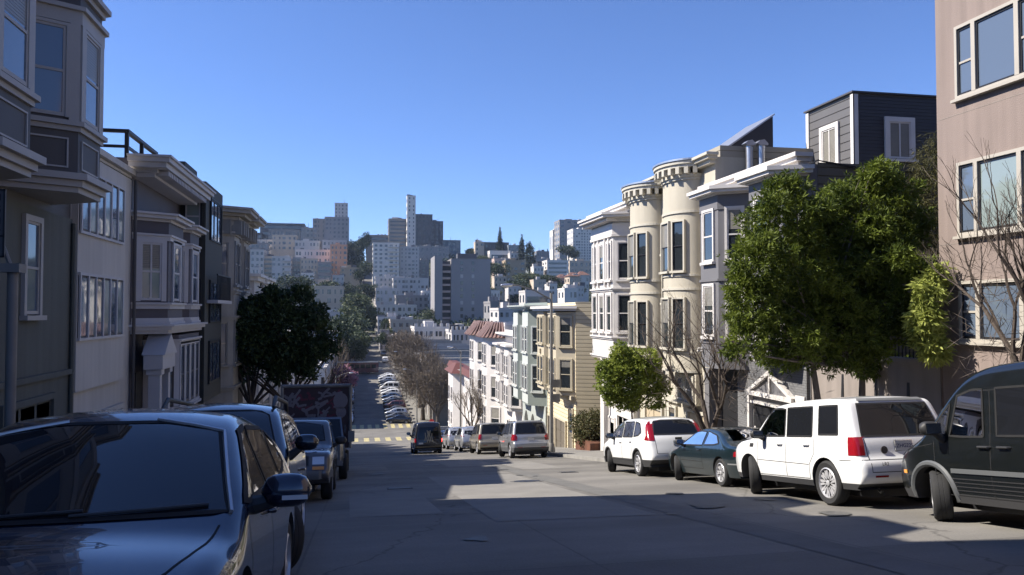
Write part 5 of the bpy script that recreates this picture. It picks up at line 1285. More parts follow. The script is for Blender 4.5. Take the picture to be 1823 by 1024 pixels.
S['suv_near'] = dict(L=4.65, W=1.88, H=1.66, belt=1.06, wr=.37, axle=(1.42,-1.36), tumble=.73, rad=.14, crown=.05, zb=.28, pf=.16,
    T=[(-2.1,.36),(-2.28,.42),(-2.32,.6),(-2.25,.9),(-2.15,1.1),(-1.85,1.40),(-1.65,1.49),(-.9,1.60),(-.1,1.65),(.25,1.60),(.52,1.50),(1.44,1.03),(1.56,.99),(1.85,.95),(2.12,.87),(2.26,.78),(2.32,.64),(2.33,.5),(2.2,.32)],
    side_win=[([(.1,1.10),(.6,1.09),(1.12,1.08)],[(.1,1.50),(.35,1.46),(.70,1.28)],'cg'), W4(-.88,.0,-.86,.02,1.11,1.49)+('cgd',), ([(-1.6,1.22),(-1.35,1.16),(-.98,1.12)],[(-1.58,1.25),(-1.33,1.38),(-.96,1.47)],'cgd')],
    windshield=WF(.82,.61,1.05,1.53), rear_win=WF(.64,.54,1.12,1.40), cab=(-1.85,1.35), seat=.1, handles=[(.12,.95),(-.8,.97)], spokes=10, mirror=(.86,1.12), ms=1.12, mirror_mat='navypaint',
    seams=[[(.05,.42),(.05,1.06)],[(1.12,.58),(1.14,1.06)],[(-.95,.85),(-.93,1.05)],[(.05,.42),(1.1,.42)]], seams_top=[[(1.40,.80),(1.6,.775),(1.8,.735),(1.98,.68),(2.12,.60),(2.2,.4),(2.23,.2),(2.24,0),(2.23,-.2),(2.2,-.4),(2.12,-.60),(1.98,-.68),(1.8,-.735),(1.6,-.775),(1.40,-.80)]])
S['suv_near']['patches'] = [('headlight','front2',[(.52,.62),(.86,.64)],[(.56,.72),(.84,.76)],'lamp',.008),('grille','front',[(-.42,.62),(.42,.62)],[(-.42,.82),(.42,.82)],'plastic',.008)]
S['suv_rails'] = dict(S['suv_near'], seams_top=[], wr=.395, tw=.25, H=1.86, L=4.6, belt=1.20, ms=1.1, mirror=(.84,1.34), mirror_mat='navy2',
    T=[(-2.1,.36),(-2.26,.42),(-2.3,.6),(-2.24,1.0),(-2.15,1.22),(-1.9,1.7),(-1.7,1.80),(-.9,1.86),(-.1,1.86),(.3,1.80),(.55,1.70),(1.25,1.27),(1.40,1.22),(1.8,1.18),(2.08,1.10),(2.2,1.0),(2.28,.80),(2.3,.5),(2.18,.32)])
up_ = lambda w_: tuple([[(a, b_+.13) for a, b_ in q] for q in w_[:2]])+w_[2:]
S['suv_rails']['side_win'] = [up_(w_) for w_ in S['suv_near']['side_win']]; S['suv_rails']['windshield'] = WF(.76,.59,1.29,1.73); S['suv_rails']['rear_win'] = WF(.66,.56,1.28,1.7)
S['suv_rails']['patches'] = [('headlight','front2',[(.50,.80),(.88,.82)],[(.54,.93),(.86,.98)],'lamp',.010),('grille','front',[(-.45,.66),(.45,.66)],[(-.45,.90),(.45,.90)],'plastic',.008)]
S['jeep'] = dict(L=4.4, W=1.80, H=1.62, belt=1.03, wr=.35, axle=(1.45,-1.15), tumble=.84, rad=.09, crown=.03, zb=.34, pf=.08, pr=.05, tw=.22,
    T=[(-2.0,.42),(-2.15,.46),(-2.2,.6),(-2.18,1.0),(-2.05,1.54),(-1.9,1.6),(-1,1.63),(.0,1.61),(.25,1.55),(.78,1.10),(.9,1.04),(1.5,1.01),(2.0,.96),(2.12,.88),(2.14,.66),(2.2,.60),(2.2,.45),(2.05,.40)],
    side_win=[W4(-.05,.62,-.02,.20,1.06,1.46)+('cg',), W4(-.95,-.15,-.93,-.13,1.06,1.48)+('cg',), W4(-1.85,-1.08,-1.78,-1.08,1.06,1.48)+('cg',)],
    windshield=WF(.70,.62,1.14,1.52), rear_win=WF(.66,.60,1.1,1.5), cab=(-1.9,.8), seat=-.1, spokes=6, rim='steelrim', mirror=(.5,1.13),
    seams=[[(.7,.5),(.7,1.0)],[(-.1,.45),(-.1,1.02)]], seams_front=[[(-.6,.92),(.6,.92)]])
S['jeep']['patches'] = [('headlight','front2',[(.52,.70),(.74,.70)],[(.52,.84),(.74,.84)],'lamp',.012),('grille','front',[(-.45,.68),(.45,.68)],[(-.45,.86),(.45,.86)],'plastic',.010),('bumper','front',[(-.86,.46),(.86,.46)],[(-.86,.58),(.86,.58)],'greyplastic',.05),('turn_signal','front2',[(.52,.60),(.74,.60)],[(.52,.66),(.74,.66)],'amber',.02)]
S['sedan'] = dict(L=4.6, W=1.78, H=1.44, belt=.93, wr=.32, axle=(1.38,-1.35), tumble=.74, rad=.11, crown=.04, zb=.24, pf=.16,
    T=[(-2.1,.3),(-2.26,.4),(-2.3,.6),(-2.26,.9),(-2.15,1.0),(-1.65,1.03),(-1.0,1.36),(-.5,1.43),(.2,1.43),(.55,1.33),(1.15,.98),(1.35,.93),(2.0,.80),(2.22,.68),(2.3,.5),(2.25,.34),(2.1,.24)],
    side_win=[W4(-.0,.98,.0,.45,.96,1.31,.01), W4(-1.15,-.1,-.85,-.1,.96,1.32,.01)], windshield=WF(.66,.52,1.02,1.34), rear_win=WF(.62,.52,1.05,1.34), spokes=5,
    patches=[('tail_light','rear2',[(.5,.74),(.82,.74)],[(.5,.90),(.80,.90)],'redlamp',.012),('headlight','front2',[(.45,.60),(.82,.62)],[(.48,.72),(.78,.74)],'lamp',.012)])
def var(base, **k): d = dict(S[base]); d.update(k); return d

M['maroon'] = carpaint('maroon_paint', (.07, .012, .014), .2)
# ---- right kerb, nose downhill, wheels turned to the kerb
wm = [(1.42,.34),(-1.45,.34)]
twotone('vanpaint', 'van_two', .40, [], .4)
v, c = make_car('van', 'tall dark green grey delivery van with turned front wheel at the right kerb', S['van'], 'van_two', cabin=True, steer=R(-37), cat='van')
place(v, 8.78, 8.22, 1); 
for wx in (1.42, -1.45):
    for sd in (1, -1):
        m = MB(); pts = []
        for a in np.linspace(-.35, math.pi+.35, 24):
            p = c.proj('side', wx+.44*math.cos(a), .34+.44*math.sin(a), .0, sd); pts.append(Vector((wx+.44*math.cos(a), p.y-sd*.01, .34+.44*math.sin(a))))
        m.tube(pts, .045, 8); m.build('arch_flare', 'midplastic', v, True, False)
m = MB()
for y in (-.5, -.25, 0, .25, .5): 
    for x0, x1 in ((-1.9, .4),):
        m.tube([c.proj('top', x0, y, .004), c.proj('top', (x0+x1)/2, y, .004), c.proj('top', x1, y, .004)], .014, 6)
m.build('roof_rib', 'vanpaint', v, True, False)
twotone('whitepaint', 'lr_two', .40, [(1.38,.37),(-1.28,.37)], .0)
v, c = make_car('parked_car', 'white boxy off road car with number plate, parked between van and coupe', S['suv_box'], 'lr_two', cabin=True, steer=R(-29))
place(v, 8.72, 13.28, 1)
plate_on(v, c, 'rear', .98, .06, '7ZHG225')
MB().lathe([(0, -.012), (.06, -.012), (.06, 0), (.045, .006), (0, .006)], (c.proj('rear', .42, .92, .0).x-.006, .42, .92), axis='x', seg=18).build('oval_badge', M['jeeppaint'], v, True, False).scale = (1, 1, 1)
add_text(v, 'LR2', 'seam', .075, Vector((c.proj('rear', .48, .70, .0).x-.006, .48, .68)), Matrix(((0, 0, -1), (-1, 0, 0), (0, 1, 0))))
MB().tube([(-2.1, .55, .30), (-2.2, .58, .27), (-2.26, .60, .27)], .035, 10).build('exhaust_pipe', 'chrome', v, True, False)
m = MB().box(-.25, .25, -.45, -.4, 0, 0) if 0 else None
v, c = make_car('parked_car', 'dark teal coupe squeezed between two white parked cars', S['coupe'], 'tealpaint', cabin=True, steer=R(-26))
place(v, 8.88, 17.75, 1)
MB().tube([c.proj('rear', -.7, .96, .03)+Vector((.05,0,.02)), c.proj('rear', 0, .98, .03)+Vector((.05,0,.03)), c.proj('rear', .7, .96, .03)+Vector((.05,0,.02))], .025, 8).build('rear_spoiler', 'plastic', v, True, False)
plate_on(v, c, 'rear', .58, 0)
twotone('whitepaint', 'crv_two', .47, [(1.36,.345),(-1.26,.345)], .44)
v, c = make_car('parked_car', 'white rounded crossover with tall red tail lamps and black lower trim', S['crossover'], 'crv_two', cabin=True, steer=R(-24))
place(v, 8.66, 22.35, 1); plate_on(v, c, 'rear', .88, 0)
MB().box(c.proj('rear', 0, 1.0, 0).x-.02, c.proj('rear', 0, 1.0, 0).x-.005, -.1, .1, 1.0, 1.06).build('badge', 'chrome', v, False, False)
twotone('silverpaint', 'esc_two', .52, [(1.35,.36),(-1.28,.36)], .46, (.07, .072, .078))
sp = var('suv_box', L=4.4, W=1.83, H=1.70, wr=.36, gap=.05, axle=(1.35,-1.28), spokes=5)
sp['T'] = [(x*.98, z*.985) for x, z in S['suv_box']['T']]
v, c = make_car('parked_car', 'silver boxy car parked by the lamp post with its rear facing up the hill', sp, 'esc_two', steer=R(-24))
place(v, 8.15, 38.6, 1); plate_on(v, c, 'rear', .88, 0)
m = MB()
for y in (.62, -.62): m.tube([(-1.6, y, 1.66), (-1.4, y, 1.76), (.1, y, 1.76), (.3, y, 1.66)], .02, 6)
m.build('roof_rail', 'plastic', v, True, False)
v, c = make_car('parked_car', 'beige boxy car parked just below the silver one', dict(sp, L=4.7, W=1.86), 'tanpaint', steer=R(-20)); place(v, 7.75, 46.4, 1); plate_on(v, c, 'rear', .88, 0)
v, c = make_car('parked_car', 'small silver hatchback parked below the beige car', S['crossover'], 'silverpaint', hi=False); place(v, 7.6, 53.2, 1)
v, c = make_car('parked_car', 'pale silver crossover fourth from the lamp post downhill', S['crossover'], 'silverpaint', hi=False); place(v, 7.5, 60, 1)
v, c = make_car('parked_car', 'dark parked saloon half hidden right of the driving van', S['sedan'], 'blackpaint', hi=False); place(v, 7.5, 66.5, 1)
v, c = make_car('parked_car', 'grey boxy car lowest on the near block, just right of the driving van', sp, 'greypaint', hi=False); place(v, 7.6, 73, 1)
# ---- the dark van driving down
sp = var('van', W=1.78, H=1.86); sp['T'] = [(x*.95, z*.94) for x, z in S['van']['T']]; sp['rear_win'] = WF(.66,.58,.9,1.66); sp['side_win'] = [([(a*.95, b_*.94) for a, b_ in w_[0]], [(a*.95, b_*.94) for a, b_ in w_[1]]) for w_ in S['van']['side_win']]
sp['L'] = 4.37; sp['axle'] = (1.35, -1.38); sp['belt'] = 1.06; sp['windshield'] = WF(.7,.6,1.2,1.72)
sp['patches'] = [('tail_light','rear2',[(.78,.72),(.87,.72)],[(.78,.95),(.87,.95)],'redlamp',.012)]
v, c = make_car('driving_van', 'dark van with pale pattern on its back doors driving down the street', sp, 'blackpaint', cat='van'); place(v, 4.45, 51.5, 1)
M['brakelight'] = plain('lit_brake_lamp', (.6, .02, .02), .2, emit=((1, .05, .04), 2.5))
c.patch('rear', [(-.87,.74),(-.79,.74)], [(-.87,.92),(-.79,.92)], .016, 1, 2, 2).build('brake_light', 'brakelight', v, False, False, recalc=False)
M['gold_ink'] = plain('pale_gold_print', (.35, .30, .20), .6)
m = MB()
for pl in ([(-.05,.7),(-.12,.95),(-.05,1.15),(-.10,1.45)], [(.08,.7),(.12,.95),(.04,1.2),(.10,1.45)], [(-.25,.8),(-.18,1.05),(-.2,1.25)], [(.25,.8),(.2,1.05),(.22,1.3)], [(0,.8),(0,1.4)]): c.ribbon('rear', pl, .05, .012, 1, m)
m.build('printed_pattern', 'gold_ink', v, False, False, recalc=False)
c.patch('rear', [(.35,.6),(.62,.6)], [(.35,.7),(.62,.7)], .012, 1, 2, 2).build('number_plate', 'plate', v, False, False, recalc=False)
# ---- left kerb, noses uphill towards the camera
v, c = make_car('parked_car', 'glossy dark blue crossover nearest the camera with sky reflected in its windshield', S['suv_near'], 'navypaint', cabin=False)
place(v, -1.47, 5.42, -1)
m = MB()
for y0, y1 in ((-.55, .15), (.1, .72)):
    pts = [c.proj('front', y0+(y1-y0)*i/8, 1.058+.02*i/8, .016) for i in range(9)]; m.tube(pts, .009, 6)
m.build('wiper', 'plastic', v, True, False)
m = MB()
for sd in (1, -1):
    pl = [(1.28*1.0, 1.10), (.9, 1.30), (.52, 1.495)]
    pts = []
    for i in range(13):
        t = i/12; z = 1.045+(1.545-1.045)*t; y = .835-.205*t; pts.append(c.proj('front', sd*y, z, .006))
    m.tube(pts, .013, 6)
m.build('pillar_trim', 'silverpaint', v, True, False)  # silver colour stands for the sky reflected along the pillar trim
for sd in (1, -1):   # clear turn signal strip in the mirror
    q = c.proj('side', .86, 1.04, 0, sd); MB().box(.90, .946, q.y+sd*.16, q.y+sd*.30, 1.07, 1.095).build('turn_signal', 'lamp', v, True, False)
v, c = make_car('parked_car', 'navy tall car with roof rails behind the nearest one, front wheel turned out', S['suv_rails'], 'navy2', steer=R(38))
place(v, -1.64, 10.1, -1)
m = MB()
for y in (.64, -.64): m.tube([(-1.7, y, 1.74), (-1.5, y, 1.89), (.0, y, 1.90), (.28, y, 1.77)], [.02,.03,.03,.02], 8)
m.build('roof_rail', 'plastic', v, True, False)
v, c = make_car('parked_car', 'old grey brown off roader with white rings drawn on its hood', S['jeep'], 'jeeppaint')
place(v, -1.50, 19.7, -1); v.matrix_world = v.matrix_world @ Matrix.Scale(1.12, 4)
M['chalk'] = plain('white_ring_paint', (.5, .52, .6), .6)
m = MB()
for (cx, cy) in ((1.72, .56), (1.72, .32), (1.9, .44), (1.9, .20), (1.72, .08)):
    c.ribbon('top', [(cx+.13*math.cos(a), cy+.13*math.sin(a)) for a in np.linspace(0, 2*math.pi, 16)], .022, .004, 1, m)
m.build('painted_rings', 'chalk', v, False, False, recalc=False)
# ---- box truck with graffiti
t = thing('box_truck', (0, 0, 0), 'box truck with a graffiti covered cargo body parked beyond the old off roader', 'truck', rot=(0, 0, 0))
bx = MB().box(-4.4, 1.0, -1.13, 1.13, .95, 3.05).build('cargo_box', M.setdefault('truckbox', paint('dark_red_box', (.055, .025, .03), .6, .2, 2)), t, False, False)
m = MB()
for y in (-1.10, 1.10): m.tube([(1.02, y, .95), (1.02, y, 2.98)], .05, 8); 
m.tube([(1.02, -1.10, 3.0), (1.02, 1.10, 3.0)], .06, 8)
for z in (.97, 3.03):
    for y in (-1.12, 1.12): m.tube([(1.0, y, z), (-4.4, y, z)], .04, 6)
m.build('corner_trim', 'poleg', t, True, False)
m = MB(); m.prism([(1.05, -.95), (2.3, -.95), (2.3, .95), (1.05, .95)], .5, 1.15); m.prism([(1.1, -.93), (2.28, -.93), (2.28, .93), (1.1, .93)], 1.151, 1.95, [(1.15, -.82), (1.85, -.82), (1.85, .82), (1.15, .82)])
m.prism([(2.3, -.92), (2.85, -.82), (2.85, .82), (2.3, .92)], .5, 1.1); m.build('cab', M['greypaint'], t, False, False)
m = MB(); m.add([(2.275, -.86, 1.22), (2.275, .86, 1.22), (1.90, .78, 1.88), (1.90, -.78, 1.88)], [(0, 1, 2, 3)]); m.build('windshield', 'tint', t, False, False, recalc=False)
for y in (-.95, .95): MB().box(1.5, 2.1, y-.01, y+.01, 1.2, 1.7).build('side_window', 'tint', t, False, False)
for y in (-.6, .6): MB().box(2.85, 2.88, y-.14, y+.14, .7, .88).build('headlight', 'lamp', t, False, False)
MB().box(2.86, 2.94, -.9, .9, .45, .6).build('bumper', 'greyplastic', t, False, False)
for y in (-1.15, 1.15): MB().box(2.0, 2.1, y-.1, y+.1, 1.15, 1.5).build('mirror', 'greyplastic', t, False, False)
for x in (2.0, -3.2):
    for y in (-.9, .9): wheel(t, x, y, .40, 1 if y > 0 else -1, 0, 5, 'steelrim', .26)
gr = random.Random(3)
for nm, mt, cnt in (('graffiti', M.setdefault('g1', plain('pale_spray', (.17, .155, .17), .7)), 26), ('graffiti', M.setdefault('g2', plain('red_spray', (.11, .02, .035), .7)), 12)):
    m = MB(); dx = 1.003 if mt.name.startswith('pale') else 1.001
    for k in range(cnt):
        y = gr.uniform(-.95, .75); z = gr.uniform(1.95, 2.75); a = gr.uniform(-1.2, 1.2); l = gr.uniform(.2, .5); w_ = gr.uniform(.018, .05); pts = []
        for i in range(7):
            f_ = i/6-.5; yy = y+l*f_*math.cos(a)+.05*math.sin(i*1.4); zz = z+l*f_*math.sin(a)+.05*math.cos(i*1.1); pts.append((yy, zz))
        for (p, q) in zip(pts[:-1], pts[1:]):
            d = Vector((q[0]-p[0], q[1]-p[1])); 
            if d.length < 1e-4: continue
            n_ = Vector((-d.y, d.x)).normalized()*w_
            m.add([(dx+.0002*k, p[0]-n_.x, p[1]-n_.y), (dx+.0002*k, q[0]-n_.x, q[1]-n_.y), (dx+.0002*k, q[0]+n_.x, q[1]+n_.y), (dx+.0002*k, p[0]+n_.x, p[1]+n_.y)], [(0, 1, 2, 3)])
    if mt.name.startswith('pale'):
        for (cy, cz, r0) in ((.78, 2.5, .24), (.80, 2.12, .17)):
            MB().add([(dx+.006, cy+r0*math.cos(a), cz+r0*math.sin(a)*1.1) for a in np.linspace(0, 2*math.pi, 14, endpoint=False)], [tuple(range(14))]).build('graffiti_print', mt, bx, False, False, recalc=False)
    m.build('graffiti_print', mt, bx, False, False, recalc=False)
place(t, -1.30, 27.6, -1)
v, c = make_car('parked_car', 'white saloon roof glimpsed in front of the mauve house garage', S['sedan'], 'whitepaint', hi=False)
v.matrix_world = Matrix.Translation((-4.2, 24.6, gz(24.6)+.14)) @ Matrix.Rotation(math.pi, 4, 'Z')
for i, (y, s_, mt, lab) in enumerate(((36.5, 'sedan', 'greypaint', 'grey saloon hidden mostly behind the box truck'), (43, 'crossover', 'bluepaint', 'blue crossover beyond the box truck on the shaded kerb'), (49.5, 'sedan', 'blackpaint', 'black saloon further down the shaded kerb'))):
    v, c = make_car('parked_car', lab, S[s_], mt, hi=False); place(v, -1.5, y, -1)
# ---- cars parked square to the kerb in the valley, and up the far slope
protos = {}
def far_car(kind, mat, label, X, Y, head, yaw, group):
    key = (kind, mat)
    if key not in protos:
        sp_ = {'suv': S['crossover'], 'sedan': S['sedan'], 'box': S['suv_box'], 'van': S['van']}[kind]
        v, c = make_car('parked_car', label, sp_, mat, group, hi=False, cat='van' if kind == 'van' else 'car'); protos[key] = v
    else: v = copy_tree(protos[key]); tag(v, label, None, group)
    place(v, X, Y, head, yaw)
cols = [('sedan','navypaint','dark blue saloon first in the valley parking row, nearest the crossing'),('sedan','greypaint','second car of the valley row, a grey saloon'),('suv','silverpaint','third car of the valley row, silver crossover'),('sedan','greypaint','fourth car of the valley row, grey saloon'),
 ('box','maroon','dark red boxy car in the valley row'),('suv','blackpaint','black crossover beside the dark red one in the valley row'),('sedan','silverpaint','silver saloon seventh in the valley row'),('sedan','bluepaint','blue saloon in the middle of the valley row'),('suv','whitepaint','white crossover below the white van in the valley row'),
 ('sedan','whitepaint','white saloon just this side of the white van'),('van','whitepaint','white van standing tallest in the valley row'),('suv','greypaint','grey crossover just past the white van'),('sedan','blackpaint','black saloon near the far end of the valley row'),('sedan','silverpaint','silver saloon third from the far end of the valley row'),('suv','whitepaint','white crossover second from the far end of the valley row'),('sedan','whitepaint','white saloon last of the valley row by the bus')]
for i, (k, mt, lab) in enumerate(cols): far_car(k, mt, lab, 7.4, 139.5+i*3.95, 1, R(-78), 'cars parked square to the kerb in the valley')
up = [('sedan','silverpaint'),('suv','whitepaint'),('sedan','blackpaint'),('box','greypaint')]
side_words = {1: 'right', -1: 'left'}
ords = ['lowest', 'second', 'third', 'fourth', 'fifth', 'sixth', 'seventh', 'eighth', 'ninth', 'tenth', 'eleventh', 'topmost']
n_ = 0
for i in range(12):
    for sd in (1, -1):
        k, mt = up[(i*2+(sd > 0)) % 4]
        far_car(k, mt, '%s parked car up the far slope along its %s kerb' % (ords[i], side_words[sd]), 8.2 if sd > 0 else -1.4, 232+i*17+3*sd, sd, 0, 'cars parked up the far slope')
for i in range(5):
    far_car(*up[(i+1) % 4], '%s car on the shaded kerb of the valley block' % ['nearest', 'second', 'middle', 'fourth', 'last'][i], -1.4, 142+i*11, -1, 0, 'cars on the shaded kerb of the valley block')
# ---- bus crossing the valley
t = thing('city_bus', (0, 0, 0), 'long dark red city bus with a pale roof crossing the valley street', 'bus', rot=(0, 0, 0))
MB().box(-6.8, 6.8, -1.27, 1.27, .35, 2.95).build('body', M.setdefault('busred', carpaint('bus_red', (.10, .02, .03), .1)), t, False, False)
MB().box(-6.7, 6.7, -1.2, 1.2, 2.951, 3.15).build('roof', 'whitepaint', t, False, False)
for k in range(9):
    for y in (-1.28, 1.28): MB().box(-6.2+k*1.4, -5.1+k*1.4, y-.01, y+.01, 1.45, 2.45).build('side_window', 'tint', t, False, False)
for x in (-4.4, 4.2):
    for y in (-1.1, 1.1): wheel(t, x, y, .48, 1 if y > 0 else -1, 0, 5, 'steelrim', .28, lo=True)
MB().box(6.8, 6.83, -1.1, 1.1, 1.2, 2.7).build('windshield', 'tint', t, False, False)
t.location = (-1.2, 209, gz(209)); 
# ================================================================== TREES AND PLANTS
M['bark'] = paint('bark', (.13, .10, .08), .9, .3, 6, .8, 30); M['barkpale'] = paint('pale_bark', (.24, .20, .165), .9, .3, 6, .8, 30); M['twig'] = paint('winter_twigs', (.20, .155, .115), .9, .2, 3)
M['leaf_big'] = leafmat('narrow_green_leaves', (.016, .036, .007), (.18, .225, .03), 1.5, .34)
M['leaf_light'] = leafmat('light_green_leaves', (.09, .14, .025), (.30, .34, .06), 1.5, .35)
M['leaf_dark'] = leafmat('dark_green_leaves', (.02, .036, .016), (.07, .10, .034), 1.2, .1)
M['leaf_hill'] = leafmat('hill_leaves', (.018, .032, .014), (.05, .07, .028), .3, .1)
M['leaf_hill2'] = leafmat('hill_leaves_pale', (.04, .055, .02), (.10, .12, .05), .3, .15)
M['leaf_con'] = leafmat('conifer_needles', (.008, .018, .012), (.025, .04, .022), .3, .05)
M['blossom'] = leafmat('pink_blossom', (.26, .09, .14), (.58, .32, .40), 1, .4)
M['leaf_bush'] = leafmat('flowering_bush_leaves', (.04, .06, .02), (.17, .14, .07), 4, .2)
def leaves(name, mat, parent, clumps, n, ln, wd, seed=1, shell=.55, droop=.0, cluster=1, outward=.5, loc=(0,0,0)):
    """n leaf blades spread through ellipsoid clumps (x,y,z,rx,ry,rz)"""
    g = np.random.default_rng(seed); cl = np.array(clumps, float); vol = cl[:,3]*cl[:,4]*cl[:,5]; vol = vol**.8; pr = vol/vol.sum()
    nc = max(1, n//cluster); idx = g.choice(len(cl), nc, p=pr)
    d = g.normal(size=(nc,3)); d /= np.linalg.norm(d, axis=1)[:,None]
    r_ = (shell+(1-shell)*g.random(nc))**1.0; r_ = np.where(g.random(nc) < .22, g.random(nc)**.5*.8, r_)
    # uneven outline: lumps from a few sine waves over the direction
    lump = 1+.10*np.sin(d[:,0]*7+idx)+.10*np.sin(d[:,1]*9+idx*2)+.10*np.sin(d[:,2]*8+idx*3)+.06*np.sin(d[:,0]*19+d[:,2]*17)
    c = cl[idx,:3]+d*cl[idx,3:6]*(r_*lump)[:,None]
    if cluster > 1:
        c = np.repeat(c, cluster, 0); d = np.repeat(d, cluster, 0)
    m = len(c); ax = g.normal(size=(m,3))*(1-outward)+d*outward; ax[:,2] -= droop; ax /= np.linalg.norm(ax, axis=1)[:,None]
    o = g.normal(size=(m,3)); sd = np.cross(ax, o); sd /= np.linalg.norm(sd, axis=1)[:,None]
    if cluster > 1: c = c+ax*0.0
    L_ = ln*(.6+.8*g.random(m))[:,None]; W_ = wd*(.7+.6*g.random(m))[:,None]
    v = np.empty((m,4,3)); v[:,0] = c; v[:,1] = c+ax*L_*.5+sd*W_*.5; v[:,2] = c+ax*L_; v[:,3] = c+ax*L_*.5-sd*W_*.5
    v -= np.array(loc); me = bpy.data.meshes.new(name); me.vertices.add(m*4); me.loops.add(m*4); me.polygons.add(m)
    me.vertices.foreach_set('co', v.reshape(-1).astype(np.float32)); me.loops.foreach_set('vertex_index', np.arange(m*4, dtype=np.int32))
    me.polygons.foreach_set('loop_start', np.arange(0, m*4, 4, dtype=np.int32)); me.polygons.foreach_set('loop_total', np.full(m, 4, dtype=np.int32)); me.update(); me.validate()
    me.materials.append(M[mat]); ob = bpy.data.objects.new(name, me); col.objects.link(ob)
    if parent: ob.parent = parent
    return ob
def branches(m, p, d, r_, ln, depth, g, seg=7, spread=.55, up=.15, shrinkf=.72, tips=None, kids_=(2, 3), wig=.12):
    pts = [p]; rs = [r_]; n = 4; q = p.copy(); dd = d.normalized()
    for i in range(n):
        dd = (dd+Vector((g.uniform(-1,1), g.uniform(-1,1), g.uniform(-1,1)))*wig+Vector((0,0,up*.2))).normalized()
        q = q+dd*(ln/n); pts.append(q.copy()); rs.append(r_*(1-.24*(i+1)/n))
    m.tube(pts, rs, seg if r_ > .03 else (5 if r_ > .012 else 3), cap=False)
    if depth <= 0:
        if tips is not None: tips.append(q.copy())
        return
    k = g.randint(*kids_)
    for j in range(k):
        a = 2*math.pi*(j+g.random()*.6)/k; o = dd.orthogonal().normalized(); o2 = dd.cross(o)
        nd = (dd+(o*math.cos(a)+o2*math.sin(a))*spread*g.uniform(.7, 1.3)+Vector((0,0,up))).normalized()
        st = pts[-1] if j < 2 else pts[g.randint(2, 3)]
        branches(m, st.copy(), nd, rs[-1]*.82*(1 if j == 0 else .85), ln*shrinkf*g.uniform(.8, 1.15), depth-1, g, max(4, seg-1), spread, up, shrinkf, tips, kids_, wig)
def bare_tree(name, label, x, y, h, spread, seed, depth=5, mat='bark', r0=.13, lean=(0,0), group=None, kids_=(2,3), z0=None, trunk=.22, up=.12, haze=None):
    z = gz(y)+.1 if z0 is None else z0; t = thing(name, (x, y, z), label, 'tree', group); g = random.Random(seed); m = MB(); base = Vector((x, y, z-.1))
    q = base+Vector((lean[0]*h*trunk, lean[1]*h*trunk, h*trunk)); m.tube([base, base.lerp(q, .5)+Vector((.03, .02, 0)), q], [r0*1.25, r0, r0*.95], 9)
    m.build('trunk', mat, t, True)
    m = MB(); n = 4
    for k in range(n):
        a = 2*math.pi*k/n+g.random(); d = Vector((math.cos(a)*spread+lean[0], math.sin(a)*spread+lean[1], 1))
        branches(m, q-Vector((0,0,.05*k)), d, r0*.62, h*.27, depth, g, 7, spread*.75, up, .76, None, kids_, .16)
    m.build('branches', mat, t, True, recalc=False)
    if haze: leaves('twigs', mat, t, [(x+lean[0]*h*.3+h*spread*haze[0]*math.cos(a), y+h*spread*haze[0]*math.sin(a), z+h*zz, h*haze[1], h*haze[1], h*.24) for a in (0, 1.6, 3.1, 4.7) for zz in (.48, .74)], haze[2], h*.085, haze[3], seed, shell=.15, outward=.35, droop=-.45, loc=(x, y, z))
    return t
def leafy_tree(name, label, x, y, clumps, n, ln, wd, mat, seed, stems, bark='bark', cat='tree', group=None, **kw):
    z = gz(y)+.1; t = thing(name, (x, y, z), label, cat, group); m = MB(); g = random.Random(seed)
    for st in stems:
        rs = np.linspace(st[0], st[0]*.55, len(st[1])); m.tube([Vector(p) for p in st[1]], list(rs), 9)
    m.build('trunk', bark, t, True)
    m = MB()
    for st in stems:
        for c in clumps:
            if g.random() < (.75 if len(clumps) < 25 else .08):
                p = Vector(st[1][-1]); e = Vector(c[:3]); mid = p.lerp(e, .5)+Vector((g.uniform(-.2,.2), g.uniform(-.2,.2), g.uniform(0,.2)))
                m.tube([p, mid, e+Vector((0,0,c[5]*.4))], [st[0]*.42, st[0]*.26, st[0]*.06], 6, cap=False)
    m.build('limbs', bark, t, True, recalc=False)
    leaves('crown', mat, t, clumps, n, ln, wd, seed, loc=(x, y, z), **kw); return t
def clump_px(lst, Y, ry=1.5, f=1.0):
    """crown lobes given where the photo shows them: (px, py, radius px) at distance Y"""
    out = []
    for (px, py, r_, *e) in lst:
        p = at(px, py, Y+(e[0] if e else 0)); k = r_/F*p.length; out.append((p.x, p.y, p.z, k, k*ry, k*.95))
    return out
def sublobes(cl, k, f, seed, push=.8):
    g = random.Random(seed); out = []
    for c in cl:
        out.append((c[0], c[1], c[2], c[3]*.88, c[4]*.88, c[5]*.88))
        for _ in range(k):
            d = Vector((g.gauss(0,1), g.gauss(0,1), g.gauss(0,1))).normalized(); s_ = f*g.uniform(.6, 1.25)
            out.append((c[0]+d.x*c[3]*push, c[1]+d.y*c[4]*push, c[2]+d.z*c[5]*push, c[3]*s_, c[4]*s_, c[5]*s_*.85))
    return out
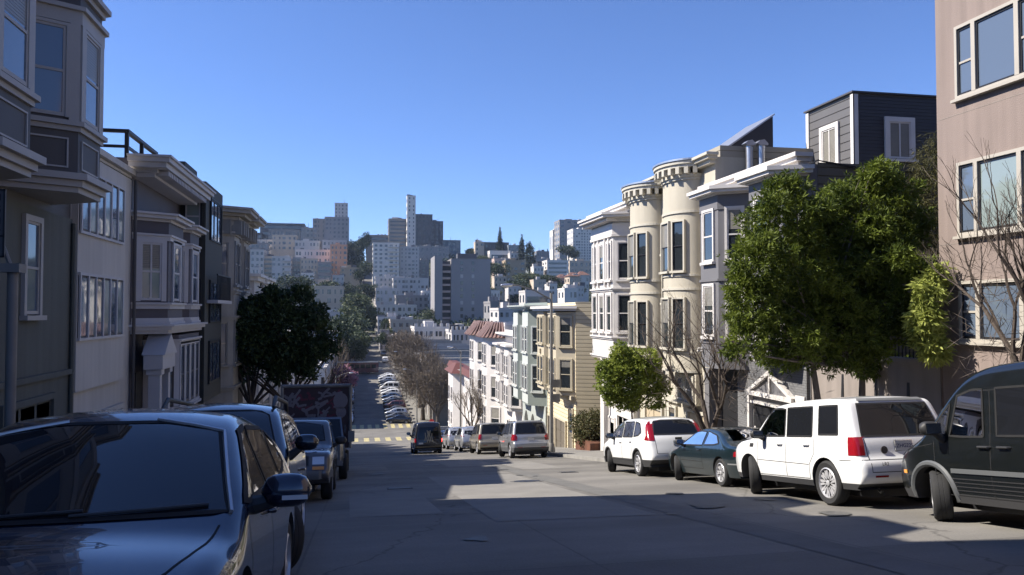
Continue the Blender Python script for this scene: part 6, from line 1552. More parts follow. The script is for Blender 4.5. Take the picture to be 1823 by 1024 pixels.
# the big two stemmed tree
X0, Y0 = 10.75, 16.6; zb = gz(Y0)
cl = clump_px([(1400,395,72),(1350,460,58,-.4),(1345,550,52,-.2),(1430,500,85,.4),(1328,612,36,-.3),(1425,590,70),(1510,455,85,.5),(1560,375,72,.3),(1575,470,66,-.2),(1540,560,80,.2),(1590,560,40,.3),(1500,605,62),(1415,335,30,.1),(1560,322,30),(1315,510,26,-.2),(1375,636,24),(1600,420,40,.2),(1478,375,44,.3)], Y0, .95)
cl = sublobes(cl, 8, .33, 5, .92)
leafy_tree('street_tree', 'big bushy evergreen tree with two leaning stems in front of the grey house', X0, Y0, cl, 105000, .14, .033, 'leaf_big', 11,
    [(.11, [(10.75,16.6,zb), (10.68,16.5,zb+.9), (10.5,16.6,zb+1.9), (10.45,16.7,zb+2.7)]), (.12, [(10.95,16.5,zb), (11.15,16.4,zb+.8), (11.5,16.4,zb+1.7), (11.6,16.5,zb+2.6)])], 'barkpale', shell=.62, cluster=7, outward=.45)
# small light tree behind the crossover
X0, Y0 = 10.6, 29.4; zb = gz(Y0)
cl = clump_px([(1122,660,42),(1085,680,30,-.2),(1160,680,30,.2),(1110,635,26),(1150,642,28),(1078,655,20),(1120,705,32),(1165,712,18),(1092,708,20),(1180,690,14)], Y0, 1.0)
cl = sublobes(cl, 5, .4, 6)
leafy_tree('small_street_tree', 'small light green leafy tree behind the white rounded crossover', X0, Y0, cl, 26000, .12, .05, 'leaf_light', 12, [(.06, [(X0,Y0,zb),(X0+.02,Y0,zb+1.2),(X0-.03,Y0,zb+1.9)])], shell=.6, cluster=5)
# dark tree on the left pavement
X0, Y0 = -3.7, 36.8; zb = gz(Y0)
cl = clump_px([(490,588,66),(428,592,38,-.5),(440,625,34),(552,598,40,.5),(545,630,34),(480,548,40),(530,548,38,.3),(446,560,34),(495,635,38),(580,625,22,.3),(406,618,20,-.4),(480,524,20),(562,562,26),(405,588,28,-.4),(400,615,18,-.4),(420,560,24,-.4),(590,600,20,.3),(440,652,24),(542,654,26),(495,660,28),(395,595,16,-.4)], Y0, 1.1)
cl = sublobes(cl, 7, .36, 7)
leafy_tree('street_tree', 'dark round evergreen tree on the shaded left pavement by the victorian house', X0, Y0, cl, 36000, .2, .08, 'leaf_dark', 13,
    [(.16, [(X0+.1,Y0,zb),(X0-.1,Y0,zb+.9),(X0-.5,Y0,zb+1.8),(X0-.9,Y0,zb+2.7)]), (.15, [(X0+.2,Y0,zb+.2),(X0+.4,Y0,zb+1.2),(X0+.7,Y0+.1,zb+2.7)])], shell=.5, cluster=4)
# bare trees near
bare_tree('bare_tree', 'leafless tree with many bare branches in front of the cream house garage', 10.7, 22.3, 5.1, .72, 5, depth=6, r0=.145, lean=(-.10, .15), up=.22, kids_=(2,3), trunk=.17, haze=(.36,.2,900,.014))
bare_tree('bare_tree', 'leafless thorny tree above the van at the edge of the pink building', 11.3, 11.35, 4.9, .55, 9, depth=6, r0=.13, lean=(.0, -.02), up=.22, kids_=(2,3), trunk=.24, haze=(.3,.2,900,.012))
bare_tree('bare_tree', 'small pale leafless tree on the pavement in front of the red tiled house', 10.8, 74, 5.6, .5, 21, depth=5, mat='twig', r0=.16, up=.15, kids_=(3,3))
bare_tree('bare_tree', 'very large brown leafless tree just past the crossing on the sunny side', 11.6, 141, 12.5, .42, 31, depth=5, mat='twig', r0=.38, up=.3, kids_=(3,3), trunk=.16, haze=(.45,.22,9000,.05))
bare_tree('bare_tree', 'large brown leafless tree behind the valley lamp post', 11.6, 172, 13.5, .42, 32, depth=5, mat='twig', r0=.38, up=.3, kids_=(3,3), trunk=.16, haze=(.45,.22,9000,.06))
bare_tree('bare_tree', 'brown leafless tree between the two large ones past the crossing', 12.2, 156, 11, .45, 33, depth=5, mat='twig', r0=.34, up=.3, kids_=(3,3), trunk=.18, haze=(.45,.22,9000,.06))
bare_tree('bare_tree', 'farthest brown leafless tree near the end of the valley block', 11.8, 196, 12, .42, 34, depth=5, mat='twig', r0=.34, up=.3, kids_=(3,3), trunk=.16, haze=(.45,.22,8000,.07))
bare_tree('bare_tree', 'brown leafless tree at the crossing corner beside the low white house', 13.6, 134.6, 11.0, .5, 36, depth=5, mat='twig', r0=.32, up=.3, kids_=(3,3), trunk=.16, haze=(.42,.24,8000,.05))
bare_tree('bare_tree', 'thin leafless tree behind the dark round tree on the shaded pavement', -3.6, 58, 8.5, .45, 35, depth=4, mat='bark', r0=.14, up=.14, kids_=(3,3))
# light shrub on the podium and feathery tree beside the pink building
cl = clump_px([(1655,520,26),(1648,570,30),(1665,620,26),(1668,490,20),(1650,600,24)], 15.2, .7)
t = leafy_tree('podium_shrub', 'tall yellowish green shrub against the corner of the pinkish apartment building', 12.6, 15.3, cl, 4200, .17, .05, M.setdefault('leaf_yellow', leafmat('yellow_green_leaves', (.16, .20, .04), (.48, .52, .14), 2, .4)) and 'leaf_yellow', 14, [(.03, [(12.75,15.3,-3.4),(12.7,15.3,-.6),(12.65,15.3,.2)])], cat='shrub', cluster=3, droop=.5)
cl = clump_px([(1660,300,45),(1640,370,55),(1655,450,55),(1668,260,28),(1600,420,40)], 20.0, .8)
leafy_tree('feathery_tree', 'fine leaved olive green tree filling the gap between penthouse and pink building', 17.2, 20.0, cl, 11000, .16, .016, M.setdefault('olive_leaf', leafmat('olive_leaves', (.03,.035,.014), (.11,.10,.03), 1.5, .2)) and 'olive_leaf', 15, [(.08, [(17.2,20,-1.6),(17.1,20,.5),(17.1,20,2.2)])], cluster=4, droop=.6, shell=.3)
# hanging foliage at the base of the big tree against the wall
cl = clump_px([(1570,640,34),(1620,660,30),(1540,655,20)], 17.9, .5)
leafy_tree('trailing_shrub', 'grey green trailing shrub hanging over the pinkish retaining wall', 12.6, 17.9, cl, 4200, .16, .03, 'leaf_big', 16, [(.03, [(12.75,17.9,-1.5),(12.7,17.9,-1.3)])], cat='shrub', cluster=4, droop=1.0)
# bush on the wooden planter
cl = [(12.7, 41.7, -6.1, .8, 1.0, .75), (12.4, 42.6, -6.3, .7, .8, .7), (13.0, 41.0, -5.9, .6, .7, .6), (12.5, 42.0, -6.9, .8, .9, .5)]
leafy_tree('flowering_bush', 'round bush with reddish flowers spilling over the wooden fence', 12.7, 41.8, cl, 9000, .12, .06, 'leaf_bush', 17, [(.05, [(12.7,41.8,-7.6),(12.7,41.8,-6.4)])], cat='bush', cluster=3)
# blossom tree
X0, Y0 = -3.6, 150; zb = gz(Y0)
leafy_tree('blossom_tree', 'pink blossoming tree on the shaded side of the valley near the bus', -3.2, 172, [(-2.6,172,gz(172)+4.6,2.3,2.4,1.9),(-4.2,172,gz(172)+4.2,2.2,2.4,1.8),(-1.4,172,gz(172)+3.4,1.5,2,1.4)], 6500, .45, .25, 'blossom', 18, [(.15, [(-3.2,172,gz(172)),(-3.2,172,gz(172)+2.8)])], shell=.4)
leafy_tree('blossom_tree', 'darker plum coloured tree beside the pink blossoming tree', -6.5, 150, [(-5.6,150,gz(150)+4.2,2.6,2.6,2.4),(-7.5,152,gz(150)+4.0,2.8,2.6,2.4),(-4.5,148,gz(150)+3.2,1.8,2,1.6)], 5000, .45, .25, M.setdefault('plum', leafmat('plum_leaves', (.03,.010,.016), (.07,.03,.04))) and 'plum', 19, [(.15, [(-6.5,150,gz(150)),(-6.5,150,gz(150)+2.5)])], shell=.4)
# ---- shared far trees
def proto_tree(kind, seed):
    g = np.random.default_rng(seed)
    if kind == 'conifer':
        cl = [(0, 0, .25+.11*k, .30*(1-k/8.5), .30*(1-k/8.5), .10) for k in range(8)]; n = 2600; mt = 'leaf_con'; ln, wd = .07, .03
    elif kind == 'cypress':
        cl = [(0, 0, .3, .26, .26, .28), (0, 0, .6, .22, .22, .3), (.02, 0, .82, .12, .12, .2)]; n = 3000; mt = 'leaf_con'; ln, wd = .06, .03
    elif kind == 'pale':
        cl = [(g.uniform(-.28,.28), g.uniform(-.28,.28), g.uniform(.4,.8), .24, .24, .18) for _ in range(7)]; n = 3000; mt = 'leaf_hill2'; ln, wd = .07, .035
    else:
        cl = [(g.uniform(-.3,.3), g.uniform(-.3,.3), g.uniform(.4,.8), .26, .26, .2) for _ in range(8)]; n = 3200; mt = 'leaf_hill'; ln, wd = .07, .035
    o = leaves('crown', mt, None, cl, n, ln, wd, seed, shell=.5); me1 = o.data; bpy.data.objects.remove(o)
    m = MB().tube([(0,0,-.08),(0.01,0,.2),(0,0,.6)], [.03,.022,.01], 6); o = m.build('trunk', 'bark', None, True); me2 = o.data; bpy.data.objects.remove(o)
    return me1, me2
TP = {}
for k_, n_ in (('round', 3), ('pale', 2), ('conifer', 2), ('cypress', 1)): TP[k_] = [proto_tree(k_, 40+i) for i in range(n_)]
def far_tree(kind, x, y, h, w, label, group, z=None, i=0):
    z = tz(x, y)-.45 if z is None else z; t = thing('hillside_tree', (x, y, z), label, 'tree', group, rot=(0, 0, (x*7+y) % 6)); t.scale = (w, w, h)
    a, b_ = TP[kind][i % len(TP[kind])]
    for nm, me in (('crown', a), ('trunk', b_)): o = bpy.data.objects.new(nm, me); col.objects.link(o); o.parent = t
    return t
def ft_px(kind, px, ytop, ybot, wpx, Y, label, i=0):
    p = at(px, ytop, Y); q = at(px, ybot, Y); w = wpx/F*p.length; h = p.z-q.z
    return far_tree(kind, p.x, Y, h*1.02, w*1.05, label, 'trees on the far hillside', q.z, i)
# left side of the street beyond the crossing, and the left hillside
for i, (k, px, yt, yb, w, Y, lab) in enumerate([
    ('round', 600, 560, 668, 70, 215, 'dark tree left of the valley street closest behind the plum coloured tree'),
    ('round', 632, 580, 660, 46, 232, 'dark tree overhanging the bottom of the far slope on its left'),
    ('pale', 640, 520, 590, 62, 330, 'pale green tree halfway up the far slope on its left'),
    ('pale', 610, 540, 610, 60, 300, 'pale green tree lower on the far slope left of the street'),
    ('round', 655, 545, 600, 40, 340, 'rounded dark tree beside the middle of the far street'),
    ('round', 588, 500, 560, 50, 400, 'dark tree left of the far street under the peach coloured block'),
    ('pale', 555, 505, 560, 60, 380, 'yellowish tree above the crown of the dark street tree'),
    ('round', 620, 500, 545, 50, 430, 'dark tree on the left bank high up the far street'),
    ('round', 654, 505, 545, 36, 440, 'dark tree on the right bank high up the far street'),
    ('round', 520, 490, 540, 70, 420, 'wide dark tree under the pale blocks on the left hill'),
    ('round', 470, 490, 540, 60, 430, 'wide dark tree at the left foot of the far hill blocks'),
    ('cypress', 640, 425, 505, 40, 560, 'tall black green cypress mass at the top of the far street'),
    ('cypress', 625, 430, 500, 34, 565, 'black green tree against the orange peach block'),
    ('round', 652, 412, 450, 26, 600, 'rounded skyline tree left of the cluster of towers'),
    ('round', 636, 428, 470, 34, 590, 'dark skyline tree over the far street summit'),
    ('round', 648, 465, 510, 34, 520, 'dark tree right of the far street summit'),
    ('round', 680, 590, 620, 26, 250, 'small reddish dark tree at the foot of the stepped white terraces'),
    ('conifer', 890, 411, 462, 26, 590, 'lone pointed conifer standing above the hilltop houses'),
    ('conifer', 929, 424, 475, 30, 560, 'pointed conifer left of the big dark cypress'),
    ('cypress', 943, 432, 486, 40, 520, 'big dark cypress in the middle of the right hillside'),
    ('round', 840, 442, 465, 26, 610, 'small skyline tree at the left end of the hilltop houses'),
    ('round', 1012, 436, 468, 40, 600, 'dark spreading tree in front of the far white towers'),
    ('conifer', 975, 445, 462, 10, 620, 'tiny pointed tree on the skyline before the white towers'),
    ('round', 885, 468, 512, 44, 470, 'rounded green tree left of the tan flats on the hillside'),
    ('pale', 945, 485, 520, 60, 430, 'olive tree right of the tan flats on the hillside'),
    ('round', 915, 495, 530, 60, 410, 'wide green tree below the tan flats on the hillside'),
    ('round', 975, 490, 522, 50, 420, 'dark green tree below the gridded white block'),
    ('round', 1000, 505, 530, 40, 380, 'dark tree left of the small hipped houses'),
    ('round', 1030, 508, 532, 40, 360, 'dark tree in front of the small hipped houses'),
    ('pale', 880, 510, 545, 40, 380, 'olive tree right behind the grey tower'),
    ('round', 925, 522, 545, 40, 330, 'dark bushy tree just above the green house roof'),
    ('round', 765, 548, 590, 24, 300, 'dark tree at the left foot of the grey tower slab'),
    ('pale', 860, 455, 480, 30, 560, 'olive tree above the right edge of the grey tower')]):
    ft_px(k, px, yt, yb, w, Y, lab, i)
for i in range(11):
    far_tree(('round', 'pale')[i % 3 == 1], -2.6+.5*(i % 2), 226+i*17, 10+(i % 3), 13+(i % 2)*2, '%s street tree up the left kerb of the far slope' % ['lowest','second','third','fourth','fifth','sixth','seventh','eighth','ninth','tenth','topmost'][i], 'street trees up the far slope', gz(226+i*17), i)
for i in range(6):
    far_tree(('round', 'pale')[i % 2], 11.3, 250+i*26, 6.5+(i % 3), 6, '%s street tree up the right kerb of the far slope' % ['lowest','second','third','fourth','fifth','topmost'][i], 'street trees up the far slope', gz(250+i*26), i)
# scrub covering the slopes nobody could count
g = np.random.default_rng(77); pts = []
while len(pts) < 5200:
    x = g.uniform(-170, 230); y = g.uniform(250, 700)
    if -8 < x < 15.5: continue
    pts.append((x, y, tz(x, y)+g.uniform(0, 1.2), g.uniform(1.5, 3.4), g.uniform(1.5, 3.4), g.uniform(1.0, 2.4)))
tag(leaves('hillside_scrub', 'leaf_hill', None, pts, 110000, 1.1, .7, 78, shell=.5), None, None, None, 'stuff')
# ================================================================== THE FAR HILL, THE VALLEY AND STREET FURNITURE
def fm(name, c, **k): M[name] = paint(name, tuple(v*k_ for v, k_ in zip(c, (2.15, 2.05, 1.95))), .85, .08, .05, .0, 5, **k)
fm('f_white', (.46,.45,.44)); fm('f_pale', (.36,.355,.36)); fm('f_grey', (.17,.17,.18)); fm('f_dark', (.06,.065,.08)); fm('f_beige', (.36,.31,.26)); fm('f_tan', (.27,.215,.155)); fm('f_peach', (.42,.235,.16)); fm('f_blue', (.16,.19,.22)); fm('f_slab', (.19,.19,.205)); fm('f_roof', (.15,.145,.15)); fm('f_pink', (.36,.28,.26)); fm('f_glass', (.05,.06,.08)); fm('f_red', (.10,.05,.04))
M['f_blindpane'] = glassmat('far_curtained_glass', (.13, .14, .15), .2, 0)
WM = {}
def win_mesh(mat):
    if mat not in WM:
        m = MB().box(-.5, .5, -.5, .5, 0, 1); o = m.build('window', mat, None); WM[mat] = o.data; bpy.data.objects.remove(o)
    return WM[mat]
G_ = 'buildings on the far hill'
def fb(px0, px1, yt, yb, Y, dep, mat, label, nx=4, ny=4, style='win', side=True, roof='f_roof', wmat='glass_far', pent=None, group=G_, par=True, name='distant_building'):
    a = at(px0, yt, Y); b_ = at(px1, yt, Y); c = at(px0, yb, Y); zt = (a.z+b_.z)/2; z0 = c.z; x0, x1 = a.x, b_.x
    zb = min(z0, tz((x0+x1)/2, Y))-8
    t = thing(name, ((x0+x1)/2, Y, z0), label, 'building', group)
    MB().box(x0, x1, Y, Y+dep, zb, zt).build('wall', mat, t)
    MB().box(x0+.3, x1-.3, Y+.3, Y+dep-.3, zt+.002, zt+.12).build('roof', roof, t)
    if par:
        m = MB(); m.box(x0-.05, x1+.05, Y-.12, Y+.25, zt+.01, zt+.7); m.box(x0-.12, x0+.2, Y+.25, Y+dep, zt+.01, zt+.7); m.box(x1-.2, x1+.12, Y+.25, Y+dep, zt+.01, zt+.7); m.build('parapet', mat, t)
    H_ = zt-z0; Wd = x1-x0; gc = random.Random(int(px1*3+yb))
    for _ in range(gc.randint(2, 5)):
        cx = x0+Wd*gc.uniform(.1, .9); cy = Y+dep*gc.uniform(.2, .7); w_ = gc.uniform(.5, 1.6); hh_ = gc.uniform(.9, 2.4)
        if gc.random() < .35: MB().tube([(cx, cy, zt), (cx, cy, zt+hh_*2)], .12, 5).build('roof_mast', 'f_dark', t)
        else: MB().box(cx-w_, cx+w_, cy-w_, cy+w_, zt+.13, zt+.13+hh_).build('roof_vent', gc.choice(('f_grey', 'f_pale', 'f_dark')), t)
    if pent:
        f0, f1, hh = pent; MB().box(x0+Wd*f0, x0+Wd*f1, Y+dep*.3, Y+dep*.7, zt+.13, zt+hh).build('roof_house', mat, t)
    me = win_mesh(wmat); k = 0
    g = random.Random(int(px0*7+yt)); alt = win_mesh('f_blindpane'); colw = [g.choice((.25, .34, .42, .5, .62)) for _ in range(nx)]; jog = [g.uniform(-.12, .12) for _ in range(nx)]
    for j in range(ny):
        zz = z0+H_*(j+.28)/ny; hh = H_/ny*.5
        if style == 'band':
            o = bpy.data.objects.new('window_band', me); col.objects.link(o); o.parent = t; o.location = ((x0+x1)/2-(x0+x1)/2, -.02, zz-z0); o.scale = (Wd*.84, .25, hh*.8)
            continue
        for i in range(nx):
            if g.random() < .12: continue
            ww = Wd/nx*colw[i]; xx = x0+Wd*(i+.5+jog[i])/nx
            o = bpy.data.objects.new('window', alt if g.random() < .25 else me); col.objects.link(o); o.parent = t; o.location = (xx-(x0+x1)/2, -.02, zz-z0); o.scale = (ww, .2, hh)
    if style == 'balcony':
        m = MB()
        for j in range(ny): m.box(x0+Wd*.58, x1-Wd*.04, Y-1.3, Y-.01, z0+H_*(j+.12)/ny, z0+H_*(j+.34)/ny)
        m.build('balconies', mat, t)
    if side:
        m_ = 2 if dep < 15 else 3
        xs = x0 if px0 > 620 else x1; sg = -1 if px0 > 620 else 1
        for j in range(min(ny, 7)):
            for i in range(m_):
                o = bpy.data.objects.new('window', me); col.objects.link(o); o.parent = t; o.location = (xs-(x0+x1)/2+sg*.02, dep*(i+.5)/m_, H_*(j+.28)/min(ny, 7)); o.scale = (.2, dep/m_*.35, H_/min(ny, 7)*.5)
    return t
L = [
 # left skyline
 (463,542,399,432,650,18,'f_dark','long dark block with a flat roof on the left skyline',8,3,'band'),
 (440,466,416,436,640,14,'f_dark','low stepped dark block at the left end of the skyline',3,2,'win'),
 (478,534,410,434,632,8,'f_grey','long grey block just under the dark flat roofed one',8,2,'win'),
 (536,560,407,440,620,12,'f_blue','bluish grey block between the long dark roof and the brown tower',3,4,'win'),
 (557,579,391,440,605,16,'f_grey','narrow grey brown tower left of the tallest left tower',3,6,'win'),
 (578,621,388,440,598,20,'f_slab','broad grey tower carrying a narrower upper tower',6,7,'win'),
 (596,619,363,388,603,10,'f_pale','narrow pale upper tower of the tallest left tower',4,4,'win'),
 (440,486,428,447,600,14,'f_pale','pale low block at the far left of the hill',4,2,'win'),
 (485,528,420,446,590,12,'f_beige','beige block with a dark ground floor under the skyline row',5,3,'win'),
 (438,478,434,462,575,10,'f_grey','grey brown block behind the first pale apartment row',5,3,'win'),
 (525,569,430,452,585,14,'f_pale','pale block with two rows of small windows under the brown tower',7,2,'win'),
 (574,617,429,450,580,14,'f_pale','pale block directly behind the peach coloured one',6,2,'win'),
 (437,470,446,500,545,16,'f_pale','leftmost pale apartment block of the front row',4,5,'win'),
 (469,485,458,498,548,12,'f_beige','narrow beige apartment block with stacked balconies',1,5,'band'),
 (484,518,458,502,540,16,'f_pale','pale apartment block with dark balconies left of the dark one',4,5,'balcony'),
 (514,536,460,502,552,14,'f_blue','dark blue grey narrow block in the front row',3,5,'win'),
 (526,588,446,470,565,12,'f_white','long white block with two rows of windows',12,2,'win'),
 (535,566,462,500,545,10,'f_beige','beige block below the long white one',5,4,'win'),
 (566,590,468,498,540,10,'f_grey','grey stepped block beside the peach coloured one',3,3,'band'),
 (588,618,437,490,550,16,'f_peach','peach coloured apartment block near the top of the far street',4,6,'win'),
 (495,560,497,520,500,12,'f_grey','low grey garage row below the pale apartment blocks',6,1,'win'),
 (433,500,505,525,470,14,'f_beige','low beige building with round openings at the left hill foot',7,1,'win'),
 (560,612,512,560,350,16,'f_beige','beige flat roofed building above the dark street tree',5,3,'win'),
 (530,566,560,640,260,14,'f_grey','grey flat block behind the dark street tree on the valley side',4,4,'win'),
 (470,532,540,640,240,16,'f_beige','beige block behind the dark street tree beside the white victorian',5,5,'win'),
 (560,600,600,668,200,12,'f_blue','bluish house at the left end of the bus',4,3,'win'),
 # centre skyline
 (652,694,420,440,640,14,'f_grey','low grey block left of the tower cluster',5,2,'band'),
 (692,728,391,445,632,20,'f_grey','grey tower with balcony rows left of the tallest white tower',4,8,'band'),
 (725,740,350,448,618,10,'f_white','tallest slender white tower of the hill',2,14,'win'),
 (739,770,383,448,626,22,'f_dark','dark glazed tower right of the slender white tower',5,9,'win'),
 (752,789,395,448,634,16,'f_dark','lower dark glazed wing at the right of the tower cluster',5,8,'win'),
 (788,820,429,462,650,14,'f_blue','blue grey low block at the right end of the tower cluster',4,3,'win'),
 (742,800,440,466,600,12,'f_slab','wide grey block below the dark glazed towers',8,3,'win'),
 (664,711,434,494,520,18,'f_white','white apartment tower with stacked balconies beside the far street',5,8,'balcony'),
 (712,746,441,496,530,18,'f_pale','pale apartment tower right of the one with stacked balconies',5,8,'win'),
 (744,764,465,500,545,14,'f_grey','narrow grey block between the pale tower and the slab',3,5,'win'),
 (668,720,494,512,475,14,'f_pale','pale terrace directly below the balcony tower',7,2,'win'),
 (700,763,497,525,462,14,'f_pale','long pale terrace with strip windows left of the slab',9,3,'win'),
 (669,712,515,540,430,14,'f_pale','second pale terrace down the far street, dark garage under it',6,2,'win'),
 (705,762,528,560,400,14,'f_grey','grey terrace with bays left of the slab foot',7,3,'win'),
 (670,742,545,570,375,16,'f_white','white flat topped house with a small roof pavilion',8,2,'win'),
 (672,735,567,600,315,20,'f_white','white corner building with tall fluted street side',6,3,'win'),
 (695,770,572,600,290,16,'f_beige','beige flat roofed building with a dark loggia',6,2,'win'),
 (738,806,586,640,225,16,'f_white','white three storey building with notched parapets in the valley',8,3,'win'),
 (804,850,592,650,210,14,'f_pale','pale building with notched parapets behind the red tiled house',6,3,'win'),
 # right hill
 (846,862,432,456,600,8,'f_beige','narrow beige house at the left end of the hilltop row',2,3,'win'),
 (862,906,433,456,605,12,'f_dark','dark flat roofed hilltop house beneath the lone conifer',6,2,'win'),
 (905,932,438,460,600,12,'f_blue','blue grey hilltop house right of the lone conifer',4,2,'win'),
 (872,909,448,466,570,10,'f_white','white long low house under the dark hilltop one',6,1,'band'),
 (955,978,449,466,590,12,'f_grey','small grey hilltop house right of the big cypress',4,2,'win'),
 (900,936,465,512,480,12,'f_tan','tan apartment house among the hillside trees',3,5,'win'),
 (880,902,462,476,520,10,'f_pink','pinkish roofed villa left of the tan apartment house',3,1,'win'),
 (942,976,462,492,520,12,'f_blue','pale blue block next to the gridded white one',5,3,'band'),
 (974,1012,465,496,500,14,'f_white','gridded white apartment block on the right hillside',6,4,'band'),
 (984,998,411,456,720,12,'f_white','thin white blade tower left of the two far white towers',1,1,'win'),
 (996,1042,393,460,700,20,'f_slab','tall grey white tower with a lit left edge',4,10,'win'),
 (1020,1062,409,478,620,18,'f_white','white tower with dense rows of windows on the right hill',9,14,'win'),
 (1014,1064,466,500,540,12,'f_beige','cream block at the foot of the white tower with dense rows',6,3,'win'),
 (991,1014,497,515,420,10,'f_pink','small hipped villa left of the pair behind the yellow house',3,1,'win'),
 (1014,1032,494,516,400,10,'f_beige','small cream villa in the middle behind the yellow house',3,2,'win'),
 (1031,1048,492,516,405,10,'f_white','small white villa at the right behind the yellow house',3,2,'win'),
 (935,978,520,545,300,12,'f_pale','pale rooftop row just above the green house cornice',5,1,'band'),
 (1005,1028,516,535,280,10,'f_white','small white cottage above the yellow house roof',3,1,'win'),
 (873,905,540,585,260,14,'f_grey','grey building right of the grey tower foot',4,2,'win'),
 (888,930,553,600,200,14,'f_pale','pale block between the grey tower and the green house',4,3,'win'),
]
SM = [(440,462,478,500,500,'f_pale','small pale house lowest at the left edge of the front apartment row'),(462,486,500,522,440,'f_white','small white house above the left half of the dark tree crown'),
 (500,524,512,530,420,'f_pale','small pale house just above the middle of the dark tree crown'),(536,558,488,506,460,'f_white','small white house under the beige block on the left hill'),
 (560,586,500,520,440,'f_beige','small beige house under the grey stepped block'),(592,612,492,512,430,'f_pale','small pale house below the peach coloured block'),
 (560,580,572,600,255,'f_white','small white house right of the dark tree crown in the valley'),(884,900,478,492,540,'f_white','small white villa behind the rounded trees right of the grey tower'),
 (908,930,452,468,560,'f_pale','small pale villa between the lone conifer and the big cypress'),(950,968,476,494,500,'f_white','small white villa under the blue block on the right hill'),
 (880,902,494,512,450,'f_beige','small beige villa low on the right hill beside the grey tower'),(905,928,512,532,380,'f_pale','small pale villa above the green house roof on the left'),
 (950,972,500,518,400,'f_beige','small beige villa between dark trees on the right hill'),(978,992,508,526,350,'f_white','small white villa left of the hipped villas'),
 (1022,1040,512,530,320,'f_pale','small pale villa just above the twin chimney'),(874,890,520,545,330,'f_white','small white house touching the right edge of the grey tower'),
 (752,772,520,545,410,'f_white','small white house tucked left of the slab foot'),(676,700,600,625,262,'f_pale','small pale house at the foot of the fluted corner building'),
 (706,736,598,625,255,'f_beige','small beige house behind the top of the leafless trees'),(606,640,478,492,520,'f_tan','low tan house under the dark cypress mass')]
for (a_, b2, c_, d_, Y_, m_, l_) in SM: L.append((a_, b2, c_, d_, Y_, 9, m_, l_, 3, 2, 'win'))
for r_ in L:
    dep = r_[5]; t = fb(*r_[:8], nx=r_[8], ny=r_[9], style=r_[10], side=dep >= 10, pent=(.3, .55, 2.2) if (r_[0] % 3 == 0) else None, roof='f_red' if (dep == 9 and r_[0] % 2) else 'f_roof')
# hipped roofs on the small villas
# notched parapets on the valley buildings
for (px0, px1, yt, Y) in ((738, 806, 586, 225), (804, 850, 592, 210)):
    a = at(px0, yt, Y); b_ = at(px1, yt, Y); 
    par = [o for o in bpy.data.objects if o.get('category') == 'building' and abs(o.location.y-Y) < .1][0]
    m = MB(); n = 6
    for k in range(n):
        x = a.x+(b_.x-a.x)*k/n; m.box(x, x+(b_.x-a.x)/n*.45, Y-.14, Y+.3, a.z+.7, a.z+1.6)
    m.build('notched_parapet', 'f_white', par)
# ---- the grey tower: blade, balcony stack and broad blank wall
Y = 330; p0 = at(773, 456, Y); p1 = at(787, 456, Y); p2 = at(803, 462, Y); p3 = at(873, 462, Y); zb = tz(p2.x, Y)-3
t = thing('apartment_tower', ((p2.x+p3.x)/2, Y, zb), 'broad blank grey apartment tower with a thin lit blade wall and stacked balconies', 'apartment tower')
MB().box(p0.x, p1.x, Y-2, Y+16, zb, p0.z).build('blade_wall', 'f_slab', t)
MB().box(p1.x+.01, p2.x, Y+3, Y+18, zb, p2.z-.5).build('balcony_core', 'f_dark', t)
MB().box(p2.x+.01, p3.x, Y, Y+18, zb, p2.z).build('wall', 'f_slab', t)
MB().box(p2.x+.2, p3.x-.2, Y+.2, Y+17.8, p2.z+.01, p2.z+.5).build('roof', 'f_roof', t)
MB().box(p2.x+3.5, p3.x-5, Y+6, Y+11, p2.z+.51, p2.z+3).build('roof_house', 'f_dark', t)
for k in range(12):
    z = p2.z-2.8*(k+1)
    MB().box(p1.x+.1, p2.x-.1, Y+.3, Y+2.99, z, z+.9).build('balcony', 'f_pink', t)
    for px in (822, 842):
        x = at(px, 500, Y).x; o = bpy.data.objects.new('window', win_mesh('glass_far' if (k*3+px) % 4 else 'f_pale')); col.objects.link(o); o.parent = t; o.location = (x-t.location.x, -.01, z+.6-zb); o.scale = (1.1, .2, 1.5)
for px0, px1, yt, Y_ in ((992,1014,497,420),(1014,1032,494,400),(1031,1048,492,405)):
    a = at(px0, yt, Y_); b_ = at(px1, yt, Y_); par = [o for o in bpy.data.objects if o.get('category') == 'building' and abs(o.location.y-Y_) < .1][0]
    cx = (a.x+b_.x)/2; m = MB(); m.prism([(a.x-.6, Y_-.6), (b_.x+.6, Y_-.6), (b_.x+.6, Y_+10.6), (a.x-.6, Y_+10.6)], a.z+.71, a.z+2.9, [(cx-.8, Y_+4.4), (cx+.8, Y_+4.4), (cx+.8, Y_+5.6), (cx-.8, Y_+5.6)]); m.build('hipped_roof', 'f_red', par)
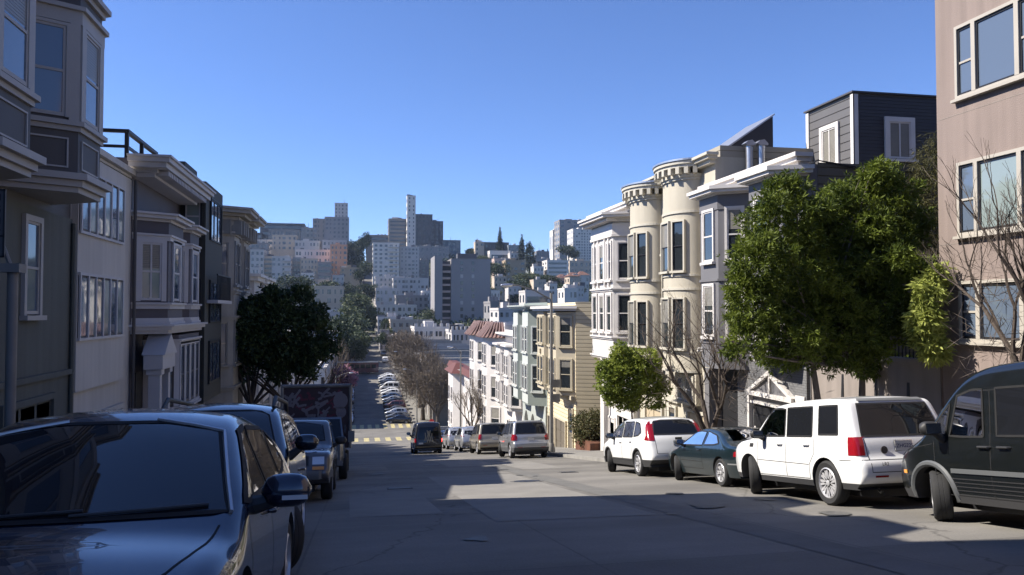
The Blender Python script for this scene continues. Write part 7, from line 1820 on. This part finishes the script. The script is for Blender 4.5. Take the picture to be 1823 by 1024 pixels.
# ---- street lamps
def lamp(x, y, h, arm, label, sign=False, s=1):
    t = thing('street_lamp', (x, y, gz(y)+.13), label, 'street lamp', 'street lamps'); z = gz(y)+.13
    MB().lathe([(.2, -.15), (.2, .1), (.16, .35), (.12, .5)], (x, y, z), seg=12).build('base', 'poleg', t, True)
    MB().tube([(x, y, z+.4), (x, y, z+h*.5), (x, y, z+h)], [.11, .09, .07], 10).build('pole', 'poleg', t, True)
    ax = x+arm; MB().tube([(x, y, z+h-.35), (x+arm*.35, y, z+h+.12), (x+arm*.7, y, z+h+.38), (x+arm*.86, y, z+h+.40)], [.045, .04, .035, .035], 8).build('arm', 'poleg', t, True)
    m = MB(); m.lathe([(0, 0), (.07, .04), (.13, .2), (.14, .4), (.10, .6), (0, .66)], (0, 0, 0), axis='x', seg=12)
    m.v = [(ax*0+x+arm*.82+v[0]*(1 if arm > 0 else -1), y+v[1], z+h+.38+v[2]*.7) for v in m.v]
    hd = m.build('lamp_head', 'metal', t, True)
    m = MB(); m.lathe([(0, 0), (.09, .03), (.07, -.06), (0, -.09)], (x+arm*.82+(.35 if arm > 0 else -.35), y, z+h+.31), seg=10).build('lens', 'lamp', hd, True)
    return t
t = lamp(9.98, 40.0, 8.3, -2.5, 'tall street lamp behind the silver boxy car, its arm reaching over the road')
for (z, dx, w_) in ((3.5, .25, .5), (2.75, .22, .42)):
    s_ = MB().box(9.98+dx-w_/2, 9.98+dx+w_/2, 39.86, 39.88, gz(40)+z, gz(40)+z+.42).build('sign_plate', 'greypaint', t)
lamp(10.3, 79, 9.2, -.9, 'slim lamp post with a short arm near the low white corner house')
lamp(10.35, 168, 9.4, -2.4, 'lamp post rising among the large leafless trees in the valley')
lamp(-3.0, 119, 9.2, 2.3, 'lamp post whose arm shows above the box truck')
lamp(10.4, 215, 9.5, -2.4, 'distant lamp post at the right end of the bus')
lamp(-3.2, 225, 9.5, 2.2, 'distant lamp post among the dark trees left of the far street')
lamp(10.3, 128.5+9, 9.0, -2.2, 'lamp post at the far corner of the crossing in front of the leafless trees')
# ---- stop sign
t = thing('stop_sign', (10.2, 109, gz(109)+.13), 'red octagonal stop sign glimpsed over the roof of the driving van', 'stop sign'); z = gz(109)+.13
MB().tube([(10.2, 109.05, z), (10.2, 109.05, z+2.75)], .03, 8).build('post', 'metal', t, True)
M['stopred'] = plain('sign_red', (.45, .02, .02), .5)
pts = [Vector((10.2+.38*math.cos(a), 109, z+2.45+.38*math.sin(a))) for a in np.linspace(math.pi/8, 2*math.pi+math.pi/8, 8, endpoint=False)]
p_ = MB().extrude(pts, (0, .02, 0)).build('sign_plate', 'stopred', t); 
add_text(p_, 'STOP', 'whitepaint', .26, Vector((10.2, 108.99, z+2.36))-ROOTLOC[t.name], Matrix(((1,0,0),(0,0,-1),(0,1,0))))
# ---- sign and post at the left edge
t = thing('parking_sign', (-3.0, 7.7, gz(7.7)+.1), 'dim pale notice board with cut off dark lettering at the extreme edge of the picture', 'street sign'); z = gz(7.7)+.1
MB().tube([(-3.0, 7.7, z), (-3.0, 7.7, z+2.85)], .045, 10).build('post', 'poleg', t, True)
MB().box(-3.08, -2.92, 7.62, 7.78, z+2.851, z+2.93).build('cap', 'poleg', t)
M['dimsign'] = plain('dim_sign_face', (.085, .085, .09), .5); M['dimink'] = plain('dim_sign_ink', (.02, .02, .025), .6)
zs = z+2.98
pl = MB().box(-3.75, -3.03, 7.60, 7.615, zs, zs+.60).build('sign_plate', 'dimsign', t)
m = MB(); 
for zz in (0, .18, .585): m.box(-3.75, -3.03, 7.594, 7.599, zs+zz, zs+zz+.015)
m.box(-3.045, -3.03, 7.594, 7.599, zs, zs+.6); m.build('border_line', 'dimink', pl)
for i, s_ in enumerate(('N', 'ING', 'M', 'ET')): add_text(pl, s_, 'dimink', .085, Vector((-3.06, 7.597, zs+.50-.105*i))-ROOTLOC[t.name], Matrix(((1,0,0),(0,0,-1),(0,1,0))), align='RIGHT')
# bracket from post to plate
MB().tube([(-3.0, 7.66, z+2.9), (-3.1, 7.63, z+3.2)], .02, 6).build('bracket', 'poleg', t, True)
# ---- cables along the grey house
t = thing('utility_cable', (13.0, 21, 4.5), 'black cables sagging along the roof line of the grey house below the penthouse', 'cable')
m = MB()
for k in range(3):
    pts = [Vector((13.1+.02*k, 27.2, 4.55+.05*k)), Vector((13.2, 24, 4.3-.05*k)), Vector((13.3, 20.85, 4.45)), Vector((15.5, 20.8, 4.2-.06*k)), Vector((18, 20.78, 4.3))]
    m.tube(pts, .018, 5)
m.build('wires', 'black', t, True)
# ---- litter on the kerb by the van
t = thing('paper_litter', (9.35, 9.0, gz(9.0)), 'crumpled pale paper litter lying by the kerb beneath the van', 'litter')
m = MB(); g = random.Random(5); pts = [(9.35+g.uniform(-.16,.16), 10.35+g.uniform(-.1,.1), gz(10.35)+g.uniform(.005,.09)) for _ in range(9)]
m.add(pts, [(0,1,2),(2,3,4),(4,5,6),(6,7,8),(1,3,5),(0,4,8),(2,6,7)]); m.build('paper', 'f_white', t)
# ------------------------------------------------------------------ haze
HZ = .00010
m = MB().box(-1490, 1490, -75, 2990, -30, 130); o = m.build('haze', M['black'], None); o.data.materials.clear()
hm = bpy.data.materials.new('haze_air'); hm.use_nodes = True; nt = hm.node_tree
for n in list(nt.nodes): nt.nodes.remove(n)
pv = N(nt, 'ShaderNodeVolumePrincipled'); pv.inputs['Density'].default_value = HZ; pv.inputs['Color'].default_value = (.62, .76, 1.0, 1); pv.inputs['Anisotropy'].default_value = .2
oo = N(nt, 'ShaderNodeOutputMaterial'); nt.links.new(pv.outputs[0], oo.inputs['Volume']); o.data.materials.append(hm); tag(o, kind='stuff'); o['label'] = 'thin bluish haze in the air'
sc.cycles.volume_bounces = 0
